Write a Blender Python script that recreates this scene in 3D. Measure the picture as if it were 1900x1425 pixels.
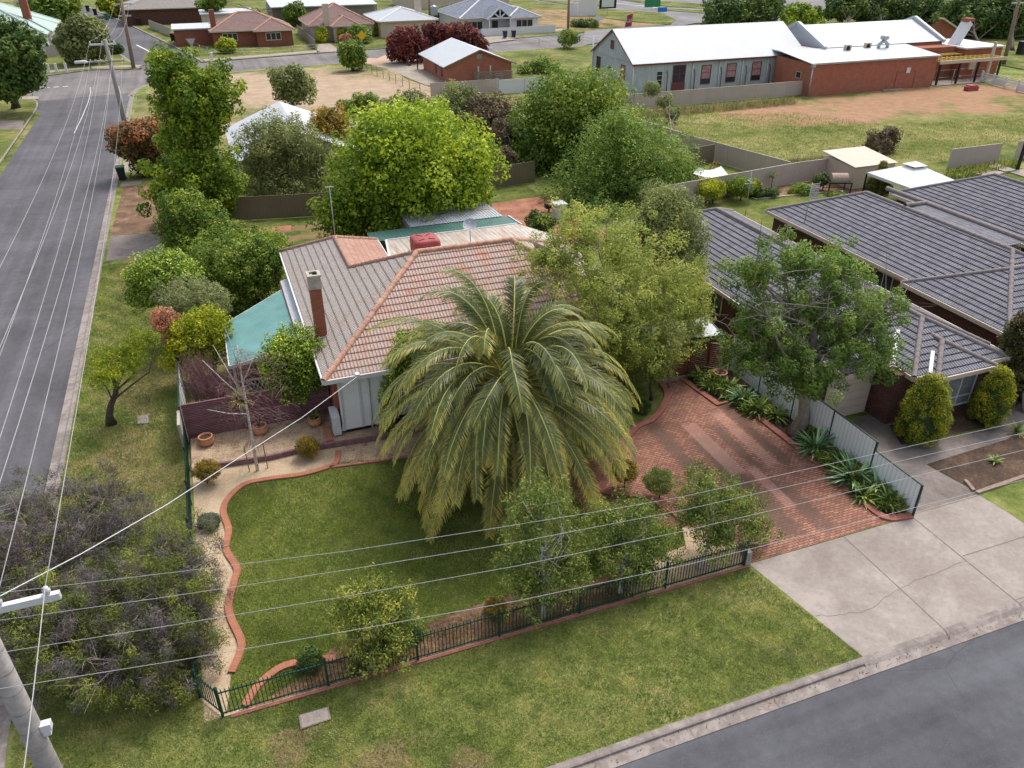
import bpy, math, random
import numpy as np
from math import sin, cos, pi, radians, sqrt
from mathutils import Vector
random.seed(7)
S = bpy.context.scene
for o in list(bpy.data.objects): bpy.data.objects.remove(o)
# ------------------------------------------------------------------ camera, sky, sun, exposure
YAW, PITCH, F, H = -0.35756, 0.53117, 1472.3, 20.0
cam = bpy.data.cameras.new("camera"); co = bpy.data.objects.new("camera", cam); S.collection.objects.link(co)
cam.sensor_width = 36; cam.lens = 36*F/1900; cam.clip_end = 8000; cam.clip_start = .1
co.location = (0, 0, H); co.rotation_euler = (pi/2-PITCH, 0, YAW)
S.camera = co
S.render.resolution_x = 1024; S.render.resolution_y = 768
W = bpy.data.worlds.new("World"); S.world = W; W.use_nodes = True
wn = W.node_tree; bg = wn.nodes['Background']
sky = wn.nodes.new('ShaderNodeTexSky'); sky.sky_type = 'NISHITA'; sky.sun_disc = False
SUN_EL, SUN_AZ = radians(58), radians(52)      # azimuth clockwise from +Y
sky.sun_elevation = SUN_EL; sky.sun_rotation = SUN_AZ; sky.air_density = 1.0; sky.dust_density = 4.0; sky.ozone_density = 1.0
hs_ = wn.nodes.new('ShaderNodeHueSaturation'); hs_.inputs['Saturation'].default_value = .45; wn.links.new(sky.outputs[0], hs_.inputs['Color']); wn.links.new(hs_.outputs[0], bg.inputs[0]); bg.inputs[1].default_value = 0.15
sl = bpy.data.lights.new("sun", 'SUN'); so = bpy.data.objects.new("sun", sl); S.collection.objects.link(so)
sl.energy = 1.3; sl.angle = radians(18); sl.color = (1, .93, .84)
sd = Vector((sin(SUN_AZ)*cos(SUN_EL), cos(SUN_AZ)*cos(SUN_EL), sin(SUN_EL)))
so.rotation_euler = sd.to_track_quat('Z', 'Y').to_euler()
S.view_settings.view_transform = 'Standard'; S.view_settings.look = 'None'; S.view_settings.exposure = 0.76; S.view_settings.gamma = 1
S.view_settings.use_curve_mapping = False
# ------------------------------------------------------------------ measuring: picture point -> world point
_r = np.array([cos(YAW), sin(YAW), 0]); _f = np.array([-sin(YAW)*cos(PITCH), cos(YAW)*cos(PITCH), -sin(PITCH)]); _u = np.cross(_r, _f)
def ray(x, y): return _f*F+_r*(x-950)-_u*(y-712.5)
def G(x, y, z=0.):                       # point at height z
    d = ray(x, y); p = np.array([0, 0, H])+d*(z-H)/d[2]; return (float(p[0]), float(p[1]), z)
def A(x, y, Y):                          # point at distance Y north of the camera
    d = ray(x, y); p = np.array([0, 0, H])+d*(Y/d[1]); return (float(p[0]), float(p[1]), float(p[2]))
def mpp(p): return float((np.array(p)-[0, 0, H]) @ _f)/F    # metres per photo pixel at p
# ------------------------------------------------------------------ objects
def tag(o, label=None, cat=None, group=None, kind=None):
    if label: o['label'] = label
    if cat: o['category'] = cat
    if group: o['group'] = group
    if kind: o['kind'] = kind
    return o
def thing(name, label, cat, loc=(0, 0, 0), group=None):
    o = bpy.data.objects.new(name, None); S.collection.objects.link(o); o.location = loc; o.empty_display_size = .2
    return tag(o, label, cat, group)
def root_loc(p):
    while p.parent: p = p.parent
    return Vector(p.location)
def link_mesh(name, me, m, parent):
    me.materials.append(m)
    o = bpy.data.objects.new(name, me); S.collection.objects.link(o)
    if parent: o.parent = parent
    return o
def copy_tree(o, loc=None, rz=None, sc=None, parent=None, label=None):
    c = o.copy(); S.collection.objects.link(c); c.parent = parent
    if loc is not None: c.location = loc
    if rz is not None: c.rotation_euler = (0, 0, rz)
    if sc is not None: c.scale = (sc, sc, sc) if not isinstance(sc, tuple) else sc
    if label: c['label'] = label
    for ch in list(o.children): copy_tree(ch, parent=c)
    return c
def V3(a): return Vector((a[0], a[1], a[2] if len(a) > 2 else 0))
class MB:
    def __init__(s): s.v = []; s.f = []; s.uv = []; s.sm = []
    def face(s, pts, uv=None, sm=False):
        i = len(s.v); s.v += [tuple(p) for p in pts]; s.f.append(list(range(i, i+len(pts)))); s.uv.append(uv); s.sm.append(sm); return s
    def box(s, c, d, rz=0, tilt=None):
        c = V3(c); hx, hy, hz = d[0]/2, d[1]/2, d[2]/2; R = []
        for x, y, z in ((-hx, -hy, -hz), (hx, -hy, -hz), (hx, hy, -hz), (-hx, hy, -hz), (-hx, -hy, hz), (hx, -hy, hz), (hx, hy, hz), (-hx, hy, hz)):
            R.append((c.x+x*cos(rz)-y*sin(rz), c.y+x*sin(rz)+y*cos(rz), c.z+z))
        for q in ((0, 3, 2, 1), (4, 5, 6, 7), (0, 1, 5, 4), (1, 2, 6, 5), (2, 3, 7, 6), (3, 0, 4, 7)): s.face([R[i] for i in q])
        return s
    def bb(s, x0, x1, y0, y1, z0, z1): return s.box(((x0+x1)/2, (y0+y1)/2, (z0+z1)/2), (x1-x0, y1-y0, z1-z0))
    def bar(s, a, b, w, h):                     # box along a..b
        a = V3(a); b = V3(b); d = (b-a).normalized(); t = d.cross(Vector((0, 0, 1)))
        if t.length < .01: t = Vector((1, 0, 0))
        t.normalize(); n = t.cross(d); t *= w/2; n *= h/2
        R = [a-t-n, a+t-n, a+t+n, a-t+n, b-t-n, b+t-n, b+t+n, b-t+n]
        for q in ((0, 1, 2, 3), (7, 6, 5, 4), (0, 4, 5, 1), (1, 5, 6, 2), (2, 6, 7, 3), (3, 7, 4, 0)): s.face([R[i] for i in q])
        return s
    def tube(s, pts, rad, n=8, cap=True):
        pts = [V3(p) for p in pts]; m = len(pts)
        if not hasattr(rad, '__len__'): rad = [rad]*m
        base = len(s.v); up = Vector((0, 0, 1)); L = 0
        d0 = (pts[-1]-pts[0]).normalized(); t = d0.cross(up)
        if t.length < .1: t = Vector((1, 0, 0))
        t.normalize()
        for i, p in enumerate(pts):
            d = (pts[min(i+1, m-1)]-pts[max(i-1, 0)]).normalized()
            t = (t-d*t.dot(d))
            if t.length < .01: t = d.orthogonal()
            t.normalize(); b = d.cross(t)
            for k in range(n):
                a = 2*pi*k/n; s.v.append(tuple(p+(t*cos(a)+b*sin(a))*rad[i]))
        for i in range(m-1):
            for k in range(n):
                k2 = (k+1) % n
                s.f.append([base+i*n+k, base+i*n+k2, base+(i+1)*n+k2, base+(i+1)*n+k]); s.uv.append(None); s.sm.append(True)
        if cap:
            s.f.append([base+k for k in range(n)][::-1]); s.uv.append(None); s.sm.append(False)
            s.f.append([base+(m-1)*n+k for k in range(n)]); s.uv.append(None); s.sm.append(False)
        return s
    def lathe(s, c, prof, n=20, sm=True):
        c = V3(c); base = len(s.v)
        for rr, z in prof:
            for k in range(n):
                a = 2*pi*k/n; s.v.append((c.x+rr*cos(a), c.y+rr*sin(a), c.z+z))
        for i in range(len(prof)-1):
            for k in range(n):
                k2 = (k+1) % n
                s.f.append([base+i*n+k, base+i*n+k2, base+(i+1)*n+k2, base+(i+1)*n+k]); s.uv.append(None); s.sm.append(sm)
        return s
    def prism(s, pts, z0, z1):                  # ccw outline
        n = len(pts); s.face([(p[0], p[1], z1) for p in pts])
        for i in range(n):
            a, b = pts[i], pts[(i+1) % n]; s.face([(a[0], a[1], z0), (b[0], b[1], z0), (b[0], b[1], z1), (a[0], a[1], z1)])
        return s
    def sweep(s, path, prof, closed=False):     # prof: (offset to the left, z) pairs
        P = [V3(p) for p in path]; n = len(P); L = 0; prev = None; pv = 0
        acc = [0]
        for i in range(len(prof)-1): acc.append(acc[-1]+math.hypot(prof[i+1][0]-prof[i][0], prof[i+1][1]-prof[i][1]))
        for i in range(n):
            if closed: d = P[(i+1) % n]-P[i-1]
            else: d = P[min(i+1, n-1)]-P[max(i-1, 0)]
            d.z = 0; d.normalize(); l = Vector((-d.y, d.x, 0))
            if i: L += (P[i]-P[i-1]).length
            cur = [P[i]+l*o+Vector((0, 0, z)) for o, z in prof]
            if prev:
                for j in range(len(prof)-1):
                    s.face([prev[j+1], cur[j+1], cur[j], prev[j]][::-1], [(pv, acc[j+1]), (L, acc[j+1]), (L, acc[j]), (pv, acc[j])][::-1])
            prev = cur; pv = L
        return s
    def build(s, name, m, parent=None, smooth=False):
        me = bpy.data.meshes.new(name); off = root_loc(parent) if parent else Vector((0, 0, 0))
        if off.length: vs = [(x-off.x, y-off.y, z-off.z) for x, y, z in s.v]
        else: vs = s.v
        me.from_pydata(vs, [], s.f); me.update()
        ul = me.uv_layers.new(name='UVMap'); data = [0.0]*(2*len(me.loops)); V = s.v
        for p, uv in zip(me.polygons, s.uv):
            li = p.loop_start
            if uv:
                for k in range(p.loop_total): data[2*(li+k)] = uv[k][0]; data[2*(li+k)+1] = uv[k][1]
            else:
                nx, ny, nz = p.normal; tx, ty = -ny, nx; q = math.hypot(tx, ty)
                if q < .02: tx, ty, bx, by, bz = 1, 0, 0, 1, 0
                else:
                    tx /= q; ty /= q; bx, by, bz = -nz*ty, nz*tx, nx*ty-ny*tx
                for k in range(p.loop_total):
                    x, y, z = V[p.vertices[k]]
                    data[2*(li+k)] = x*tx+y*ty; data[2*(li+k)+1] = x*bx+y*by+z*bz
        ul.data.foreach_set('uv', data)
        if smooth: s.sm = [True]*len(s.f)
        me.polygons.foreach_set('use_smooth', s.sm)
        o = link_mesh(name, me, m, parent)
        return o
# ------------------------------------------------------------------ materials
class NG:
    def __init__(s, name):
        s.m = bpy.data.materials.new(name); s.m.use_nodes = True; s.t = s.m.node_tree; s.b = s.t.nodes['Principled BSDF']; s.b.inputs['Specular IOR Level'].default_value = .3
    def n(s, ty, **kw):
        x = s.t.nodes.new(ty)
        for k, v in kw.items():
            if k.startswith('i_'):
                key = k[2:]; key = int(key) if key.isdigit() else key.replace('_', ' ')
                if isinstance(v, bpy.types.NodeSocket): s.t.links.new(v, x.inputs[key])
                else: x.inputs[key].default_value = v
            else: setattr(x, k, v)
        return x
    def l(s, a, b): s.t.links.new(a, b)
    def obj(s): return s.n('ShaderNodeTexCoord').outputs['Object']
    def uvc(s): return s.n('ShaderNodeTexCoord').outputs['UV']
    def noise(s, vec, scale, detail=5, rough=.55, dist=0):
        x = s.n('ShaderNodeTexNoise'); s.l(vec, x.inputs['Vector']); x.inputs['Scale'].default_value = scale; x.inputs['Detail'].default_value = detail; x.inputs['Roughness'].default_value = rough; x.inputs['Distortion'].default_value = dist
        return x.outputs['Fac']
    def ramp(s, fac, stops):
        x = s.n('ShaderNodeValToRGB'); e = x.color_ramp.elements
        while len(e) < len(stops): e.new(.5)
        for el, (p, c) in zip(e, stops): el.position = p; el.color = (*c, 1) if len(c) == 3 else c
        s.l(fac, x.inputs[0]); return x.outputs[0]
    def math(s, op, a, b=None, c=None):
        x = s.n('ShaderNodeMath', operation=op)
        for i, q in enumerate((a, b, c)):
            if q is None: continue
            if isinstance(q, (int, float)): x.inputs[i].default_value = q
            else: s.l(q, x.inputs[i])
        return x.outputs[0]
    def mix(s, fac, a, b, mode='MIX'):
        x = s.n('ShaderNodeMix', data_type='RGBA', blend_type=mode)
        for k, q in ((0, fac), (6, a), (7, b)):
            if isinstance(q, bpy.types.NodeSocket): s.l(q, x.inputs[k])
            elif k == 0: x.inputs[0].default_value = q
            else: x.inputs[k].default_value = (*q, 1)
        return x.outputs[2]
    def bump(s, h, st, dist=.02):
        x = s.n('ShaderNodeBump'); x.inputs['Strength'].default_value = st; x.inputs['Distance'].default_value = dist; s.l(h, x.inputs['Height']); s.l(x.outputs[0], s.b.inputs['Normal'])
    def done(s, col, rough=.9, metal=0):
        if isinstance(col, bpy.types.NodeSocket): s.l(col, s.b.inputs['Base Color'])
        else: s.b.inputs['Base Color'].default_value = (*col, 1)
        if isinstance(rough, bpy.types.NodeSocket): s.l(rough, s.b.inputs['Roughness'])
        else: s.b.inputs['Roughness'].default_value = rough
        s.b.inputs['Metallic'].default_value = metal
        return s.m
def plain(name, c, rough=.7, var=.25, scale=3, metal=0, bump=0):
    g = NG(name); o = g.obj(); f = g.noise(o, scale, 6); c2 = tuple(min(1, x*(1+var)) for x in c); c1 = tuple(x*(1-var) for x in c)
    col = g.ramp(f, [(.3, c1), (.7, c2)])
    if bump: g.bump(g.noise(o, scale*8, 4), bump)
    return g.done(col, rough, metal)
def patchy(name, stops, s1, s2, s3, bump=.3, rough=.95, dist=.03, w=(.5, .3, .2)):   # ground: three noise sizes through one ramp
    g = NG(name); o = g.obj()
    a = g.noise(o, s1, 4, .6, .3); b = g.noise(o, s2, 5, .6); c = g.noise(o, s3, 3, .7)
    h = g.math('ADD', g.math('MULTIPLY', a, w[0]), g.math('ADD', g.math('MULTIPLY', b, w[1]), g.math('MULTIPLY', c, w[2])))
    col = g.ramp(h, stops); g.bump(g.math('ADD', c, g.math('MULTIPLY', b, .5)), bump, dist); return g.done(col, rough)
def brickm(name, c1, c2, mortar, bw=.24, bh=.086, var=None, ms=.012, offset=.5, rough=.9, stain=None):
    g = NG(name); u = g.uvc()
    x = g.n('ShaderNodeTexBrick', offset=offset); g.l(u, x.inputs['Vector'])
    x.inputs['Color1'].default_value = (*c1, 1); x.inputs['Color2'].default_value = (*c2, 1); x.inputs['Mortar'].default_value = (*mortar, 1)
    x.inputs['Scale'].default_value = 1; x.inputs['Mortar Size'].default_value = ms; x.inputs['Brick Width'].default_value = bw; x.inputs['Row Height'].default_value = bh; x.inputs['Bias'].default_value = 0
    col = x.outputs['Color']; o = g.obj()
    n = g.noise(o, 1.2, 5); col = g.mix(.35, col, g.ramp(n, [(.3, (.45, .42, .42)), (.7, (1, 1, 1))]), 'MULTIPLY')
    if stain: col = stain(g, o, col)
    g.bump(g.math('SUBTRACT', 1, x.outputs['Fac']), .5, .01); return g.done(col, rough)
def corr(name, c, pitch=.076, along='u', rough=.5, depth=.02, var=.12, metal=0, streak=None, rib=False):
    g = NG(name); u = g.uvc(); sp = g.n('ShaderNodeSeparateXYZ'); g.l(u, sp.inputs[0])
    q = sp.outputs[0 if along == 'u' else 1]
    w = g.math('SINE', g.math('MULTIPLY', q, 2*pi/pitch))
    if rib: w = g.math('GREATER_THAN', w, .55)
    o = g.obj(); n = g.noise(o, .8, 6); col = g.ramp(n, [(.3, tuple(x*(1-var) for x in c)), (.7, tuple(min(1, x*(1+var)) for x in c))])
    if rib: col = g.mix(g.math('MULTIPLY', w, .35), col, tuple(x*.55 for x in c))
    if streak:
        m = g.n('ShaderNodeMapping'); g.l(u, m.inputs[0]); m.inputs['Scale'].default_value = (3, .25, 1) if along == 'u' else (.25, 3, 1)
        s2 = g.noise(m.outputs[0], 1.5, 6, .7); col = g.mix(g.ramp(s2, [(.45, (0, 0, 0)), (.7, (1, 1, 1))]), col, streak)
    g.bump(w, .8, depth); return g.done(col, rough, metal)
def tile_mat(name, base, lich, edge, tw=.30, ch=.34, lamt=.5):        # u along the eave, v up the slope
    g = NG(name); u = g.uvc(); sp = g.n('ShaderNodeSeparateXYZ'); g.l(u, sp.inputs[0]); U, V = sp.outputs[0], sp.outputs[1]
    fu = g.math('FLOOR', g.math('DIVIDE', U, tw)); fv = g.math('FLOOR', g.math('DIVIDE', V, ch))
    cb = g.n('ShaderNodeCombineXYZ'); g.l(fu, cb.inputs[0]); g.l(fv, cb.inputs[1])
    wn_ = g.n('ShaderNodeTexWhiteNoise'); g.l(cb.outputs[0], wn_.inputs[0]); r = wn_.outputs['Value']
    o = g.obj(); n1 = g.noise(o, 1.6, 7, .7); n2 = g.noise(o, 14, 5, .75)
    col = g.mix(r, tuple(x*.82 for x in base), tuple(min(1, x*1.15) for x in base))
    lf = g.ramp(g.math('ADD', g.math('MULTIPLY', n1, .5), g.math('MULTIPLY', n2, .5)), [(lamt-.06, (0, 0, 0)), (lamt+.06, (1, 1, 1))])
    col = g.mix(lf, col, g.mix(n2, tuple(x*.6 for x in lich), tuple(min(1, x*1.5) for x in lich)))
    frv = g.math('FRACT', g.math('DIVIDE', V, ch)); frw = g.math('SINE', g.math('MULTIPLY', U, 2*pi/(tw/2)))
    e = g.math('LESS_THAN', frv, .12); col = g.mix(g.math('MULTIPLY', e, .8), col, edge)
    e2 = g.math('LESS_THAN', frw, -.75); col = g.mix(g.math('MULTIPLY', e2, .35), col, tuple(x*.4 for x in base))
    g.bump(g.math('ADD', frw, g.math('MULTIPLY', n2, .6)), .8, .03); return g.done(col, .85)
def leafm(name, c0, c1, c2, trans=.3, rough=.6):
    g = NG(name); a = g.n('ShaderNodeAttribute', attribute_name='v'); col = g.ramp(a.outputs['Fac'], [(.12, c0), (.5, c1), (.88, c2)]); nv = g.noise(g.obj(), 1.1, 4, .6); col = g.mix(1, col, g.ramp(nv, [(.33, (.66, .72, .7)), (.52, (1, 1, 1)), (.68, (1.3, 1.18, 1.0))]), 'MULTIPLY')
    g.done(col, rough); g.b.inputs['Specular IOR Level'].default_value = .25
    t = g.n('ShaderNodeBsdfTranslucent'); g.l(g.mix(.5, col, (.25, .35, .03), 'MIX') if False else col, t.inputs[0])
    mx = g.n('ShaderNodeMixShader'); mx.inputs[0].default_value = trans; g.l(g.b.outputs[0], mx.inputs[1]); g.l(t.outputs[0], mx.inputs[2])
    g.l(mx.outputs[0], g.t.nodes['Material Output'].inputs[0]); return g.m
def spline(P, k=6, closed=False):
    P = [np.array(p[:2], float) for p in P]; n = len(P); out = []
    for i in range(n if closed else n-1):
        if closed: p0, p1, p2, p3 = P[i-1], P[i], P[(i+1) % n], P[(i+2) % n]
        else: p0, p1, p2, p3 = P[max(i-1, 0)], P[i], P[i+1], P[min(i+2, n-1)]
        for j in range(k):
            t = j/k; q = .5*((2*p1)+(-p0+p2)*t+(2*p0-5*p1+4*p2-p3)*t*t+(-p0+3*p1-3*p2+p3)*t**3); out.append((float(q[0]), float(q[1])))
    if not closed: out.append(tuple(map(float, P[-1])))
    return out
def ccw(P):
    a = sum(P[i][0]*P[(i+1) % len(P)][1]-P[(i+1) % len(P)][0]*P[i][1] for i in range(len(P)))
    return P if a > 0 else P[::-1]
def sheet(name, pts, z, m):
    pts = ccw([tuple(p[:2]) for p in pts]); b = MB(); b.face([(x, y, z) for x, y in pts]); return tag(b.build(name, m), kind='structure')
# ------------------------------------------------------------------ foliage
def quad_mesh(name, P, val):                # P: (n,4,3), val: (n,)
    n = len(P); me = bpy.data.meshes.new(name)
    me.vertices.add(n*4); me.vertices.foreach_set('co', P.reshape(-1).astype(np.float32))
    me.loops.add(n*4); me.loops.foreach_set('vertex_index', np.arange(n*4, dtype=np.int32))
    me.polygons.add(n); me.polygons.foreach_set('loop_start', np.arange(0, n*4, 4, dtype=np.int32)); me.polygons.foreach_set('loop_total', np.full(n, 4, dtype=np.int32))
    a = me.attributes.new('v', 'FLOAT', 'FACE'); a.data.foreach_set('value', val.astype(np.float32))
    me.update(calc_edges=True); me.validate(); return me
def unit(a): return a/np.maximum(np.linalg.norm(a, axis=-1, keepdims=True), 1e-6)
def leaves(C, R, n, L, Wd, rs, droop=0., up=.5, shell=.75, vv=None, vmix=.55):
    C = np.array(C, float); R = np.array(R, float)
    if R.ndim == 1: R = np.repeat(R[:, None], 3, 1)
    w = R.prod(1)**(2/3.); w /= w.sum(); idx = rs.choice(len(C), n, p=w)
    d = unit(rs.normal(size=(n, 3))); rr = shell+(1.08-shell)*rs.random(n)**.7
    pos = C[idx]+d*R[idx]*rr[:, None]
    nrm = unit(d*.9+np.array([0, 0, up])+rs.normal(size=(n, 3))*.55)
    a = unit(rs.normal(size=(n, 3))+np.array([0, 0, -droop*2.5])+d*.4)
    a = unit(a-nrm*(a*nrm).sum(1)[:, None]*(1-min(droop, .8))); s = unit(np.cross(a, nrm))
    l = (L*(.6+.8*rs.random(n)))[:, None]; ww = (Wd*(.6+.8*rs.random(n)))[:, None]
    q = np.stack([pos-a*l*.5, pos-a*l*.05+s*ww*.5, pos+a*l*.5, pos-a*l*.05-s*ww*.5], 1)
    cv = rs.random(len(C)) if vv is None else vv
    return q, np.clip(cv[idx]*vmix+rs.random(n)*(1-vmix), 0, 1)
def fib(n, rs, jit=.5):
    i = np.arange(n)+.5; ph = np.arccos(1-2*i/n); th = pi*(1+5**.5)*i
    d = np.stack([np.cos(th)*np.sin(ph), np.sin(th)*np.sin(ph), np.cos(ph)], 1); return unit(d+rs.normal(size=d.shape)*jit/np.sqrt(n))
def clumps(lobes, rs, size, dens=1., inner=.25, jit=.18):
    jit = max(jit, .1) if jit < .12 else jit*1.15+.03
    C = []; R = []
    for (c, r) in lobes:
        c = np.array(c); r = np.array(r, float); area = 4*pi*(r.prod()**(2/3.)); n = max(5, int(dens*area/(pi*size*size)*1.0))
        d = fib(n, rs); q = 1+np.clip(rs.normal(size=(n, 1)), -2, 1.3)*jit
        C.append(c+d*(r-size*.42).clip(.05)*q); R.append(size*(.7+.6*rs.random(n)))
        m = int(n*inner)
        if m: C.append(c+unit(rs.normal(size=(m, 3)))*r*.5*rs.random((m, 1))); R.append(size*(.8+.5*rs.random(m)))
    return np.concatenate(C), np.concatenate(R)
def trunk_mesh(base, top, r0, tips, rs, limbs=10, r1=None, wob=.25, twigs=0, splay=1):
    b = MB(); base = Vector(base); top = Vector(top); r1 = r1 or r0*.45; pts = []; n = 6
    for i in range(n+1):
        t = i/n; p = base.lerp(top, t)
        if 0 < i < n: p += Vector((rs.normal()*wob*r0*2, rs.normal()*wob*r0*2, 0))
        pts.append(p)
    rad = [r0*(1.5 if i == 0 else 1)*(1-i/n)+r1*(i/n) for i in range(n+1)]; b.tube(pts, rad, 8)
    if len(tips):
        sel = rs.choice(len(tips), min(limbs, len(tips)), replace=False)
        for j in sel:
            e = Vector(tips[j]); t = .35+.6*rs.random(); i = min(int(t*n), n-1); s = pts[i].lerp(pts[i+1], t*n-i)
            m = s.lerp(e, .5)+Vector((rs.normal(), rs.normal(), rs.normal()*.5+.3))*.12*(e-s).length
            ra = r1*(.35+.4*rs.random()); q = [s.lerp(m, .5)+Vector((0, 0, .03)), m]
            b.tube([s, q[0], m, m.lerp(e, .55)+Vector((0, 0, .1)), e], [ra, ra*.85, ra*.6, ra*.4, ra*.15], 5, cap=False)
            for _ in range(twigs):
                t2 = .3+.6*rs.random(); s2 = m.lerp(e, t2); e2 = s2+Vector((rs.normal(), rs.normal(), rs.normal()*.6+.35)).normalized()*(e-s).length*(.2+.3*rs.random()); mm = s2.lerp(e2, .5)+Vector(rs.normal(size=3))*.06
                b.tube([s2, mm, e2], [ra*.35, ra*.25, ra*.08], 4, cap=False)
    return b
def tree(name, label, cat, base, lobes, leaf, bark, size=.7, dens=1., nl=9000, L=.16, Wd=.1, seed=1, droop=0., up=.5, tr=.2, toph=None, limbs=10, inner=.25, group=None, twigs=0, jit=.18, vmix=.55, shell=.6, extra=None, vbias=None):
    rs = np.random.RandomState(seed); t = thing(name, label, cat, base, group)
    C, R = clumps(lobes, rs, size, dens, inner, jit); vv = rs.random(len(C))
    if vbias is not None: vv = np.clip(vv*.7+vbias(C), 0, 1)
    q, v = leaves(C, R, nl, L, Wd, rs, droop, up, shell, vv, vmix)
    B = np.array(base if len(base) > 2 else (*base, 0), float)
    me = quad_mesh('crown', q-B, v); link_mesh('crown', me, leaf, t)
    if tr:
        cm = np.mean([np.array(c) for c, r in lobes], 0); zt = toph or cm[2]
        top = (B[0]+(cm[0]-B[0])*.8, B[1]+(cm[1]-B[1])*.8, zt)
        trunk_mesh(B, top, tr, C, rs, limbs, twigs=twigs).build('trunk', bark, t)
    return t
def lobez(px, py, z, rx, rz, dep=1.): p = G(px, py, z); k = mpp(p); return (p, (rx*k, rx*k*dep, rz*k))
def lobe(px, py, Y, rx, rz, dep=1.):        # ellipsoid measured off the photo, at its own distance Y
    p = A(px, py, Y); k = mpp(p); return (p, (rx*k, rx*k*dep, rz*k))
def bush(name, label, cat, px, py, rx, rz, leaf, base_py=None, z=0., seed=1, size=.25, nl=2500, L=.09, Wd=.06, group=None, dens=1.3, trunk=None, bark=None, ell=None, **kw):
    """round shrub; (px,py) is the middle of the crown in the photo, base_py the ground line under it"""
    g = G(px, base_py if base_py else py+rz*.9, z); k = mpp(g); c = A(px, py, g[1]); c = (c[0], c[1], max(c[2], z+rz*k*.5))
    rs = np.random.RandomState(seed); t = thing(name, label, cat, (g[0], g[1], z), group)
    C, R = clumps([(c, (rx*k, rx*k, rz*k))], rs, size, dens, .2, .06)
    keep = C[:, 2] > z+.05; C = C[keep]; R = R[keep]
    q, v = leaves(C, R, nl, L, Wd, rs, 0, .5, .5, **kw); q[:, :, 2] = np.maximum(q[:, :, 2], z+.01)
    link_mesh('crown', quad_mesh('crown', q-np.array((g[0], g[1], z)), v), leaf, t)
    if trunk: MB().tube([(g[0], g[1], z-.02), (g[0]+.02, g[1], (z+c[2])/2), c], [trunk, trunk*.8, trunk*.6], 7).build('trunk', bark, t)
    return t
def blades(c, n, L, w, rs, curl=.5, upang=.6, zmin=0.):          # strap-leaved rosette; returns quads and values
    Q = []; Vv = []; c = np.array(c, float)
    for i in range(n):
        a = 2*pi*rs.random(); e = upang*(.35+.9*rs.random()); l = L*(.7+.5*rs.random()); d = np.array([cos(a)*cos(e), sin(a)*cos(e), sin(e)]); s = np.array([-sin(a), cos(a), 0]); p = c.copy(); pr = []
        k = 4
        for j in range(k+1):
            t = j/k; ww = w*(.55+1.6*t*(1-t)+.1)*(1-t**3)*.5+.002; pr.append((p-s*ww, p+s*ww))
            d = unit(d+np.array([0, 0, -curl*.35])); p = p+d*l/k
            p[2] = max(p[2], zmin+.02)
        val = rs.random()
        for j in range(k): Q.append([pr[j][0], pr[j][1], pr[j+1][1], pr[j+1][0]]); Vv.append(val)
    return Q, Vv
def rosette(name, label, cat, p, n, L, w, leaf, seed=1, group=None, curl=.5, upang=.9, stem=None, bark=None, hh=0, loc=None):
    rs = np.random.RandomState(seed); t = thing(name, label, cat, p, group)
    c = (p[0], p[1], p[2]+hh+.05); Q, v = blades(c, n, L, w, rs, curl, upang, p[2])
    link_mesh('leaves', quad_mesh('leaves', np.array(Q)-np.array(p), np.array(v)), leaf, t)
    if stem: MB().tube([p, ((p[0]+c[0])/2+.02, p[1], p[2]+hh*.5), c], [stem*1.2, stem, stem*.9], 7).build('stem', bark, t)
    return t
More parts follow.
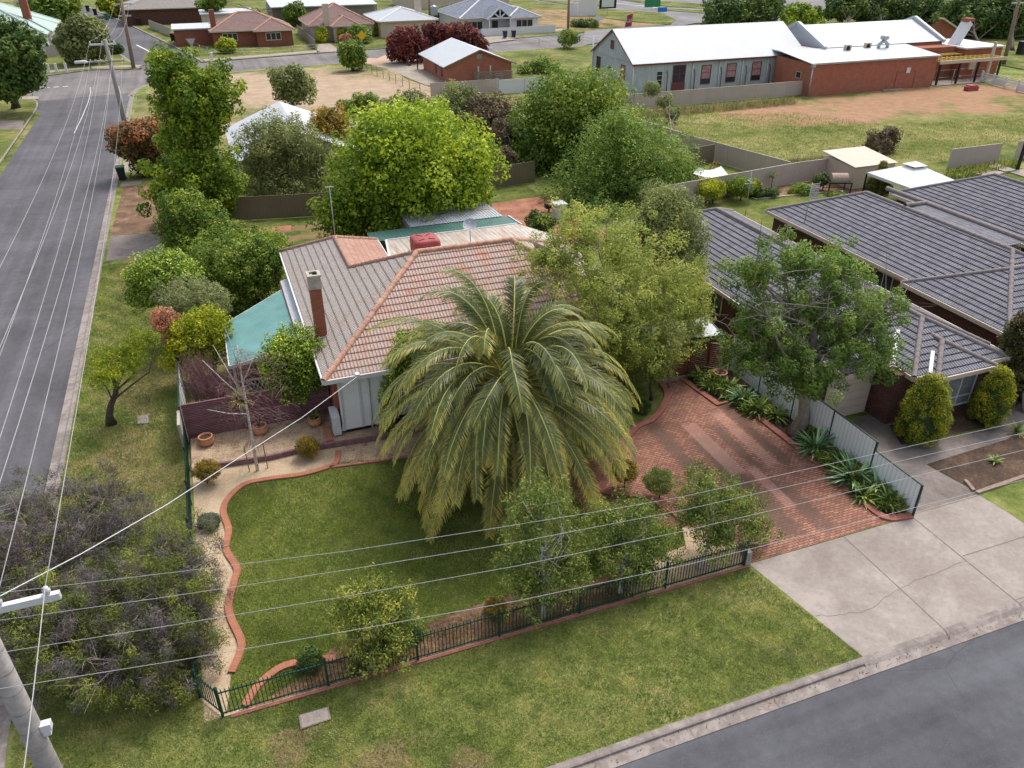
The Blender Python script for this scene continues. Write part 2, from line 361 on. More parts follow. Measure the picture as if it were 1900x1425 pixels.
# ------------------------------------------------------------------ the big date palm
def palm(base, htop, Rr, leaf, dead, bark, scar):
    rs = np.random.RandomState(3); t = thing('palm_tree', 'huge date palm with arching fronds standing in the middle of the front lawn', 'palm tree', base)
    X, Y = base[0], base[1]
    b = MB(); n = 26
    for i in range(n):      # rough stepped trunk
        z = htop*i/n; r = .52+.04*sin(i*2.1); b.tube([(X, Y, z), (X, Y, z+htop/n*.55), (X, Y, z+htop/n)], [r*.93, r*1.06, r*.95], 14, cap=False)
    b.build('trunk', bark, t)
    b = MB()                # leaf-base boss under the crown
    for i in range(70):
        a = i*2.399; z = htop-1.0+1.25*i/70; r = .5+.12*sin(i); d = Vector((cos(a), sin(a), .75)).normalized(); p = Vector((X+cos(a)*r*.8, Y+sin(a)*r*.8, z))
        b.tube([p, p+d*.35], [.1, .045], 5)
    b.build('boss', scar, t)
    def frond(Qs, Vs, RB, a, el, L, curl, w0, dropz=0, val=.5, twist=0., zbase=None, fold=.62):
        K = 15; d = np.array([cos(a)*cos(el), sin(a)*cos(el), sin(el)]); p = np.array([X+cos(a)*.25, Y+sin(a)*.25, htop+.1 if zbase is None else zbase]); pts = [p.copy()]; ds = [d.copy()]
        side = np.array([-sin(a), cos(a), 0]); cx = curl
        for i in range(K):
            tt = (i+1)/K; g = cx*(.25+1.7*tt)/K
            d = unit(d+np.array([0, 0, -1.])*g*(1.05 - .35*abs(d[2]))*1.0+side*twist/K); p = p+d*L/K; pts.append(p.copy()); ds.append(d.copy())
        pts = np.array(pts); RB.tube([Vector(q) for q in pts], [.040*(1-i/K)+.007 for i in range(K+1)], 4, cap=False)
        M = 70
        tt = np.linspace(.1, .995, M); ti = tt*K; i0 = np.minimum(ti.astype(int), K-1); fr = (ti-i0)[:, None]
        P0 = pts[i0]*(1-fr)+pts[i0+1]*fr; D = unit(np.array(ds)[i0]*(1-fr)+np.array(ds)[i0+1]*fr)
        Nn = unit(np.cross(np.broadcast_to(side, D.shape), D)); Nn = np.where(Nn[:, 2:3] < 0, -Nn, Nn) if False else Nn
        Sd = unit(np.cross(D, Nn)); wl = w0*np.clip((tt-.05)*5, .15, 1)*(1-.5*np.clip((tt-.72)/.28, 0, 1)**1.6)
        for sg in (-1, 1):
            jit = rs.normal(size=(M, 3))*.045; q2 = 0 if zbase is None else np.clip((htop+.45-zbase), 0, 1); zb = 0 if zbase is None else (htop+.35-zbase)/.9
            dl = unit(Sd*sg*.80+D*(.42+.45*tt[:, None])+Nn*fold*(.18+.16*rs.random((M, 1)))+jit)
            l = (wl*(.85+.3*rs.random(M)))[:, None]; tip = P0+dl*l+np.array([0, 0, -1])*l*(.08+.07*rs.random((M, 1))); mid = P0+dl*l*.55
            wd = D*.0235
            Qs.append(np.stack([P0-wd, P0+wd, mid+wd*1.05, mid-wd*1.05], 1)); Qs.append(np.stack([mid-wd*1.05, mid+wd*1.05, tip+wd*.15, tip-wd*.15], 1))
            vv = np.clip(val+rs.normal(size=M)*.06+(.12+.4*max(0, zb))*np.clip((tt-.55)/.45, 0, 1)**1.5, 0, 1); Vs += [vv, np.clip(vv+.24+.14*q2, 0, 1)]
    Qs, Vs, RB = [], [], MB()
    NF = 138; ga = 2.39996
    for i in range(NF):
        q = i/NF; el = radians(76-100*q**.95+rs.normal()*6); L = Rr*(.80+.20*min(1, q*4))*(1+rs.normal()*.04)*(1.0 if q < .75 else 1.04)
        curl = 2.2+.5*max(0, 1-q*3.5)-.75*q+rs.normal()*.22+(1.2 if i in (5, 8, 11, 13, 15, 18, 21, 26, 31) else 0)
        frond(Qs, Vs, RB, i*ga+rs.normal()*.05, el, L, curl, .68-.14*min(1, q*2), val=.25+.28*q*q+rs.normal()*.06, twist=rs.normal()*(.28+.3*(q < .3)), zbase=htop+.45-1.0*q)
    link_mesh('fronds', quad_mesh('fronds', np.concatenate(Qs)-np.array([*base[:2], 0]), np.concatenate(Vs)), leaf, t)
    RB.build('frond_stalks', M_['stalk'], t)
    Qs, Vs, RB = [], [], MB()
    for i in range(26):
        frond(Qs, Vs, RB, i*ga*1.3+rs.normal()*.1, radians(-42+rs.normal()*5), Rr*.9, 1.4, .42, val=.5+rs.normal()*.2, zbase=htop-.7)
    link_mesh('dead_fronds', quad_mesh('dead_fronds', np.concatenate(Qs)-np.array([*base[:2], 0]), np.concatenate(Vs)), dead, t)
    b = MB()
    for i in range(14):     # fruit stalks, dry
        a = rs.random()*2*pi; p = Vector((X+cos(a)*.4, Y+sin(a)*.4, htop-.1)); d = Vector((cos(a), sin(a), .35))
        for j in range(9):
            e = p+d*.7+Vector(rs.normal(size=3))*.22+Vector((0, 0, -.1)); b.tube([p, p+d*.4, e], [.03, .02, .006], 4, cap=False)
    b.build('fruit_stalks', scar, t)
    return t
# ------------------------------------------------------------------ colours of the place
def ellmask(g, o, ells, k=.9, s=.6, soft=(.35, .6), det=7):
    sp = g.n('ShaderNodeSeparateXYZ'); g.l(o, sp.inputs[0]); m = None
    for cx, cy, rx, ry in ells:
        a = g.math('DIVIDE', g.math('SUBTRACT', sp.outputs[0], cx), rx); b = g.math('DIVIDE', g.math('SUBTRACT', sp.outputs[1], cy), ry)
        d = g.math('SQRT', g.math('ADD', g.math('MULTIPLY', a, a), g.math('MULTIPLY', b, b))); m = d if m is None else g.math('MINIMUM', m, d)
    n = g.noise(o, s, det, .65); v = g.math('ADD', g.math('MULTIPLY', g.math('SUBTRACT', 1, m), .5), g.math('MULTIPLY', g.math('SUBTRACT', n, .5), k*2))
    return g.ramp(g.math('ADD', v, .35), [(soft[0], (0, 0, 0)), (soft[1], (1, 1, 1))])
def grassm(name, green, mid, dry, soil, ells=(), s=(.35, 2.2, 30), k=.9, dryt=.0, soft=(.35, .6), ms=.6):
    g = NG(name); o = g.obj(); a = g.noise(o, s[0], 5, .6, .5); b = g.noise(o, s[1], 5, .65); c = g.noise(o, s[2], 4, .75); d = g.noise(o, s[2]*3, 2, .7)
    h = g.math('ADD', g.math('MULTIPLY', a, .55), g.math('ADD', g.math('MULTIPLY', b, .35), g.math('MULTIPLY', c, .25)))
    dk = tuple(x*.62 for x in green)
    col = g.ramp(h, [(.46-dryt, dk), (.53-dryt, green), (.61-dryt, mid), (.70-dryt, dry)])
    col = g.mix(.55, col, g.ramp(g.math('ADD', g.math('MULTIPLY', c, .5), g.math('MULTIPLY', d, .5)), [(.36, (.35, .35, .35)), (.64, (1, 1, 1))]), 'MULTIPLY')
    if ells:
        sc = g.ramp(g.math('ADD', g.math('MULTIPLY', b, .5), g.math('MULTIPLY', c, .5)), [(.35, tuple(x*.6 for x in soil)), (.65, soil)])
        col = g.mix(g.math('MULTIPLY', ellmask(g, o, ells, k, ms, soft), .85), col, sc)
    g.bump(g.math('ADD', c, d), .7, .05); g.b.inputs['Specular IOR Level'].default_value = .1; return g.done(col, 1)
M_ = {}
M_['verge'] = grassm('verge_grass', (.165, .215, .055), (.26, .295, .085), (.42, .37, .17), (.33, .23, .14),
    [(-5.6, 31, 2.6, 4), (-5.5, 38, 1.5, 4), (1.2, 13.6, 1.6, 1.2), (-.9, 14.8, .8, 1.3), (3.5, 13, .9, .6), (-6.5, 55, 1, 8)], dryt=-.01)
M_['verge_far'] = grassm('roadside_grass', (.12, .15, .04), (.19, .205, .06), (.31, .28, .12), (.33, .26, .15), s=(.2, 1.2, 8), dryt=0.)
M_['lawn'] = grassm('lawn_grass', (.14, .19, .038), (.21, .25, .058), (.33, .31, .105), (.1, .1, .04), s=(.3, 1.7, 34), dryt=-.035)
M_['yard'] = grassm('yard_grass', (.11, .15, .035), (.17, .195, .05), (.26, .25, .09), (.3, .2, .12), [(8, 57, 8, 1.0), (4, 59, 6, .8)], s=(.3, 1.5, 14))
M_['country'] = grassm('country', (.15, .18, .05), (.28, .25, .1), (.45, .36, .18), (.3, .2, .12), s=(.01, .08, 1.2))
pd = [G(1640, 195), G(1560, 215), G(1730, 180), G(1790, 175), G(1450, 205), G(1820, 200)]
M_['paddock'] = grassm('paddock_grass', (.11, .145, .035), (.20, .21, .065), (.34, .30, .13), (.43, .245, .16),
    [(pd[0][0], pd[0][1], 12, 7), (pd[1][0], pd[1][1], 11, 4.5), (pd[2][0], pd[2][1], 14, 7), (pd[3][0]+2, pd[3][1], 12, 5), (pd[4][0], pd[4][1], 9, 3.5), (pd[5][0], pd[5][1], 6, 3)], s=(.12, .9, 6), k=.55, soft=(.3, .55), dryt=.03, ms=.25)
q = [G(620, 170), G(520, 160), G(680, 185), G(480, 150), G(460, 175)]
M_['drypad'] = grassm('dry_block', (.12, .15, .045), (.24, .225, .09), (.43, .34, .21), (.5, .37, .27),
    [(q[0][0], q[0][1], 17, 10), (q[1][0], q[1][1], 15, 11), (q[2][0], q[2][1], 11, 6), (q[3][0], q[3][1], 9, 8)], s=(.1, .6, 5), k=.5, soft=(.2, .5), dryt=.03, ms=.25)
M_['mulch'] = patchy('bark_mulch', [(.35, (.06, .035, .022)), (.5, (.17, .10, .062)), (.62, (.33, .22, .13))], .8, 9, 38, .9, dist=.04)
M_['mulch_red'] = patchy('red_mulch', [(.35, (.14, .055, .035)), (.5, (.3, .13, .08)), (.62, (.42, .22, .14))], .8, 6, 26, .7, dist=.04)
M_['soil'] = patchy('garden_soil', [(.35, (.03, .021, .016)), (.5, (.075, .048, .034)), (.66, (.19, .12, .075))], .9, 8, 30, .8, dist=.03)
M_['gravel'] = patchy('cream_gravel', [(.3, (.2, .14, .085)), (.45, (.42, .31, .2)), (.62, (.62, .5, .35))], .8, 11, 42, .8, dist=.03, w=(.35, .3, .35))
def gravel_litter():
    g = NG('gravel_with_leaf_litter'); o = g.obj(); c = g.noise(o, 40, 3, .7); b = g.noise(o, 1.3, 6, .7); d = g.noise(o, 16, 5, .8)
    col = g.ramp(c, [(.3, (.22, .15, .095)), (.48, (.44, .32, .21)), (.66, (.62, .49, .35))])
    m = g.ramp(g.math('ADD', g.math('MULTIPLY', b, .6), g.math('MULTIPLY', d, .5)), [(.53, (0, 0, 0)), (.62, (1, 1, 1))]); col = g.mix(g.math('MULTIPLY', m, .75), col, (.13, .075, .05))
    g.bump(c, .8, .03); return g.done(col, 1)
M_['gravel2'] = gravel_litter()
def asphaltm(name, c, patch=None):
    g = NG(name); o = g.obj(); a = g.noise(o, .18, 5, .6, .6); b = g.noise(o, 2.5, 4, .6); c_ = g.noise(o, 70, 3, .8)
    sp = g.n('ShaderNodeMapping'); g.l(o, sp.inputs[0]); sp.inputs['Scale'].default_value = (.05, 1.1, 1) if name == 'asphalt_front' else (1.1, .03, 1)
    st = g.noise(sp.outputs[0], 1, 4, .6)
    h = g.math('ADD', g.math('MULTIPLY', a, .45), g.math('ADD', g.math('MULTIPLY', st, .35), g.math('MULTIPLY', b, .2)))
    col = g.ramp(h, [(.38, tuple(x*.68 for x in c)), (.5, c), (.62, tuple(x*1.4 for x in c))])
    col = g.mix(.5, col, g.ramp(c_, [(.3, (.45, .45, .45)), (.7, (1.25, 1.25, 1.25))]), 'MULTIPLY')
    v = g.n('ShaderNodeTexVoronoi', feature='DISTANCE_TO_EDGE'); g.l(g.mix(.12, o, g.n('ShaderNodeTexNoise', i_Scale=1.5).outputs['Color']), v.inputs['Vector']); v.inputs['Scale'].default_value = .16
    ck_ = g.ramp(v.outputs['Distance'], [(.0, (1, 1, 1)), (.004, (0, 0, 0))]); ckm = g.math('MULTIPLY', ck_, g.ramp(g.noise(o, .12, 3), [(.5, (0, 0, 0)), (.56, (1, 1, 1))])); col = g.mix(g.math('MULTIPLY', ckm, .5), col, tuple(x*.45 for x in c))
    sp_ = g.ramp(g.noise(o, 28, 2, .5), [(.63, (0, 0, 0)), (.7, (1, 1, 1))]); col = g.mix(g.math('MULTIPLY', sp_, .35), col, tuple(min(1, x*2) for x in c))
    g.bump(c_, .6, .015); return g.done(col, .92)
M_['asphalt'] = asphaltm('asphalt', (.098, .096, .106)); M_['asphalt_front'] = asphaltm('asphalt_front', (.09, .092, .104))
M_['asphalt_far'] = asphaltm('asphalt_far', (.165, .152, .15)); M_['asphalt_hwy'] = asphaltm('asphalt_hwy', (.18, .175, .18))
def concm(name, c, stain=.45, ts=(.34, .6), sc=.55):
    g = NG(name); o = g.obj(); a = g.noise(o, sc, 8, .72, .35); b = g.noise(o, 5, 6, .7); f = g.noise(o, 60, 2, .7)
    h = g.math('ADD', g.math('MULTIPLY', a, .7), g.math('MULTIPLY', b, .3)); dk = tuple(x*(1-stain) for x in c)
    col = g.ramp(h, [(ts[0], (dk[0], dk[1]*.93, dk[2]*.9)), (.5, tuple(x*.85 for x in c)), (ts[1], tuple(min(1, x*1.08) for x in c))])
    col = g.mix(.25, col, g.ramp(f, [(.3, (.5, .5, .5)), (.7, (1, 1, 1))]), 'MULTIPLY'); g.bump(f, .2, .01); return g.done(col, .9)
M_['conc'] = concm('driveway_concrete', (.345, .303, .272), .34, (.36, .60), .35); M_['conc_dk'] = concm('old_concrete', (.235, .2, .185), .5, (.36, .6), .5); M_['kerb'] = concm('kerb_concrete', (.29, .25, .23), .4, (.36, .55), 1.2)
M_['path'] = concm('footpath_concrete', (.36, .31, .26), .25)
M_['joint'] = plain('joint_gap', (.19, .16, .14), .95)
M_['white_line'] = plain('line_paint', (.7, .69, .66), .8, .15, 6)
def pav_stain(g, o, col):
    sp = g.n('ShaderNodeSeparateXYZ'); g.l(o, sp.inputs[0]); x, y = sp.outputs[0], sp.outputs[1]
    n = g.math('ADD', g.math('MULTIPLY', g.noise(o, 2.0, 6, .75, .5), .55), g.math('MULTIPLY', g.noise(o, 7, 5, .8, .3), .47)); n2 = g.noise(o, .5, 5, .6); hi = g.noise(o, 9, 4, .7)
    def band(cx, w, y0, y1):
        a = g.math('SUBTRACT', 1, g.math('DIVIDE', g.math('ABSOLUTE', g.math('SUBTRACT', x, cx)), w)); b = g.math('MINIMUM', g.math('MULTIPLY', g.math('SUBTRACT', y, y0), .8), g.math('MULTIPLY', g.math('SUBTRACT', y1, y), .8)); return g.math('MAXIMUM', g.math('MINIMUM', a, b), -1)
    m = None
    for cx, w, y0, y1 in ((18.0, .7, 17.2, 25), (19.35, .55, 17.3, 21), (20.6, .35, 21, 27.6), (16.6, .55, 21, 27), (19.2, .35, 21.2, 25.5)):
        q = band(cx, w, y0, y1); m = q if m is None else g.math('MAXIMUM', m, q)
    v = g.math('ADD', g.math('MULTIPLY', g.math('MAXIMUM', m, 0), .30), n)
    d = g.ramp(v, [(.55, (0, 0, 0)), (.66, (1, 1, 1))]); col = g.mix(g.math('MULTIPLY', d, .78), col, (.13, .082, .062))
    lt = None
    for cx, w, y0, y1 in ((19.95, .32, 21.5, 26.2), (18.2, .4, 21.5, 25.8), (18.9, .25, 19, 22)):
        q = band(cx, w, y0, y1); lt = q if lt is None else g.math('MAXIMUM', lt, q)
    lf = g.ramp(g.math('ADD', lt, g.math('MULTIPLY', g.math('SUBTRACT', hi, .5), .5)), [(.0, (0, 0, 0)), (.2, (1, 1, 1))])
    col = g.mix(g.math('MULTIPLY', lf, .42), col, (.50, .29, .24)); col = g.mix(.5, col, g.ramp(n2, [(.3, (.55, .5, .5)), (.7, (1.1, 1.1, 1.1))]), 'MULTIPLY')
    w = g.ramp(g.noise(o, 14, 3, .6), [(.72, (0, 0, 0)), (.74, (1, 1, 1))]); mk = ellmask(g, o, [(18.6, 18.6, .8, .9)], .2, 3); col = g.mix(g.math('MULTIPLY', w, mk), col, (.6, .6, .62)); return col
M_['paver'] = brickm('brick_paving', (.46, .225, .15), (.28, .125, .09), (.12, .075, .06), .24, .12, ms=.016, stain=pav_stain)
M_['edge_brick'] = brickm('edge_brick', (.44, .18, .11), (.37, .145, .09), (.26, .13, .09), .11, .3, ms=.008, offset=0)
M_['edge_red'] = brickm('edge_red_brick', (.38, .15, .115), (.30, .115, .09), (.24, .13, .1), .23, .3, ms=.008, offset=0)
# ------------------------------------------------------------------ ground and roads
RZ = -.13
sheet('ground', [(-4000, -4000), (4000, -4000), (4000, 6000), (-4000, 6000)], RZ-.01, M_['country'])
def slab(name, pts, m, z=0.): b = MB(); b.prism(ccw([tuple(p[:2]) for p in pts]), RZ-.005, z); return tag(b.build(name, m), kind='structure')
sw = spline([(-8.35, 22), (-8.3, 17.5), (-7.6, 14.6), (-5.6, 12.7), (-2.5, 12.2), (3, 12.2)], 6)
north = [(130, 146.5), (103, 143.6), (66, 140.6), (30.5, 137.1), (12, 134.6), (3, 132.6), (-3, 129.6), (-7, 125.5), (-8.35, 119)]
nb = spline(north[:6], 3)+spline(north[5:], 5)[1:]
block = sw+[(130, 12.2)]+nb+[(-8.35, 60)]
slab('verge', block, M_['verge'])
sheet('road', [(-80, 11.64), (200, 11.64), (200, -40), (-80, -40)], RZ, M_['asphalt_front'])
sheet('side_road', [(-8.78, 11.5), (-8.78, 125), (-18.4, 125), (-18.4, 11.5)], RZ+.004, M_['asphalt'])
sheet('side_road_mouth', [(-8.9, 112), (-1, 134), (-32, 130), (-18.6, 112)], RZ+.002, M_['asphalt'])
lb = [(-19.0, -30), (-19.0, 112), (-19.4, 118), (-21, 122.3), (-25, 124.6), (-60, 121), (-200, 108), (-200, -30)]
slab('left_verge', lb[:2]+spline(lb[1:6], 4)+lb[6:], M_['verge_far'])
fe = [G(0, 150), G(55, 144), G(168, 129), G(262, 127)]
fe2 = [G(375, 115), G(590, 98), G(680, 92), G(800, 83), G(1060, 62)]
sheet('cross_street', [(-120, 112), (-19, 120), (-7, 122), (3, 131), (30.5, 136.5), (66, 140), (140, 146), (140, 166), fe2[4], fe2[3], fe2[2], fe2[1], fe2[0], fe[3], fe[2], fe[1], fe[0], (-120, 139)], RZ+.008, M_['asphalt_far'])
fl = [G(262, 127), G(232, 105), G(205, 85), G(178, 62), G(165, 35), G(160, 25)]; fr = [G(375, 115), G(355, 103), G(300, 75), G(240, 46), G(190, 25), G(150, 8)]
slab('far_left_block', [(-160, 134), fe[0], fe[1], fe[2], fe[3]]+fl[1:]+[(-60, 300), (-300, 330)], M_['verge_far'])
slab('far_block', fe2[::-1]+fr+[(-40, 330), (200, 330), (150, 180)], M_['verge_far'])
sheet('far_side_road', [fe[3], fe2[0]]+fr[1:]+[(-46, 290), (-44, 272)]+fl[::-1][:5], RZ+.016, M_['asphalt'])
def kerb(name, path, side=1, top=.17, gut=.42, m='kerb', flat=False):
    s = side; prof = [(0, .006), (-s*top, .006), (-s*(top+.05), -.02), (-s*(top+.06), RZ+.035), (-s*(top+gut), RZ+.022), (-s*(top+gut), RZ-.02)]
    if flat: prof = [(0, .012), (-s*top, -.02), (-s*(top+.12), RZ+.045), (-s*(top+.14), RZ+.036), (-s*(top+gut), RZ+.022), (-s*(top+gut), RZ-.02)]
    if s < 0: prof = prof[::-1]
    return tag(MB().sweep(path, prof).build(name, M_[m]), kind='structure')
kerb('kerb', [(-8.25, 119.5), (-8.25, 60), (-8.25, 22)]+sw[1:]+[(9, 12.2), (16.2, 12.2)], 1)
kerb('kerb', [(16.2, 12.2), (24, 12.2), (30, 12.2)], 1, flat=True); kerb('kerb', [(30, 12.2), (60, 12.2)], 1)
kerb('kerb', [(p[0], p[1]) for p in ([(-19.0, -30), (-19.0, 60)]+spline(lb[1:6], 5))], -1, top=.2, gut=.55)
kerb('kerb', [(p[0], p[1]) for p in nb], 1, top=.3, gut=.6); kerb('kerb', [p[:2] for p in fe], -1, top=.3, gut=.6); kerb('kerb', [p[:2] for p in fe2], -1, top=.3, gut=.6)
kerb('kerb', [p[:2] for p in fl], -1, top=.4, gut=.7); kerb('kerb', [p[:2] for p in fr], 1, top=.4, gut=.7)
b = MB()                                                     # kerb joints, a hair proud of the concrete
for x in [1.2+2.9*i for i in range(6)]:
    b.sweep([(x, 12.21), (x+.001, 11.60)], [(-.012, 0), (.012, 0)]) if False else None
    b.face([(x-.014, 12.04, .009), (x+.014, 12.04, .009), (x+.014, 12.2, .009), (x-.014, 12.2, .009)]); b.face([(x-.014, 11.62, -.098), (x+.014, 11.62, -.098), (x+.014, 11.98, -.089), (x-.014, 11.98, -.089)])
tag(b.build('kerb_joint', M_['joint']), kind='structure')
# driveways
dl = [G(1390, 1046), G(1609, 1226)]
sheet('driveway', [(15.43, 16.96), (dl[1][0], 12.16), (30.2, 12.16), G(1900, 971.5), G(1723, 850), G(1668, 815), (25.0, 23.3), (23.2, 23.3), (23.0, 16.96)], .004, M_['conc'])
sheet('driveway', [G(1560, 792), G(1600, 772), G(1640, 762), G(1663, 792), G(1722, 851), G(1817, 916), G(1693, 952), (23.05, 17.2), (23.05, 23.9), (25.0, 24)], .008, M_['conc_dk'])
sheet('path', [G(1660, 835), G(1760, 812), G(1830, 796), G(1845, 770), G(1900, 745), G(1960, 760), G(1960, 800), G(1880, 818), G(1716, 866), G(1680, 850), G(1668, 838)], .012, M_['conc_dk'])
def line(name, P, w, z, m):
    b = MB()
    for i in range(len(P)-1):
        a, c = V3(P[i][:2]), V3(P[i+1][:2]); d = (c-a).normalized(); l = Vector((-d.y, d.x, 0))*w/2
        b.face([(q.x, q.y, z) for q in (a-l, c-l, c+l, a+l)])
    return b
jb = line('', [G(1563, 993.5), G(1768, 1183)], .03, .013, 0)
for P in ([G(1691, 958), G(1897, 1125)], [G(1691, 955), G(1818, 919)], [G(1786, 1032), G(1910, 993)], [G(1885, 1113), G(1960, 1090)]):
    q = line('', P, .03, .013, 0); [jb.face(q.v[4*i:4*i+4]) for i in range(len(q.v)//4)]
rs = np.random.RandomState(5); ck = [G(1513, 1143), G(1560, 1141), G(1610, 1132), G(1640, 1112), G(1672, 1092), G(1720, 1070), G(1790, 1042)]
ck = [(p[0]+rs.normal()*.02, p[1]+rs.normal()*.03) for p in spline(ck, 6)]; q = line('', ck, .012, .0135, 0); [jb.face(q.v[4*i:4*i+4]) for i in range(len(q.v)//4)]
tag(jb.build('driveway_joint', M_['joint']), kind='structure')
pav = [(15.43, 16.98), (15.5, 18.2), (14.7, 19.3), (12.6, 20.3), (11.2, 21.6), (11.0, 24)]+[G(1165, 815), G(1190, 793), G(1215, 775), G(1232, 750), G(1238, 728), G(1222, 706), (19.4, 29.8), (20.6, 29.5)]+[G(1265, 702), G(1335, 755), G(1365, 745), G(1430, 800), G(1500, 853), G(1560, 897), G(1600, 935), G(1640, 962), (22.1, 17.0)]
sheet('paved_driveway', pav, .016, M_['paver'])
# lawn and beds of the corner garden
lawn = [G(430, 1250), G(445, 1215), G(448, 1190), G(430, 1150), G(425, 1120), G(437, 1075), G(440, 1055), G(420, 1020), G(425, 985), G(415, 950), G(425, 925), G(455, 900), G(500, 890), G(560, 882), G(610, 868), G(625, 858)]
lawnpts = spline(lawn, 5)+[G(720, 852), (9, 26.5), (11, 24), G(1110, 918), G(1190, 925), G(1260, 950), (13.8, 18.6), (10, 18.2), (6.5, 18.6), (4.6, 18.4), (3.1, 18.2), (2.2, 18.3), (.8, 18.4), (-.2, 17.6), (-1.6, 17.05), (-2.5, 17.1)]
sheet('front_lawn', lawnpts, .012, M_['lawn'])
sheet('garden_bed', [(-3.15, 16.95), (15.3, 16.95), (15.6, 18.2), (14.8, 19.4), (12.4, 20.4), (11.2, 21.4), (11, 30), (-3.15, 30)], .008, M_['gravel'])
sheet('fence_bed', [(-2.2, 16.97), (10.8, 16.97), (11, 18.5), (6, 18.8), (2, 18.9), (-.5, 18.0)], .0105, M_['mulch'])
ret = [G(395, 868), G(500, 852), G(560, 838), G(640, 825), G(720, 812)]
sheet('upper_bed', [(-3.15, 32.2), (-3.15, ret[0][1]-.2)]+[p for p in ret]+[(12, ret[4][1]), (12, 30.4), (3.4, 30.5), (2.9, 32)], .2, M_['gravel2'])
sheet('gravel_under_house_wall', [G(612, 872), G(720, 857), (12, 27.0), (12, ret[4][1]), (ret[3][0], ret[3][1]-.05)], .014, M_['gravel2'])
def edging(label, path, m='edge_brick', w=.24, h=.09, z=.0):
    t = MB().sweep(path, [(w/2, z), (w/2, z+h), (-w/2, z+h), (-w/2, z)]).build('brick_edging', M_[m]); return tag(t, label, 'brick edging', 'brick garden edgings')
edging('long wavy orange brick edging between the lawn and the left gravel bed', spline(lawn[:16]+[G(628, 838)], 6))
edging('straight low brick edging between lawn and gravel in front of the white house wall', [G(612, 869), G(720, 855), (9, 27.2)], 'edge_red', .14)
edging('curved orange brick edging beside the corner of the green picket fence', spline([G(455, 1312), G(475, 1280), G(500, 1255), G(530, 1237), G(575, 1228), G(640, 1222)], 6))
edging('curved red brick edging round the gravel bed with the multi stemmed tree', spline([G(1150, 828), G(1180, 795), G(1213, 778), G(1233, 750), G(1237, 728), G(1222, 706)], 6), 'edge_red', .3)
edging('long red brick edging between the paved driveway and the agave bed', [G(1266, 704), G(1333, 752), G(1362, 743), G(1400, 770), G(1500, 848), G(1560, 893)]+spline([G(1600, 930), G(1625, 952), G(1650, 963), G(1690, 958)], 5), 'edge_red', .3)
edging('red brick edging under the front birch trees beside the paved driveway', spline([G(1080, 905), G(1130, 915), G(1190, 922), G(1240, 945), G(1275, 975)], 5), 'edge_red', .3)
edging('long thin red brick kerb under the green picket fence', [(-2.4, 16.86), (15.3, 16.86)], 'edge_red', .10, .05)
sheet('agave_bed', [G(1268, 702), (22.9, 29.3), (22.85, 17.0)]+[G(1690, 957), G(1640, 958), G(1600, 928), G(1560, 893), G(1500, 848), G(1400, 770), G(1362, 743), G(1333, 752)], .02, M_['soil'])
sheet('neighbour_garden_bed', [G(1718, 862), G(1815, 915), G(1900, 882), G(1960, 860), G(1960, 790), G(1880, 812)], .016, M_['soil'])
sheet('neighbour_wall_bed', [G(1650, 790), G(1672, 825), G(1720, 818), G(1830, 792), G(1842, 770), G(1780, 760)], .014, M_['soil'])
b = MB().bar(G(1812, 916), G(1960, 865), .16, .2); b.bar(G(1806, 912), G(1790, 893), .14, .2); tag(b.build('timber_garden_edge', plain('weathered_timber', (.26, .19, .15), .9, .3, 8)), 'low weathered timber edge between the mulched bed and grass of the neighbouring house', 'garden edge')
# left street verge details
sheet('mulched_verge', [G(203, 440), G(230, 345), G(262, 342), G(300, 340), G(320, 437)], .008, M_['mulch'])
sheet('driveway', [G(197, 484), G(205, 437), G(320, 432), G(300, 473)], .012, M_['conc_dk'])
sheet('path', [G(222, 347), G(262, 342), G(264, 335), G(226, 338)], .012, M_['path']); sheet('path', [G(228, 300), G(232, 320), G(270, 315), G(275, 290)], .012, M_['path'])
sheet('back_yard', [(-3.3, 40), (-3.3, 60.5), (7, 61.5), (25, 64), (25, 46), (3, 46)], .006, M_['yard'])
sheet('brick_paved_yard', [(19, 50), (20.4, 48.5), (26, 49), (25.6, 60), (20.5, 59.5), (18.8, 54)], .012, M_['mulch_red'])
sheet('garden_track', [G(415, 428), G(540, 418), G(540, 428), G(415, 440)], .01, M_['mulch_red'])
sheet('neighbour_yard', [(27.5, 40), (27.5, 54.3), (36.3, 54.3), (53, 56.2), (70, 57), (70, 20), (44, 20), (44, 40)], .008, M_['yard'])
sheet('neighbour_lawn', [G(1815, 918), G(1960, 868), G(1960, 1000), G(1905, 972)], .008, M_['verge'])
sheet('paddock', [G(1165, 207), G(1475, 178), (104, 88), (150, 90), (170, 40), (54, 56.5), (46.8, 56), (43.6, 68), (40, 88)], .006, M_['paddock'])
sheet('vacant_block', [(-7.9, 80), (-7.9, 118), (-5, 126), (3, 131.5), (28, 135.5), (28, 118), (34, 88), (25, 78)], .006, M_['drypad'])
sheet('grass_block', [(28, 118), (28, 135.5), (66, 140), (76, 141.6), (57, 116), (46, 88), (34, 88)], .007, M_['verge_far'])
sheet('dirt_yard', [G(730, 108), G(800, 118), G(850, 155), G(790, 158), G(700, 120)], .013, M_['path'])
sheet('dirt_patch', [G(745, 90), G(800, 95), G(850, 160), G(640, 108), G(700, 108)], .010, patchy('pink_dirt', [(.35, (.3, .18, .13)), (.6, (.5, .36, .27))], .1, .6, 5))
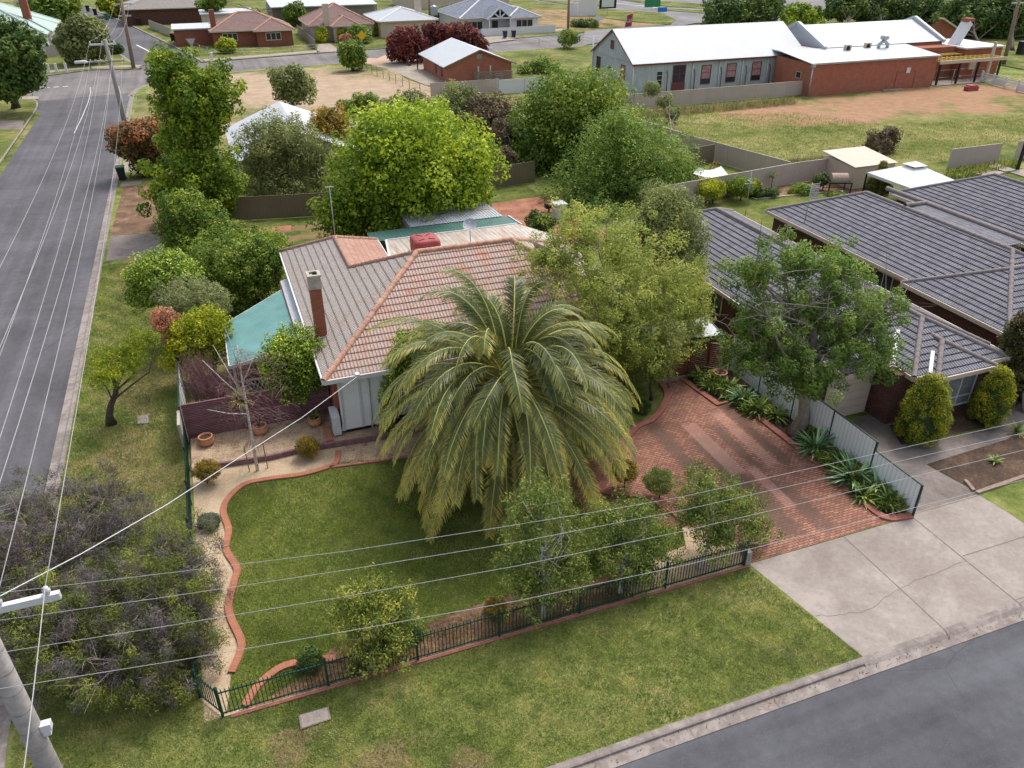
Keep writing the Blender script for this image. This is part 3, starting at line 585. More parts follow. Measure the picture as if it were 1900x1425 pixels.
# roads of the junction beyond
sheet('highway', [G(985, 0), G(1040, 9), G(1090, 14), G(1228, 24), G(1254, 37), G(1245, 46), G(1165, 50), G(1085, 58), G(1080, 85), (105, 165), (150, 150), (400, 100), (900, 500), (100, 420)], .02, M_['asphalt_hwy'])
def island(P): kerb_ = P; slab('traffic_island', [G(*p) for p in P], M_['verge_far'], .12)
island([(1068, 19), (1110, 17), (1180, 21), (1226, 27), (1250, 35), (1254, 38), (1246, 43), (1200, 43), (1165, 40), (1090, 30)])
island([(1000, 1), (1120, 4), (1136, 10), (1128, 13), (1064, 11)]); island([(1150, 0), (1240, 3), (1315, 9), (1312, 17), (1240, 13)]); island([(1215, 16), (1312, 20), (1313, 26), (1235, 20)])
sheet('vacant_dirt', [G(985, 14), G(1070, 20), G(1160, 40), G(1230, 46), G(1160, 50), G(1085, 55), G(1000, 48)], .03, grassm('dirt_block', (.12, .13, .04), (.26, .2, .1), (.4, .26, .15), (.4, .2, .12), s=(.1, .5, 4), dryt=.06))
island([(1500, 62), (1560, 42), (1640, 40), (1760, 52), (1900, 40), (1900, 5), (1700, 0), (1560, 10), (1480, 30)])
island([(1785, 112), (1800, 98), (1849, 79), (1960, 92), (1960, 150), (1900, 130), (1850, 121)])
b = MB()
for P in ([(168, 146), (183, 148), (199, 149), (216, 150)],): pass
for x0 in (90, 107, 124, 141, 158): p, q2 = G(x0-42, 168-x0*.055), G(x0-32, 167-x0*.055); b.bar((p[0], p[1], RZ+.02), (q2[0], q2[1], RZ+.02), .25, .012)
P = [G(167, 160), G(168, 170), G(163, 188), G(152, 215), G(137, 245)]; [b.bar((P[i][0], P[i][1], RZ+.012), (P[i+1][0], P[i+1][1], RZ+.012), .055, .008) for i in range(4)]
P = [G(253, 82), G(280, 96)]; b.bar((P[0][0], P[0][1], RZ+.026), (P[1][0], P[1][1], RZ+.026), .25, .01)
P = [G(1121, 4), G(1200, 12), G(1240, 18)]; [b.bar((P[i][0], P[i][1], .03), (P[i+1][0], P[i+1][1], .03), .4, .01) for i in range(2)]
tag(b.build('road_marking', M_['white_line']), kind='structure')
def fpath(P, w=1.5):
    P = [G(*p) for p in P]; b = line('', P, w, .012, 0); tag(b.build('footpath', M_['path']), kind='structure')
fpath([(55, 136), (168, 125), (262, 122)], 1.8); fpath([(378, 112), (500, 102), (590, 95)], 2.4); fpath([(740, 82), (850, 72), (1000, 60), (1080, 50)], 2.2)
sheet('driveway', [G(588, 97), G(632, 95), G(612, 80), G(590, 82)], .012, M_['path']); sheet('driveway', [G(893, 82), G(960, 73), G(925, 65), G(893, 66)], .016, M_['path'])
sheet('path', [G(0, 222), G(45, 224), G(40, 240), G(0, 240)], .008, M_['conc_dk']); sheet('path', [G(0, 177), G(72, 179), G(72, 184), G(0, 184)], .008, M_['path'])
# ------------------------------------------------------------------ building materials
M_['tile_old'] = tile_mat('lichened_terracotta_tile', (.46, .22, .155), (.41, .335, .30), (.38, .16, .10), .30, .38, .455)
M_['tile_grey'] = tile_mat('greyed_terracotta_tile', (.37, .26, .215), (.37, .34, .315), (.22, .175, .155), .30, .38, .44)
M_['tile_orange'] = tile_mat('orange_lichen_tile', (.46, .24, .18), (.38, .28, .235), (.3, .14, .09), .30, .38, .52)
M_['cap_old'] = plain('ridge_cap_terracotta', (.44, .25, .18), .85, .3, 4, bump=.3)
M_['tile_dark'] = tile_mat('charcoal_roof_tile', (.19, .19, .22), (.2, .18, .2), (.016, .016, .024), .30, .34, .62)
M_['cap_dark'] = plain('charcoal_ridge_cap', (.21, .18, .18), .8, .18, 5, bump=.2)
M_['cream'] = plain('cream_paint', (.5, .42, .34), .6, .06); M_['white'] = plain('white_paint', (.6, .61, .63), .5, .04)
M_['brick_dk'] = brickm('brown_brick', (.16, .072, .05), (.115, .05, .037), (.045, .03, .026)); M_['brick_red'] = brickm('red_brick', (.42, .145, .09), (.33, .11, .07), (.34, .18, .13), ms=.008)
M_['brick_house'] = brickm('orange_brick', (.42, .12, .06), (.3, .09, .05), (.2, .12, .09)); M_['brick_far'] = brickm('far_red_brick', (.3, .1, .065), (.25, .085, .055), (.22, .11, .08), ms=.006)
M_['cement'] = plain('cement_render', (.38, .35, .3), .95, .2, 5, bump=.3)
M_['glass'] = plain('window_glass', (.03, .035, .045), .12, .2); M_['glass_lt'] = plain('curtained_glass', (.22, .23, .24), .2, .2)
M_['board'] = corr('weatherboard', (.76, .77, .79), .14, 'v', .55, .003, .03)
M_['roof_white'] = corr('white_metal_roof', (.46, .485, .52), .2, 'u', .45, .012, .03); M_['roof_green'] = corr('green_metal_roof', (.12, .27, .262), .17, 'v', .45, .03, .18, rib=True)
M_['roof_green2'] = corr('dark_green_metal_roof', (.065, .15, .13), .25, 'u', .45, .03, .15, rib=True)
M_['roof_cream'] = corr('worn_cream_metal_roof', (.46, .42, .38), .25, 'u', .5, .04, .15, streak=(.30, .19, .13), rib=True); M_['roof_grey'] = corr('grey_metal_roof', (.36, .39, .43), .2, 'u', .45, .02, .06)
M_['hall_tin'] = corr('weathered_grey_tin', (.42, .47, .51), .16, 'u', .6, .012, .12, streak=(.30, .31, .32)); M_['maroon'] = plain('maroon_paint', (.15, .045, .05), .6, .2)
M_['curtain'] = plain('pink_curtain', (.36, .2, .21), .8, .25, 2); M_['colb'] = corr('beige_metal_fence', (.46, .385, .35), .2, 'u', .5, .03, .05, rib=True)
M_['colw'] = corr('white_metal_fence', (.80, .82, .86), .2, 'u', .45, .03, .04, rib=True); M_['colbr'] = corr('brown_metal_fence', (.17, .14, .095), .2, 'u', .55, .03, .08, rib=True)
M_['purple'] = corr('purple_stained_paling', (.19, .09, .105), .085, 'v', .8, .03, .3, streak=(.28, .18, .19)); M_['sleeper'] = plain('purple_sleeper', (.2, .115, .125), .9, .35, 7, bump=.5)
M_['jarrah'] = plain('dark_red_timber', (.12, .03, .022), .6, .3, 6); M_['green_post'] = plain('green_steel', (.008, .05, .037), .45, .15)
M_['terra'] = plain('terracotta', (.52, .24, .13), .75, .15, 5, bump=.1); M_['black'] = plain('black_plastic', (.015, .015, .017), .5, .2); M_['steel'] = plain('galvanised_steel', (.42, .44, .47), .4, .12, 6, .6)
M_['greypole'] = plain('grey_concrete_pole', (.30, .28, .265), .85, .18, 6, bump=.2); M_['woodpole'] = plain('weathered_wood_pole', (.22, .165, .125), .9, .25, 5, bump=.4)
M_['wire'] = plain('wire', (.36, .36, .37), .5, .1); M_['red_plastic'] = plain('faded_red_plastic', (.30, .055, .055), .55, .2, 4); M_['opening_shade'] = plain('dark_opening', (.01, .01, .01), .9)  # dark_opening: near-black colour standing in for shade inside the flue and oven mouth
M_['stalk'] = plain('frond_stalk', (.48, .46, .12), .6, .15); M_['yellow_timber'] = plain('yellow_roof_battens', (.5, .36, .07), .7, .2); M_['bluegrey'] = tile_mat('blue_grey_tile', (.24, .27, .33), (.27, .29, .34), (.15, .16, .2), .33, .4, .7)
M_['mint'] = corr('pale_green_tin', (.36, .46, .42), .3, 'u', .5, .02, .08); M_['fartile'] = tile_mat('far_brown_tile', (.30, .17, .145), (.24, .19, .18), (.12, .08, .07), .33, .38, .5); M_['fargrey'] = plain('far_grey_roof', (.27, .25, .23), .8, .15)
# ------------------------------------------------------------------ roofs
def steproof(b, poly, c=.34, off=.035):                     # tile courses as real steps
    P = [np.array(p, float) for p in poly]; n = np.zeros(3)
    for i in range(len(P)): n += np.cross(P[i], P[(i+1) % len(P)])
    n = n/np.linalg.norm(n)
    if n[2] < 0: P = P[::-1]; n = -n
    t = np.array([-n[1], n[0], 0]); t /= np.linalg.norm(t); s = np.cross(n, t); o = min(P, key=lambda p: p @ s); o = P[0]*0+n*(P[0] @ n)
    v0 = min(p @ s for p in P); Q = [(p @ t, p @ s-v0) for p in P]; vm = max(q[1] for q in Q); k = 0
    def clip(Q, lo, hi):
        for sg, lim in ((1, lo), (-1, hi)):
            R = []
            for i in range(len(Q)):
                a, b2 = Q[i], Q[(i+1) % len(Q)]; da, db = sg*(a[1]-lim), sg*(b2[1]-lim)
                if da >= 0: R.append(a)
                if (da >= 0) != (db >= 0): w = da/(da-db); R.append((a[0]+(b2[0]-a[0])*w, a[1]+(b2[1]-a[1])*w))
            Q = R
            if not Q: return Q
        return Q
    def pt(u, v, e): return tuple(t*u+s*(v+v0)+n*(n @ P[0])+n*e)
    while k*c < vm-.01:
        q = clip(Q, k*c, (k+1)*c)
        if len(q) > 2:
            b.face([pt(u, v, off*(1-(v-k*c)/c)) for u, v in q], [(u, v) for u, v in q])
            lo = [x for x in q if abs(x[1]-k*c) < 1e-6]
            if len(lo) > 1: u0, u1 = min(x[0] for x in lo), max(x[0] for x in lo); b.face([pt(u0, k*c, 0), pt(u1, k*c, 0), pt(u1, k*c, off), pt(u0, k*c, off)], [(u0, k*c+.01), (u1, k*c+.01), (u1, k*c+.02), (u0, k*c+.02)])
        k += 1
def caps(b, a, c, r=.12, l=.4):                             # overlapping half-round ridge tiles
    a, c = V3(a), V3(c); d = c-a; n = max(1, int(d.length/l))
    for i in range(n):
        p = a+d*(i/n); q = a+d*((i+1.12)/n); b.tube([p, q], [r*1.03, r*.95], 12, cap=False)
def hiproof(b, cb, x0, x1, y0, y1, z, sl, c=.34, r=.12):
    w, d = x1-x0, y1-y0
    if w < d: h = w/2; A1, A2 = ((x0+x1)/2, y0+h, z+h*sl), ((x0+x1)/2, y1-h, z+h*sl)
    else: h = d/2; A1, A2 = (x0+h, (y0+y1)/2, z+h*sl), (x1-h, (y0+y1)/2, z+h*sl)
    c00, c10, c11, c01 = (x0, y0, z), (x1, y0, z), (x1, y1, z), (x0, y1, z)
    if w < d: fs = [[c00, A1, A2, c01], [c10, c11, A2, A1], [c00, c10, A1], [c11, c01, A2]]; hp = [(c00, A1), (c10, A1), (c01, A2), (c11, A2), (A1, A2)]
    else: fs = [[c00, c10, A2, A1], [c11, c01, A1, A2], [c01, c00, A1], [c10, c11, A2]]; hp = [(c00, A1), (c01, A1), (c10, A2), (c11, A2), (A1, A2)]
    for f in fs: steproof(b, f, c)
    for a, e in hp:
        if (V3(a)-V3(e)).length > .3: caps(cb, (a[0], a[1], a[2]+.0), (e[0], e[1], e[2]+.0), r)
def fascia(b, P, z, h=.22, t=.1):
    for i in range(len(P)): a, c = P[i], P[(i+1) % len(P)]; b.bar((a[0], a[1], z-h/2+.02), (c[0], c[1], z-h/2+.02), t, h)
def rect(x0, x1, y0, y1): return [(x0, y0), (x1, y0), (x1, y1), (x0, y1)]
def walls(x0, x1, y0, y1, z0, z1): return MB().bb(x0, x1, y0, y1, z0, z1)
def window(parent, p, w, h, ax, nrm, frame='white', glass='glass', bars=1, fr=.05, label=None, hbars=()):     # p: lower left corner on the wall; ax 2-D along; nrm 2-D out
    a = Vector((ax[0], ax[1], 0)); n = Vector((nrm[0], nrm[1], 0)); z = Vector((0, 0, 1)); p = V3(p)+n*.03; b = MB()
    b.bar(p+z*fr/2, p+a*w+z*fr/2, .07, fr); b.bar(p+z*(h-fr/2), p+a*w+z*(h-fr/2), .07, fr)
    for i in range(bars+2): q = p+a*(fr/2+(w-fr)*i/(bars+1)); b.bar(q+z*fr, q+z*(h-fr), fr, .062)
    for hb in hbars: b.bar(p+a*fr+z*h*hb, p+a*(w-fr)+z*h*hb, .055, fr*.8)
    f = b.build('window', M_[frame], parent)
    if label: f['label'] = label
    MB().face([p-n*.012+z*.02, p-n*.012+a*w+z*.02, p-n*.012+a*w+z*(h-.02), p-n*.012+z*(h-.02)]).build('pane', M_[glass], f); return f
def part(name, b, m, parent, label=None):
    o = b.build(name, M_[m], parent)
    if label: o['label'] = label
    return o
# ------------------------------------------------------------------ the corner house (measured at scale k about the camera)
K = .968
def Sc(x, y, z): return (x*K, y*K, 20-(20-z)*K)
hs = thing('house', 'house with lichened terracotta tile roof and white weatherboard corner behind the palm', 'house', (8, 33, 0))
ze = 2.75; x1 = 19.4
b = MB(); W0, W1, W2, W3, W4 = Sc(2.75, 30.6, ze), Sc(8.6, 36.45, 5.75), Sc(5.68, 39.37, 4.25), Sc(5.68, 44.2, 4.25), Sc(2.75, 47.1, ze)
steproof(b, [W0, W1, W2, W3, W4], .38, .03); 
b2 = MB(); steproof(b2, [W0, Sc(x1, 30.6, ze), Sc(x1-5.85, 36.45, 5.75), W1], .38, .03)
roof = part('roof', b2, 'tile_old', hs); 
steproof(b, [Sc(x1, 30.6, ze), Sc(x1, 42.3, ze), Sc(x1-5.85, 36.45, 5.75)], .38, .03)
steproof(b, [W1, Sc(x1-5.85, 36.45, 5.75), Sc(x1, 42.3, ze), Sc(8.6, 42.3, ze), W2], .38, .03); part('roof', b, 'tile_grey', hs, 'grey weathered side of the tiled roof')
b = MB(); steproof(b, [W2, Sc(8.6, 42.3, ze), Sc(8.6, 47.1, ze), W3], .38, .03); steproof(b, [W3, Sc(8.6, 47.1, ze), W4], .38, .03); part('roof', b, 'tile_orange', hs, 'back wing of the tiled roof with orange patches')
b = MB(); up = lambda p: (p[0], p[1], p[2]+.0)
for a, c in ((W0, W1), (W1, Sc(x1-5.85, 36.45, 5.75)), (Sc(x1-5.85, 36.45, 5.75), Sc(x1, 30.6, ze)), (Sc(x1-5.85, 36.45, 5.75), Sc(x1, 42.3, ze))): caps(b, up(a), up(c), .14, .42)
part('ridge_caps', b, 'cap_old', hs)
b = MB(); 
for a, c in ((W1, W2), (W2, W3), (W3, W4), (W3, Sc(8.6, 47.1, ze))): caps(b, (a[0], a[1], a[2]+.0), (c[0], c[1], c[2]+.0), .12, .42)
part('ridge_caps', b, 'tile_orange', hs)
b = MB(); e = [Sc(2.72, 30.57, ze), Sc(x1, 30.57, ze), Sc(x1, 42.3, ze), Sc(8.6, 42.3, ze), Sc(8.62, 47.1, ze), Sc(2.72, 47.12, ze)]; fascia(b, e, 20-(20-ze)*K, .2, .12); part('gutter', b, 'white', hs)
z1 = 3.2; b = MB(); b.bb(3.1, 18.3, 30.75, 40.4, 0, z1); b.bb(3.1, 7.9, 40.4, 45.1, 0, z1); part('wall', b, 'brick_house', hs)
b = MB(); b.bb(3.32, 5.25, 30.1, 30.75, .38, z1); b.bb(5.25, 9.0, 30.45, 30.75, .38, z1); part('wall', b, 'board', hs, 'white weatherboard corner wall')
part('base_wall', MB().bb(3.36, 8.9, 30.16, 30.74, .15, .378), 'black', hs)
b = MB(); b.bb(3.24, 3.38, 30.04, 30.18, .38, z1); b.tube([(4.55, 30.03, .2), (4.55, 30.03, 3.1)], .045, 8); b.bb(4.1, 4.2, 30.05, 30.098, .4, 3.1); part('trim', b, 'white', hs)
window(hs, (5.5, 30.45, 1.4), 1.7, 1.35, (1, 0), (0, -1), 'white', 'glass', 2)
part('window_awning', MB().face([(5.2, 30.4, 3.0), (7.4, 30.4, 3.0), (7.4, 29.7, 2.65), (5.2, 29.7, 2.65)]).face([(5.2, 29.7, 2.64), (7.4, 29.7, 2.64), (7.4, 30.4, 2.99), (5.2, 30.4, 2.99)]), 'cement', hs)
cx0, cx1, cy0, cy1 = 2.93, 3.42, 33.1, 33.65; t0 = A(570, 510, 33.4)[2]; t1 = A(572, 534, 33.4)[2]
ch = part('chimney', MB().bb(cx0, cx1, cy0, cy1, 3.1, t1), 'brick_house', hs)
b = MB(); b.bb(cx0-.02, cx1+.02, cy0-.02, cy1+.02, t1+.002, t0-.04)
for q in ((cx0-.05, cx1+.05, cy0-.05, cy0+.08), (cx0-.05, cx1+.05, cy1-.08, cy1+.05), (cx0-.05, cx0+.08, cy0+.08, cy1-.08), (cx1-.08, cx1+.05, cy0+.08, cy1-.08)): b.bb(*q, t0-.04, t0+.05)
part('chimney_cap', b, 'cement', ch); part('flashing', MB().bb(cx0+.02, cx1+.1, cy0-.06, cy0-.002, 3.32, 3.62).bb(cx1+.002, cx1+.06, cy0, cy1, 3.4, 3.72), 'white', ch)
part('flue', MB().tube([(cx0+.3, cy0+.3, t0-.02), (cx0+.3, cy0+.3, t0+.09)], .09, 10), 'opening_shade', ch)
# roof-mounted things
c = A(789, 452, 37.2); t = thing('evaporative_cooler', 'faded red box shaped evaporative cooler on the ridge of the tiled roof', 'air cooler', (c[0], c[1], 5))
b = MB(); w = .64; bt = c[2]-.5
prof = [(w, bt), (w+.03, bt+.15), (w+.03, bt+.70), (w-.02, bt+.80), (w-.10, bt+.85), (w-.45, bt+.87), (.02, bt+.87)]
def rbox(b, cx, cy, prof, n=32, p=12):
    base = len(b.v)
    for rr, z in prof:
        for k in range(n):
            a = 2*pi*k/n; ca, sa = cos(a), sin(a); r = rr/((abs(ca)**p+abs(sa)**p)**(1/p)); b.v.append((cx+r*ca, cy+r*sa, z))
    for i in range(len(prof)-1):
        for k in range(n): k2 = (k+1) % n; b.f.append([base+i*n+k, base+i*n+k2, base+(i+1)*n+k2, base+(i+1)*n+k]); b.uv.append(None); b.sm.append(True)
rbox(b, c[0], c[1], prof); part('housing', b, 'red_plastic', t)
b = MB()
for i in range(7): b.bb(c[0]-.42, c[0]+.42, c[1]-w-.05, c[1]-w-.028, bt+.18+.055*i, bt+.205+.055*i)
for s in (-1, 1): b.bar((c[0]+.1*s, c[1]-.3, bt+.88), (c[0]+.4*s, c[1]-.45, bt+.875), .05, .02); b.bar((c[0]+.1*s, c[1]+.1, bt+.885), (c[0]+.35*s, c[1]+.4, bt+.875), .05, .02)
part('louvres', b, 'maroon', t); part('flashing', MB().bb(c[0]-.75, c[0]+.75, c[1]-.75, c[1]+.7, bt-.25, bt-.01), 'tile_orange', t)
def dish(label, p, r, m, az=2.2, z0=2.9, tilt=.9):
    t = thing('satellite_dish', label, 'satellite dish', (p[0], p[1], z0)); b = MB(); n = Vector((cos(az)*cos(tilt), sin(az)*cos(tilt), sin(tilt))); a = n.orthogonal().normalized(); c2 = n.cross(a)
    P = V3(p); rings = []
    for i in range(5): q = i/4*r; rings.append([P+(a*cos(k*pi/10)+c2*sin(k*pi/10))*q+n*(q*q/r*.35) for k in range(20)])
    for i in range(4):
        for k in range(20): k2 = (k+1) % 20; b.face([rings[i][k], rings[i][k2], rings[i+1][k2], rings[i+1][k]], sm=True)
    part('reflector', b, m, t); b = MB().tube([P, (P.x, P.y, z0)], .03, 6); b.tube([P-c2*r*.6, P+n*r*.8], .015, 5); b.box(P+n*r*.8, (.09, .09, .12)); part('mast', b, 'steel', t)
dish('round blue grey satellite dish above the cream metal roof behind the palm house', A(872, 419, 43.5), .42, 'roof_grey', -2.0)
dish('pale satellite dish seen edge on at the right end of the tiled ridge', A(1003, 466, 34.6), .6, 'cream', .4, 4.8, .9)
p = A(993, 458, 34.8); tag(MB().tube([(p[0], p[1], 5.6), (p[0], p[1], 6.25)], .05, 8).build('roof_vent_pipe', M_['white']), 'short white vent pipe standing on the right end of the tiled ridge', 'vent pipe')
p = G(622, 440, 4); t = thing('antenna_mast', 'thin metal mast with small aerial standing behind the tiled back wing roof', 'antenna', (p[0], p[1], 3)); q = A(613, 345, p[1])
part('mast', MB().tube([(p[0], p[1], 3), (p[0], p[1], q[2])], .022, 6), 'steel', t); b = MB(); b.bar((p[0]-.25, p[1], q[2]-.05), (p[0]+.25, p[1], q[2]-.05), .03, .03)
for i in range(5): b.bar((p[0]-.2+.1*i, p[1]-.15, q[2]-.05), (p[0]-.2+.1*i, p[1]+.15, q[2]-.05), .015, .015)
part('aerial', b, 'steel', t)
# carport and awnings joined to the house
t = thing('carport', 'green ribbed metal carport roof on white posts beside the tiled house', 'carport', (.6, 37, 0))
cp = [(-1, 34.35, 2.3), (2.2, 34.35, 2.78), (2.2, 41.2, 2.78), (-1, 38.9, 2.3)]
b = MB(); b.face(cp, [(p[0], p[1]) for p in cp]); b.face([(x, y, z-.03) for x, y, z in cp[::-1]]); part('roof', b, 'roof_green', t)
b = MB(); 
for i in range(4): a, c = cp[i], cp[(i+1) % 4]; b.bar((a[0], a[1], a[2]-.1), (c[0], c[1], c[2]-.1), .1, .17)
part('roof_edge', b, 'white', t)
for x, y, z in ((-.85, 34.5, 2.2), (-.85, 38.6, 2.2), (2.0, 34.5, 2.65)): part('post', MB().bb(x-.06, x+.06, y-.06, y+.06, 0, z), 'white', t)
b = MB(); b.bar((-.85, 34.47, 1.3), (2, 34.47, 1.3), .05, .07); b.bar((-.85, 34.47, .2), (2, 34.47, .2), .05, .07)
for i in range(15): x = -.85+.19*i; b.bar((x, 34.46, .22), (x+.5 if x < 1.5 else 2, 34.46, 1.28), .015, .03); b.bar((x+.5 if x < 1.5 else 2, 34.45, .22), (x, 34.45, 1.28), .015, .03)
part('lattice', b, 'white', t)
t = thing('side_awning', 'narrow white ribbed awning between the green carport roof and the tiled roof', 'awning', (2.5, 38, 2.9))
part('sheet', MB().face([(2.22, 34.6, 2.86), (2.8, 34.6, 3.0), (2.8, 42.2, 3.0), (2.22, 42.2, 2.86)]).face([(2.22, 42.2, 2.83), (2.8, 42.2, 2.97), (2.8, 34.6, 2.97), (2.22, 34.6, 2.83)]), 'roof_white', t); part('edge', MB().bar((2.2, 34.6, 2.8), (2.2, 42.2, 2.8), .05, .1), 'jarrah', t)
t = thing('patio_roof', 'ribbed worn cream metal patio roof behind the tiled house ridge', 'patio', (13, 44, 0))
P = [G(724, 482, 3.15), G(1045, 441, 3.15), G(960, 415, 2.95), G(716, 446, 2.95)]; part('roof', MB().face(P).face([(p[0], p[1], p[2]-.04) for p in P[::-1]]), 'roof_cream', t)
b = MB(); b.bar(P[0], P[3], .12, .1); b.bar(P[3], P[2], .08, .1); part('edge', b, 'white', t); [part('post', MB().bb(x-.05, x+.05, P[2][1]-.3, P[2][1]-.2, 0, 2.85), 'white', t) for x in (9.5, 13, 17)]
t = thing('pergola_roof', 'dark green ribbed metal strip roof behind the cream patio roof', 'patio', (13, 47, 0))
P = [G(690, 449, 2.9), G(968, 417, 2.9), G(943, 401, 2.9), G(680, 432, 2.9)]; part('roof', MB().face(P).face([(p[0], p[1], p[2]-.04) for p in P[::-1]]), 'roof_green2', t)
b = MB(); b.bar(P[1], P[2], .08, .12); part('edge', b, 'white', t); [part('post', MB().bb(x-.05, x+.05, P[2][1]-.4, P[2][1]-.3, 0, 2.85), 'white', t) for x in (9.5, 13.5, 17)]
t = thing('garden_shed', 'grey metal roofed shed beside the bright green round tree', 'shed', (14, 51, 0))
P = [(11, 48.0, 2.95), (17.3, 48.0, 2.95), (17.2, 52.8, 2.8), (11, 52.8, 2.8)]; part('roof', MB().face(P).face([(p[0], p[1], p[2]-.04) for p in P[::-1]]), 'roof_grey', t); part('wall', walls(11.1, 17.1, 48.2, 52.6, 0, 2.75), 'colb', t)
b = MB(); b.bar((14.9, 50.3, 2.9), (17.1, 50.0, 2.9), .5, .02); part('dark_sheet', b, 'fargrey', t)
# air conditioner on the front wall
p = G(622, 800, .2); t = thing('air_conditioner', 'white outdoor air conditioner unit against the white weatherboard wall', 'air conditioner', (3.0, 30.3, .2))
b = MB(); b.bb(2.82, 3.16, 29.95, 30.95, .28, 1.2); part('casing', b, 'white', t); part('fan_grille', MB().lathe((0, 0, 0), [(.02, 0), (.3, 0)], 20).build('x', M_['black']) and MB().tube([(2.8, 30.6, .75), (2.815, 30.6, .75)], .32, 20), 'fargrey', t)
b = MB(); b.tube([(3.1, 29.93, .5), (3.22, 29.98, .45), (3.3, 30.02, .9), (3.3, 30.05, 2.9)], .035, 7); part('pipe', b, 'white', t); part('feet', MB().bb(2.8, 3.18, 30.05, 30.12, .2, .28).bb(2.8, 3.18, 30.75, 30.82, .2, .28), 'black', t)
for o in [x for x in bpy.data.objects if x.name.startswith('x')]: bpy.data.objects.remove(o)
tag(MB().bb(2.45, 2.75, 29.7, 30.9, .19, .26).build('stepping_pavers', M_['edge_brick']), 'short row of orange pavers beside the white air conditioner', 'pavers')
# ------------------------------------------------------------------ neighbouring brick houses
t = thing('brick_house', 'brown brick unit with charcoal tile roof and cream garage door behind the white fence', 'house', (28, 30, 0)); b = MB(); cb = MB(); sl = .452
hiproof(b, cb, 24.4, 32.8, 23.3, 44.5, 2.6, sl); hiproof(b, cb, 27.1, 32.6, 22.1, 29.4, 2.6, sl); hiproof(b, cb, 28.0, 31.4, 21.65, 27.6, 2.6, sl)
part('roof', b, 'tile_dark', t); part('ridge_caps', cb, 'cap_dark', t)
b = MB(); b.bar((27.02, 23.32, 2.66), (28.6, 24.9, 3.36), .2, .03); b.bar((28.0, 22.1, 2.66), (28.95, 23.05, 3.1), .16, .03); part('valley_flashing', b, 'white', t)
b = MB(); fascia(b, [(24.36, 23.26), (27.06, 23.26), (27.06, 22.06), (27.96, 22.06), (27.96, 21.61), (31.44, 21.61), (31.44, 22.06), (32.84, 22.06), (32.84, 44.54), (24.36, 44.54)], 2.6, .2, .1); part('gutter', b, 'cream', t)
b = MB(); b.bb(24.8, 32.4, 23.75, 44.1, 0, 2.55); b.bb(26.6, 32.2, 22.5, 23.74, 0, 2.55); b.bb(28.35, 31.1, 22.05, 22.49, 0, 2.55); part('wall', b, 'brick_dk', t)
b = MB()
for i in range(5): b.bb(24.0, 26.45, 23.66, 23.70+.012*(i % 2), .05+.43*i, .46+.43*i)
b.bb(24.0, 26.45, 23.70, 23.745, .04, 2.2); part('garage_door', b, 'cream', t)
window(t, (29.15, 22.05, .55), 1.75, 1.65, (1, 0), (0, -1), 'white', 'glass_lt', 1, .06, hbars=(.3,)); 
window(t, (24.8, 34.6, .9), 1.3, 1.4, (0, -1), (-1, 0), 'cream', 'glass', 1)
t = thing('brick_house', 'large brown brick house with charcoal tile roof behind the unit with the cream garage', 'house', (39, 33, 0)); b = MB(); cb = MB(); sl = .475
hiproof(b, cb, 35.1, 43.6, 24.2, 43.75, 2.6, sl); hiproof(b, cb, 34.5, 44.4, 23.7, 30.6, 2.6, sl); part('roof', b, 'tile_dark', t)
caps(cb, (41.0, 39.5, 4.72), (41.0, 29, 4.72), .14); caps(cb, (39.35, 36.2, 4.75), (41.0, 36.2, 4.72), .14); part('ridge_caps', cb, 'cap_dark', t)
b = MB(); b.face([(39.4, 36.2, 4.6), (41, 36.2, 4.66), (41, 29, 4.66), (39.4, 29, 4.6)]); part('roof_step', b, 'tile_dark', t)
b = MB(); fascia(b, [(35.06, 30.64), (35.06, 43.79), (43.64, 43.79), (43.64, 30.6), (44.44, 30.6), (44.44, 23.66), (34.46, 23.66), (34.46, 30.64)], 2.6, .22, .1); part('gutter', b, 'cream', t)
b = MB(); b.bb(35.5, 43.2, 24.6, 43.35, 0, 2.56); b.bb(34.9, 44, 24.1, 30.2, 0, 2.56); part('wall', b, 'brick_dk', t); 
window(t, (35.5, 33.6, .9), 1.5, 1.4, (0, -1), (-1, 0), 'cream', 'glass', 1); part('downpipe', MB().tube([(35.38, 41.6, 0), (35.38, 41.6, 2.1)], .045, 8).bb(35.28, 35.46, 41.5, 41.7, 2.05, 2.3), 'white', t)
b = MB(); b.bb(35.44, 35.495, 31.2, 33.4, 2.1, 2.5); part('window_infill', b, 'cream', t); part('downpipe', MB().bb(34.98, 35.2, 30.22, 30.42, 0, 2.4), 'black', t)
t = thing('brick_house', 'charcoal roofed brick house at the right edge beside the white gazebo', 'house', (50, 35, 0)); b = MB(); cb = MB()
hiproof(b, cb, 46.0, 54.8, 18, 43.9, 2.6, sl); part('roof', b, 'tile_dark', t); part('ridge_caps', cb, 'cap_dark', t)
b = MB(); fascia(b, rect(45.96, 54.84, 17.96, 43.94), 2.6, .22, .1); part('gutter', b, 'cream', t); part('wall', walls(46.4, 54.4, 18.4, 43.5, 0, 2.56), 'brick_dk', t)
for y0, w in ((38.9, 2.0), (35.6, 2.6)):
    window(t, (46.4, y0, 1.0), w, 1.15, (0, -1), (-1, 0), 'white', 'glass_lt', 1); part('window_infill', MB().bb(46.35, 46.39, y0-w, y0, 2.17, 2.5), 'cream', t)
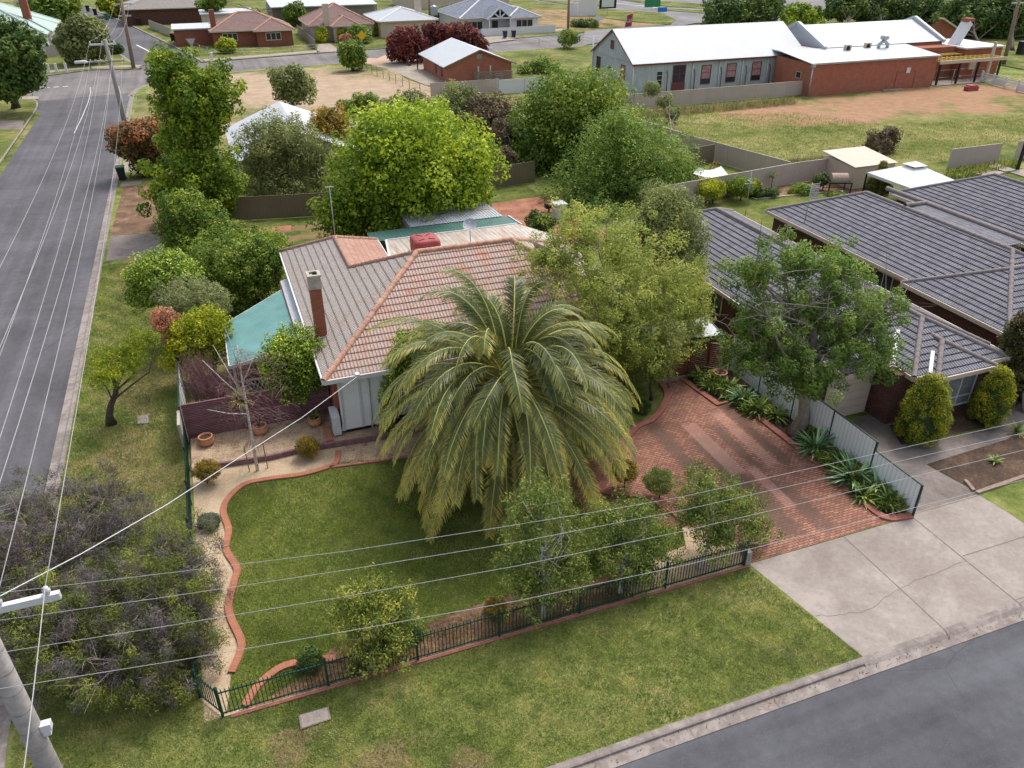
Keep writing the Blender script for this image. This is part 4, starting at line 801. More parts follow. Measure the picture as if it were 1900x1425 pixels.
# antennas in the neighbouring yards
def antenna(label, base, h, kind):
    t = thing('antenna_mast', label, 'antenna', base); x, y, z = base; part('mast', MB().tube([(x, y, z), (x, y, z+h)], .03, 6), 'steel', t); b = MB()
    if kind == 0:
        b.bar((x-.45, y, z+h*.72), (x+.45, y, z+h*.72), .05, .05); b.bar((x, y-.3, z+h*.76), (x, y+.3, z+h*.76), .05, .05); b.bb(x-.1, x+.1, y-.03, y+.03, z+h*.6, z+h*.72)
    else:
        for i in range(8): b.bar((x-.05, y-.02, z+h-.1-.13*i), (x+.62, y-.02, z+h-.1-.13*i), .02, .035); [b.bar((x+.1+.13*j, y-.05, z+h-.16-.13*i), (x+.16+.13*j, y-.05, z+h-.05-.13*i), .02, .05) for j in range(4)]
        b.bar((x+.6, y, z+h), (x+.6, y, z+h-1.05), .03, .03)
    part('aerial', b, 'steel', t)
p = G(1382, 402); antenna('tall thin antenna mast with crossed aerial in the yard behind the dark roofs', (p[0], p[1], 0), 3.6, 0)
p = A(1492, 418, 39.5); antenna('grid shaped television aerial on a mast on the charcoal roof', (p[0], p[1], 3.1), 2.6, 1)
# ------------------------------------------------------------------ grey tin hall, brick hall
t = thing('tin_hall', 'long weathered grey corrugated hall with white gable roof and maroon windows', 'hall', (65, 101, 0)); X0, X1, Y0, Y1 = 52.1, 78.4, 95.4, 107.2; ym = (Y0+Y1)/2; zr = 7.45
b = MB(); b.bb(X0, X1, Y0, Y1, 0, 4.1); b.face([(X0, Y0, 4.1), (X0, ym, zr-.1), (X0, Y1, 4.1)][::-1]); b.face([(X1, Y0, 4.1), (X1, Y1, 4.1), (X1, ym, zr-.1)]); part('wall', b, 'hall_tin', t)
b = MB(); o = .25
for s, ya in ((1, Y0-.35), (-1, Y1+.35)): q = [(X0-o, ya, 3.97), (X1+o, ya, 3.97), (X1+o, ym, zr), (X0-o, ym, zr)]; b.face(q if s > 0 else q[::-1]); b.face([(x, y, z-.06) for x, y, z in (q[::-1] if s > 0 else q)])
part('roof', b, 'roof_white', t); b = MB(); b.bar((X0-o, Y0-.36, 3.86), (X1+o, Y0-.36, 3.86), .12, .2); b.bar((X0-o, Y0-.3, 3.9), (X0-o, ym, zr-.07), .06, .16); b.bar((X0-o, Y1+.3, 3.9), (X0-o, ym, zr-.07), .06, .16); part('fascia', b, 'maroon', t)
xs = [G(x, y, 3.0)[0] for x, y in ((1322, 128), (1370, 126), (1418, 121), (1466, 116))]
for x in (62.3, 66.2, 70.2, 74.2):
    f = window(t, (x, Y0, .9), 1.5, 2.4, (1, 0), (0, -1), 'maroon', 'glass', 0, .09, hbars=(.62,)); part('curtain', MB().face([(x+.1, Y0-.025, 1.6), (x+1.4, Y0-.025, 1.6), (x+1.4, Y0-.025, 3.2), (x+.1, Y0-.025, 3.2)]), 'curtain', f)
f = window(t, (58.0, Y0, 1.3), 1.9, 2.2, (1, 0), (0, -1), 'maroon', 'glass', 1, .09, hbars=(.5,)); part('door_panel', MB().bb(57.95, 59.95, Y0-.06, Y0-.003, .1, 1.28), 'maroon', t); window(t, (55.6, Y0, .7), .9, 2.2, (1, 0), (0, -1), 'white', 'glass', 0, .05, hbars=(.5, .75))
window(t, (X0, 105.9, 1.1), 1.2, 2.5, (0, -1), (-1, 0), 'maroon', 'glass', 0, .09, hbars=(.5,)); window(t, (X0, 98.6, .9), 1.2, 2.6, (0, -1), (-1, 0), 'maroon', 'curtain', 0, .09, hbars=(.5,)); window(t, (X0, 101.9, 5.0), .9, 1.1, (0, -1), (-1, 0), 'maroon', 'maroon', 0, .09)
part('wall_rail', MB().bar((X0-.04, Y0, 4.05), (X0-.04, Y1, 4.05), .05, .08), 'steel', t)
b = MB()
for x in (X0+.05, 60.9, 65.0, 68.6, 72.6, X1-.6): part('downpipe', MB().tube([(x, Y0-.12, .1), (x, Y0-.12, 3.85)], .07, 8), 'white', t)
part('downpipe', MB().tube([(X0-.15, Y1-.2, .1), (X0-.15, Y1-.2, 6)], .08, 8), 'white', t)
for x in (57.1, 61.2, 65.3, 69.2, 73.0): part('buttress', MB().tube([(x, Y0-.3, 0), (x, Y0-.3, 2.4), (x-.02, Y0-.05, 2.9)], .06, 6), 'maroon', t)
for x, y in ((60, 36), (63, 36)): pass
t = thing('brick_hall', 'red brick hall with white metal skillion roof and parapet gables beside the grey tin hall', 'hall', (84, 95, 0))
b = MB(); b.bb(73.6, 94.3, 87.5, 95, 0, 3.95); b.bb(79.8, 101, 94, 106, 0, 4.6); part('wall', b, 'brick_red', t)
b = MB(); q = [(73.3, 87.3, 4.02), (94.5, 87.3, 4.02), (94.5, 94.2, 4.7), (73.3, 94.2, 4.7)]; b.face(q); b.face([(x, y, z-.1) for x, y, z in q[::-1]]); b.bb(73.6, 79.6, 94.2, 107, 4.5, 4.65)
q = [(80.6, 93.9, 4.75), (101, 93.9, 4.75), (101, 100, 7.0), (80.6, 100, 7.0)]; b.face(q); q = [(80.6, 106, 4.75), (101, 106, 4.75), (101, 100, 7.0), (80.6, 100, 7.0)]; b.face(q[::-1]); part('roof', b, 'roof_white', t)
b = MB()
for x in (80.3, 101.2):
    b = MB(); b.bar((x, 93.6, 4.75), (x, 100, 7.25), .5, .5); b.bar((x, 106.4, 4.75), (x, 100, 7.25), .5, .5); b.face([(x-.1, 93.8, 4), (x-.1, 93.8, 4.8), (x-.1, 100, 7.2), (x-.1, 106.2, 4.8), (x-.1, 106.2, 4)][::-1]); part('parapet', b, 'roof_white', t)
b = MB(); b.bar((73.4, 87.3, 3.9), (94.5, 87.3, 3.9), .12, .12); b.tube([(73.5, 87.25, 0), (73.5, 87.25, 3.8)], .08, 8); b.bb(73.3, 73.75, 87.05, 87.45, 3.6, 3.95); part('gutter', b, 'steel', t)
window(t, (73.6, 90.4, 1.9), 1.0, .8, (0, -1), (-1, 0), 'cream', 'glass', 0); part('wall_sign', MB().bb(89.2, 89.85, 87.42, 87.46, 2.0, 2.7), 'white', t)
b = MB(); [b.bar(a, c, .03, .06) for a, c in (((87.7, 87.46, 0), (87.7, 87.46, 2.2)), ((90.9, 87.46, 0), (90.9, 87.46, 2.2)), ((87.7, 87.46, 2.2), (90.9, 87.46, 2.2)))]; part('bricked_up_door', b, 'edge_red', t)
for px, py in ((1571, 93), (1608, 89)):
    p = G(px, py+4, 4.25); u = thing('roof_air_conditioner', 'boxy outdoor unit on the brick hall roof, %s' % ('nearer the tin hall' if px < 1590 else 'beside the round roof cowl'), 'air conditioner', p, 'outdoor units on the brick hall roof')
    part('casing', MB().bb(p[0]-.45, p[0]+.45, p[1]-.25, p[1]+.25, p[2], p[2]+.95), 'cream', u); part('fan_grille', MB().tube([(p[0]-.1, p[1]-.26, p[2]+.55), (p[0]-.1, p[1]-.28, p[2]+.55)], .3, 16), 'black', u)
p = G(1637, 92, 4.3); t = thing('roof_exhaust', 'silver duct with round cowl on the white roof of the brick hall', 'roof vent', p); b = MB(); b.tube([(p[0]-.8, p[1], p[2]), (p[0]-.75, p[1], p[2]+.7), (p[0], p[1], p[2]+1.15), (p[0]+.75, p[1], p[2]+.7), (p[0]+.8, p[1], p[2])], .24, 10); part('duct', b, 'steel', t)
part('cowl', MB().lathe((p[0], p[1], p[2]+1.2), [(.2, 0), (.5, .1), (.62, .35), (.5, .6), (.05, .7)], 14), 'steel', t)
# worn brick annex with battens, right of the brick hall
t = thing('brick_annex', 'worn orange brick annex with tall white chimney, open yellow battens and veranda posts', 'building', (101, 92, 0))
b = MB(); b.bb(101.6, 108.5, 89.9, 98, 0, 4.1); b.bb(94.6, 101.5, 91.5, 94.0, 0, 4.3); part('wall', b, 'brick_house', t); part('roof', MB().bb(101.4, 108.7, 89.7, 98.2, 4.11, 4.3), 'white', t)
b = MB(); b.bar((102.2, 93, 3.9), (104.2, 93.2, 7.2), 1.3, .9); part('chimney', b, 'white', t); part('chimney_pot', MB().bb(103.6, 104.9, 92.6, 93.8, 7.25, 7.7), 'brick_house', t)
b = MB()
for y in (87.6, 88.35, 89.1): b.bar((94.6, y, 3.15+.1*(y-87.6)), (106.4, y, 3.15+.1*(y-87.6)), .12, .12)
for x in [94.8+.85*i for i in range(14)]: b.bar((x, 87.4, 3.05), (x, 89.85, 3.28), .1, .12)
for y in (90.2, 91): b.bar((94.6, y, 3.45), (101.4, y, 3.5), .12, .12)
part('roof_battens', b, 'yellow_timber', t); part('fascia', MB().bar((94.5, 87.2, 3.05), (106.6, 87.2, 3.05), .12, .42), 'cream', t)
for x in (94.9, 98.4, 101.8, 105.8): part('post', MB().bb(x-.11, x+.11, 87.25, 87.47, 0, 2.84), 'black', t)
part('meter_box', MB().bb(102.8, 103.9, 89.6, 89.88, 1.4, 2.5), 'cream', t); part('veranda_slab', MB().bb(94.4, 107, 87, 89.88, 0, .14), 'conc', t)
b = MB(); b.bb(104.2, 104.5, 87.6, 87.9, .14, 5.2); part('corner_post', b, 'cream', t)
t = thing('portico', 'brown gabled parapet rising behind the white chimney', 'building', (108, 112, 0)); b = MB(); p = A(1740, 46, 112); q = A(1783, 60, 112)
b.bb(p[0]-4, q[0]+.3, 112, 116, 0, p[2]-1.6); b.face([(p[0]-4, 112, p[2]-1.6), (q[0]+.3, 112, p[2]-1.6), (p[0]+.6, 112, p[2]+.9)]); part('wall', b, 'brick_house', t); part('coping', MB().bar((p[0]+.5, 112, p[2]+1), (q[0]+.5, 112, p[2]-1.5), 1, .25), 'cream', t)
# ------------------------------------------------------------------ small red brick building with white roof
t = thing('brick_cottage', 'small red brick building with white metal gable roof and two white downpipes', 'house', (37, 118, 0)); zw = 2.35; zp = 4.2; q = (32.6, 42.2, 113.2, 126)
b = MB(); b.bb(q[0], q[1], q[2], q[3], 0, zw); xm = 37.4; b.face([(q[0], q[2], zw), (q[1], q[2], zw), (xm, q[2], zp-.08)]); part('wall', b, 'brick_red', t)
b = MB(); o = .45
for s, xa in ((1, q[0]-.6), (-1, q[1]+.6)): r = [(xa, q[2]-o, zw-.2), (xm, q[2]-o, zp), (xm, q[3]+.6, zp), (xa, q[3]+.6, zw-.2)]; b.face(r[::-1] if s > 0 else r); b.face([(x, y, z-.1) for x, y, z in (r if s > 0 else r[::-1])])
part('roof', b, 'roof_white', t); b = MB(); b.bar((q[0]-.6, q[2]-o, zw-.27), (xm, q[2]-o, zp-.07), .08, .16); b.bar((q[1]+.6, q[2]-o, zw-.27), (xm, q[2]-o, zp-.07), .08, .16); part('barge_board', b, 'woodpole', t)
for x in (37.1, 38.9): part('downpipe', MB().bb(x, x+.18, q[2]-.14, q[2]-.02, .2, 2.0), 'white', t)
part('gable_vent', MB().bb(37.0, 37.8, q[2]-.05, q[2]-.004, 2.9, 3.6), 'fargrey', t)
for y in (115.5, 118.5): window(t, (q[0], y+.5, .5), .6, 1.6, (0, -1), (-1, 0), 'black', 'glass', 0)
part('box_unit', MB().bb(38.0, 38.9, 112.7, 113.1, .1, .8).bb(39.6, 40.8, 112.7, 113.1, .1, .9), 'cream', t)
part('porch_post', MB().bb(31.5, 31.65, 125.6, 125.75, 0, 2.1), 'black', t)
# ------------------------------------------------------------------ houses along the far street
def farhouse(label, x0, x1, y0, y1, ze, sl, wall, rf, name='house', ext=(), chim=None, wins=(), loc=None, capm='cap_old'):
    t = thing(name, label, 'house', ((x0+x1)/2, (y0+y1)/2, 0)); b = MB(); cb = MB(); wb = MB(); hiproof(b, cb, x0, x1, y0, y1, ze, sl, .4, .16); wb.bb(x0+.5, x1-.5, y0+.5, y1-.5, 0, ze-.03)
    for e in ext: hiproof(b, cb, *e, ze, sl, .4, .16); wb.bb(e[0]+.5, e[1]-.5, e[2]+.5, e[3]-.5, 0, ze-.04)
    part('roof', b, rf, t); part('ridge_caps', cb, capm, t); part('wall', wb, wall, t); g = MB(); fascia(g, rect(x0-.02, x1+.02, y0-.02, y1+.02), ze, .2, .12); [fascia(g, rect(e[0]-.02, e[1]+.02, e[2]-.02, e[3]+.02), ze, .2, .12) for e in ext]; part('gutter', g, 'cream', t)
    if chim: x, y, w, z = chim; part('chimney', MB().bb(x-w/2, x+w/2, y-w/2, y+w/2, ze-.2, z), wall, t)
    for x, y, w, h, z in wins: window(t, (x, y, z), w, h, (1, 0), (0, -1), 'cream', 'glass', 2, .12)
    return t
farhouse('red brick house with brown hip roof and two wide windows across the far street', 3.2, 17.4, 161.0, 172, 2.7, .45, 'brick_far', 'fartile', 'brick_house', [(10.6, 17.8, 159.2, 168)], (4.2, 164.5, .9, 5.9), [(5.3, 161.5, 2.6, 1.3, 1.0), (12.6, 159.7, 2.7, 1.3, 1.0)])
farhouse('cream brick house with brown hip roof and tall orange chimney beyond the far street', 20.6, 33, 163, 176, 2.8, .5, 'cream', 'fartile', 'cream_house', [(24.5, 30, 160.6, 168)], (24.2, 163.2, 1.0, 6.4), [(25.8, 161.1, 2.2, 1.4, .9)])
farhouse('white roofed cottage between the cream brick house and the blue grey house', 34, 46, 164, 178, 2.9, .3, 'cream', 'roof_white', 'white_roof_house', [], (43.5, 170, 1.1, 6.2), [], None, 'white')
farhouse('wide blue grey roofed white house with gabled porch behind the white picket fence', 50, 66, 163.5, 180, 2.9, .42, 'white', 'bluegrey', 'weatherboard_house', [(59.5, 66.6, 161.5, 172)], None, [(51.6, 164, 3.4, 1.6, .7), (61.4, 162, 3.6, 1.8, .7)], None, 'white')
t = thing('porch', 'white gabled timber porch with open fretwork in front of the blue grey roof', 'porch', (57.6, 161, 0)); b = MB(); gx0, gx1, gy, gz, gp = 55.3, 59.9, 160.9, 3.0, 4.9; gm = (gx0+gx1)/2
for a, c in (((gx0-.3, gy, gz-.2), (gm, gy, gp)), ((gx1+.3, gy, gz-.2), (gm, gy, gp)), ((gx0, gy, gz), (gx1, gy, gz)), ((gm, gy, gz), (gm, gy, gp)), ((gm-1, gy, gz+.8), (gm, gy, gz)), ((gm+1, gy, gz+.8), (gm, gy, gz)), ((gx0+.1, gy, 0), (gx0+.1, gy, gz)), ((gx1-.1, gy, 0), (gx1-.1, gy, gz))): b.bar(a, c, .2, .24)
part('frame', b, 'white', t); part('roof', MB().face([(gx0-.4, gy-.1, gz-.15), (gm, gy-.1, gp+.12), (gm, 166, gp+.12), (gx0-.4, 166, gz-.15)][::-1]).face([(gx1+.4, gy-.1, gz-.15), (gm, gy-.1, gp+.12), (gm, 166, gp+.12), (gx1+.4, 166, gz-.15)]), 'bluegrey', t); part('door', MB().bb(57, 58.2, 163.85, 163.95, 0, 2.3), 'glass', t)
farhouse('mint green tin roofed house at the top left corner with a striped brick chimney', -44, -22.8, 163.5, 186, 3.0, .5, 'white', 'mint', 'tin_roof_house', [(-30, -22.4, 168, 180)], None, [], None, 'mint')
p = A(60, 40, 172); t = thing('brick_chimney', 'tall banded red brick chimney at the mint green roof', 'chimney', (p[0]-.2, 172, 3)); part('stack', MB().bb(-26.7, -25.5, 171.4, 172.6, 3.2, 8.6), 'brick_far', t); part('chimney_cap', MB().bb(-26.8, -25.4, 171.3, 172.7, 8.6, 10.0), 'cement', t)
def shed(label, x0, x1, y0, y1, z, roof='roof_white', wall='cream', name='shed', cat='shed', rise=.5, openfront=False):
    t = thing(name, label, cat, ((x0+x1)/2, (y0+y1)/2, 0)); part('wall', walls(x0+.3, x1-.3, y0+(1.8 if openfront else .3), y1-.3, 0, z-.05), wall, t); q = [(x0, y0, z), (x1, y0, z), (x1, y1, z+rise), (x0, y1, z+rise)]
    part('roof', MB().face(q).face([(a, c, d-.18) for a, c, d in q[::-1]]).bar((x0, y0, z-.08), (x1, y0, z-.08), .08, .2), roof, t)
    if openfront: [part('post', MB().bb(a, a+.25, y0+.2, y0+.45, 0, z-.2), 'woodpole', t) for a in (x0+.2, x1-.45)]
    return t
shed('red brick garage with flat white roof beside the brown tiled brick house', -3.0, 5.6, 165, 173, 2.9, 'roof_white', 'brick_far', 'garage', 'garage', .1)
shed('cream walled building with flat white roof behind the brick garage', 2.5, 13, 186, 194, 3.3, 'roof_white', 'cream', 'outbuilding', 'building', .2)
shed('long white ribbed roof of an open machinery shed behind the brown tiled house', 17, 40, 192, 206, 3.6, 'roof_white', 'fargrey', 'machinery_shed', 'shed', 1.2, True)
farhouse('house with low grey brown hip roof at the top of the far side road', -13, 6.5, 203, 222, 3.2, .3, 'brick_dk', 'fargrey', 'grey_roof_house', [], None, [], None, 'fargrey')
shed('big pale roof at the top edge behind the machinery shed', 52, 80, 215, 232, 3.5, 'roof_white', 'cream', 'warehouse', 'building', 1)
# house hidden among the trees left of the bright green tree
t = thing('white_roof_house', 'white metal roofed house half hidden behind the tall narrow green tree', 'house', (6, 76, 0)); b = MB()
P = [G(405, 212, 4.0), G(462, 205, 4.6), G(490, 232, 3.4), G(420, 262, 2.9)]
b = MB(); X0, X1, Y0, Y1 = 1.5, 12.5, 70, 84
for s in (1, -1):
    xa = X0 if s > 0 else X1; r = [(xa, Y0, 2.3), (7, Y0, 4.5), (7, Y1, 4.5), (xa, Y1, 2.3)]; b.face(r[::-1] if s > 0 else r); b.face([(x, y, z-.1) for x, y, z in (r if s > 0 else r[::-1])])
b.bb(13.0, 17, 72, 80, 2.7, 2.8); part('roof', b, 'roof_white', t); w_ = walls(X0+.5, X1-.5, Y0+.5, Y1-.5, 0, 2.25); w_.face([(X0+.5, Y0+.5, 2.2), (X1-.5, Y0+.5, 2.2), (7, Y0+.5, 4.3)]); part('wall', w_, 'cream', t)
# ------------------------------------------------------------------ vegetation
L_ = {}
L_['bright'] = leafm('leaves_bright', (0.112, 0.195, 0.018), (0.304, 0.429, 0.033), (0.689, 0.741, 0.068), .35)
L_['mid'] = leafm('leaves_mid_green', (0.070, 0.133, 0.018), (0.161, 0.254, 0.033), (0.370, 0.428, 0.068), .3)
L_['ash'] = leafm('leaves_ash', (0.074, 0.154, 0.028), (0.186, 0.286, 0.046), (0.370, 0.469, 0.084), .3)
L_['liq'] = leafm('leaves_sweetgum', (0.081, 0.147, 0.015), (0.196, 0.293, 0.024), (0.390, 0.469, 0.046), .32)
L_['dark'] = leafm('leaves_dark', (0.039, 0.078, 0.020), (0.085, 0.147, 0.031), (0.170, 0.235, 0.051), .25)
L_['park'] = leafm('leaves_park', (0.044, 0.087, 0.022), (0.088, 0.156, 0.033), (0.189, 0.254, 0.054), .25)
L_['olive'] = leafm('leaves_olive', (0.107, 0.131, 0.043), (0.215, 0.253, 0.085), (0.391, 0.411, 0.153), .3)
L_['feather'] = leafm('leaves_golden_feathery', (.17, .225, .045), (.40, .46, .095), (.62, .60, .17), .45)
L_['birch'] = leafm('leaves_birch', (0.076, 0.133, 0.029), (0.192, 0.265, 0.058), (0.433, 0.442, 0.122), .32)
L_['birchy'] = leafm('leaves_gold_birch', (0.106, 0.167, 0.031), (0.276, 0.332, 0.060), (0.574, 0.528, 0.136), .35)
L_['greybirch'] = leafm('leaves_grey_birch', (0.128, 0.167, 0.051), (0.276, 0.323, 0.102), (0.489, 0.508, 0.204), .3)
L_['red'] = leafm('leaves_dark_red', (0.066, 0.017, 0.020), (0.177, 0.041, 0.037), (0.332, 0.091, 0.061), .2)
L_['rust'] = leafm('leaves_rusty', (0.064, 0.069, 0.025), (0.181, 0.117, 0.043), (0.468, 0.167, 0.068), .25)
L_['brown'] = leafm('leaves_brown', (0.064, 0.049, 0.034), (0.149, 0.107, 0.060), (0.255, 0.196, 0.093), .2)
L_['lime'] = leafm('leaves_lime', (0.122, 0.177, 0.014), (0.350, 0.402, 0.017), (0.630, 0.612, 0.042), .35)
L_['shrub'] = leafm('leaves_glossy', (0.052, 0.112, 0.014), (0.204, 0.318, 0.031), (0.653, 0.748, 0.102), .25, .4)
L_['conifer'] = leafm('leaves_conifer', (0.094, 0.129, 0.012), (0.244, 0.267, 0.018), (0.469, 0.448, 0.030), .2)
L_['conifer2'] = leafm('leaves_conifer_dark', (0.085, 0.107, 0.025), (0.191, 0.196, 0.048), (0.340, 0.293, 0.068), .2)
L_['grey'] = leafm('twigs_grey', (0.098, 0.078, 0.088), (0.234, 0.195, 0.195), (0.390, 0.332, 0.321), .1)
L_['mela'] = leafm('leaves_tea_tree', (0.052, 0.068, 0.015), (0.130, 0.160, 0.031), (0.309, 0.351, 0.054), .25)
L_['tan'] = leafm('leaves_bronze', (0.106, 0.098, 0.020), (0.297, 0.215, 0.034), (0.595, 0.371, 0.051), .25)
L_['pink'] = leafm('flowers_pink', (0.275, 0.132, 0.077), (0.550, 0.242, 0.154), (0.715, 0.385, 0.242), .3)
L_['ros'] = leafm('leaves_grey_green', (0.106, 0.128, 0.051), (0.255, 0.293, 0.119), (0.468, 0.489, 0.221), .25)
L_['agave'] = leafm('agave_leaves', (0.064, 0.147, 0.076), (0.149, 0.293, 0.145), (0.361, 0.547, 0.272), .1, .45)
L_['strap'] = leafm('strap_leaves', (0.064, 0.117, 0.020), (0.170, 0.254, 0.051), (0.404, 0.469, 0.119), .25, .5)
L_['yucca'] = leafm('yucca_leaves', (0.086, 0.122, 0.016), (0.286, 0.315, 0.065), (0.601, 0.543, 0.169), .25, .5)
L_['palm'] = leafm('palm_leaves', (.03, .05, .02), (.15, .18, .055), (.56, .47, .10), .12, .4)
L_['deadpalm'] = leafm('palm_leaves_old', (.16, .13, .03), (.40, .31, .05), (.38, .28, .16), .2, .6)
L_['straw'] = leafm('dry_grass', (0.115, 0.133, 0.038), (0.288, 0.265, 0.106), (0.499, 0.428, 0.240), .3)
L_['weed'] = leafm('weeds', (0.085, 0.147, 0.025), (0.213, 0.293, 0.051), (0.531, 0.469, 0.136), .3)
L_['ash2'] = leafm('leaves_ash_near', (.075, .14, .022), (.17, .27, .045), (.33, .43, .08), .35)
L_['dkedge'] = leafm('leaves_edge_tree', (.035, .04, .015), (.09, .09, .03), (.19, .15, .05), .2)
L_['twigd'] = leafm('twigs_purple_grey', (.05, .04, .045), (.12, .10, .105), (.22, .19, .19), .05)
B_ = {'dark': plain('bark_dark', (.07, .055, .045), .95, .35, 6, bump=.6), 'grey': plain('bark_grey', (.22, .19, .16), .95, .3, 6, bump=.5), 'pale': plain('bark_pale', (.36, .31, .25), .9, .2, 6, bump=.3)}
def birchbark():
    g = NG('birch_bark'); o = g.obj(); m = g.n('ShaderNodeMapping'); g.l(o, m.inputs[0]); m.inputs['Scale'].default_value = (6, 6, 26); n = g.noise(m.outputs[0], 1, 4, .7)
    return g.done(g.ramp(n, [(.36, (.08, .07, .06)), (.44, (.55, .53, .5)), (.7, (.72, .7, .68))]), .8)
B_['birch'] = birchbark(); B_['palm'] = plain('palm_bark', (.14, .10, .07), .95, .4, 8, bump=.9); B_['scar'] = plain('palm_fibre', (.33, .2, .12), .9, .4, 6, bump=.5); B_['twig'] = plain('grey_twigs', (.24, .2, .185), .9, .25, 6); B_['redtwig'] = plain('purple_twigs', (.24, .13, .13), .9, .3, 6)
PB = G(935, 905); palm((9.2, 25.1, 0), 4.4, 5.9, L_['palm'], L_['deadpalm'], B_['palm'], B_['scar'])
def T(label, base_px, Y, lobes, leaf, bark='dark', name='tree', cat='tree', bx=None, **kw):
    """lobes in photo pixels at their own distances; base from its ground point or from (x, Y)"""
    b = G(*base_px) if base_px else (bx, Y, 0)
    LB = [lobez(l[0], l[1], l[4], l[2], l[3]) if len(l) > 4 and l[4] < 6 else lobe(l[0], l[1], (l[4] if len(l) > 4 else Y), l[2], l[3]) for l in lobes]
    return tree(name, label, cat, b, LB, L_[leaf], B_[bark], **kw)
crown_light = lambda C: np.clip((C[:, 2]-C[:, 2].mean())*.05+(C[:, 0]-C[:, 0].mean())*.02, -.25, .25)  # sunlight put into leaf colour: paler towards crown top and the sun's side
T('big round bright yellow green tree behind the tiled house', None, 53, [(765, 285, 115, 85), (700, 320, 80, 85), (835, 320, 80, 80), (765, 370, 100, 60), (655, 375, 42, 55), (855, 365, 55, 45), (760, 240, 85, 42), (870, 300, 48, 45), (620, 400, 34, 40), (800, 405, 42, 28), (690, 415, 50, 30)], 'bright', bx=12.6, size=.62, dens=1.35, nl=62000, L=.24, Wd=.17, seed=2, up=.5, tr=.3, vbias=crown_light, vmix=.65)
T('large mid green tree with pale tips behind the bright round tree, nearest the beige fence', None, 68, [(1048, 178, 64, 42), (1110, 195, 62, 55), (1005, 230, 56, 50), (1065, 260, 92, 58), (975, 300, 56, 50), (1045, 335, 84, 60), (1140, 240, 46, 45), (1000, 360, 50, 36)], 'mid', bx=29, size=.7, dens=1.3, nl=45000, L=.28, Wd=.19, seed=4, tr=.3, vbias=crown_light, vmix=.6)
T('large soft blue green ash tree beside the dark trees, behind the birch', None, 58, [(1165, 260, 68, 48), (1205, 300, 76, 60), (1115, 310, 68, 58), (1245, 350, 56, 50), (1160, 365, 95, 58), (1075, 365, 60, 50), (1148, 232, 34, 26), (1262, 310, 34, 38), (1200, 410, 70, 45), (1100, 405, 60, 40, 54)], 'ash', bx=32, size=.6, dens=1.2, nl=60000, L=.24, Wd=.10, seed=5, tr=.28, up=.8, vbias=crown_light)
T('tall narrow green tree with two tops beside the left street', None, 62, [(312, 125, 44, 28), (340, 155, 52, 34), (402, 165, 34, 34), (322, 190, 34, 26), (385, 205, 40, 28), (350, 235, 40, 36), (392, 240, 24, 20), (338, 280, 38, 34), (385, 300, 46, 32), (350, 330, 60, 36), (398, 350, 42, 34), (320, 370, 40, 28), (370, 385, 50, 26)], 'liq', bx=-.8, size=.5, dens=1.0, jit=.35, nl=48000, L=.24, Wd=.17, seed=6, tr=.25, toph=11)
T('rusty red topped bush tree on the left street verge', None, 78, [(262, 248, 46, 22), (240, 265, 32, 25), (285, 275, 34, 32), (270, 300, 28, 25)], 'rust', bx=-5, size=.6, dens=1.2, nl=14000, L=.3, Wd=.16, seed=7, vmix=.5, vbias=lambda C: np.clip((C[:, 2]-C[:, 2].mean())*.25, -.3, .5))
T('brown bush behind the rusty topped bush', None, 84, [(305, 232, 22, 20), (292, 250, 18, 16)], 'rust', bx=-3, size=.6, nl=4000, L=.3, Wd=.16, seed=8)
T('thin grey green wattle tree in front of the hidden white roof', None, 67, [(510, 250, 58, 36), (560, 280, 56, 42), (475, 285, 40, 34), (535, 325, 72, 34), (600, 310, 34, 38), (480, 335, 45, 26)], 'olive', 'grey', bx=6, size=.55, dens=.95, nl=40000, L=.22, Wd=.08, seed=9, tr=.18, limbs=22, twigs=2)
T('brown green small tree left of the bright round tree', None, 74, [(612, 225, 34, 28), (622, 262, 34, 34), (600, 250, 25, 25)], 'tan', bx=9.5, size=.6, nl=13000, L=.24, Wd=.13, seed=10, vmix=.5)
T('lone sparse small tree on the dry vacant block', (545, 196), 0, [(530, 148, 30, 22, 100), (558, 158, 26, 24, 100), (540, 172, 26, 18, 100)], 'olive', 'grey', size=.8, nl=7000, L=.36, Wd=.2, seed=11, limbs=12)
T('small bushy tree at the far street edge of the vacant block', (655, 131), 0, [(652, 92, 20, 16, 128), (660, 108, 20, 16, 128), (645, 104, 16, 14, 128)], 'mid', size=.9, nl=5000, L=.45, Wd=.24, seed=12)
T('dense mid green tree above the concrete crossing on the left street', None, 52, [(345, 385, 42, 28), (360, 430, 48, 38), (325, 425, 30, 32), (385, 410, 28, 30)], 'mid', bx=-1, size=.42, dens=1.3, nl=22000, L=.17, Wd=.1, seed=13)
T('large rounded yellow speckled bush nearest the left street kerb', None, 43, [(298, 500, 52, 30), (268, 535, 32, 36), (325, 520, 42, 34)], 'shrub', bx=-1.9, name='bush', cat='bush', size=.3, dens=1.5, nl=22000, L=.12, Wd=.08, seed=14, vmix=.3)
T('broad dark green bush behind the green carport roof', None, 46, [(420, 475, 58, 34), (470, 505, 50, 48), (395, 505, 45, 38), (495, 470, 35, 35), (440, 540, 50, 36)], 'mid', bx=1, name='bush', cat='bush', size=.35, dens=1.4, nl=36000, L=.14, Wd=.085, seed=15, vmix=.4)
T('bushy tree behind the broad dark green bush', None, 50, [(430, 440, 45, 25), (490, 460, 45, 30), (390, 460, 40, 25)], 'mid', bx=2, size=.4, nl=14000, L=.16, Wd=.1, seed=115)
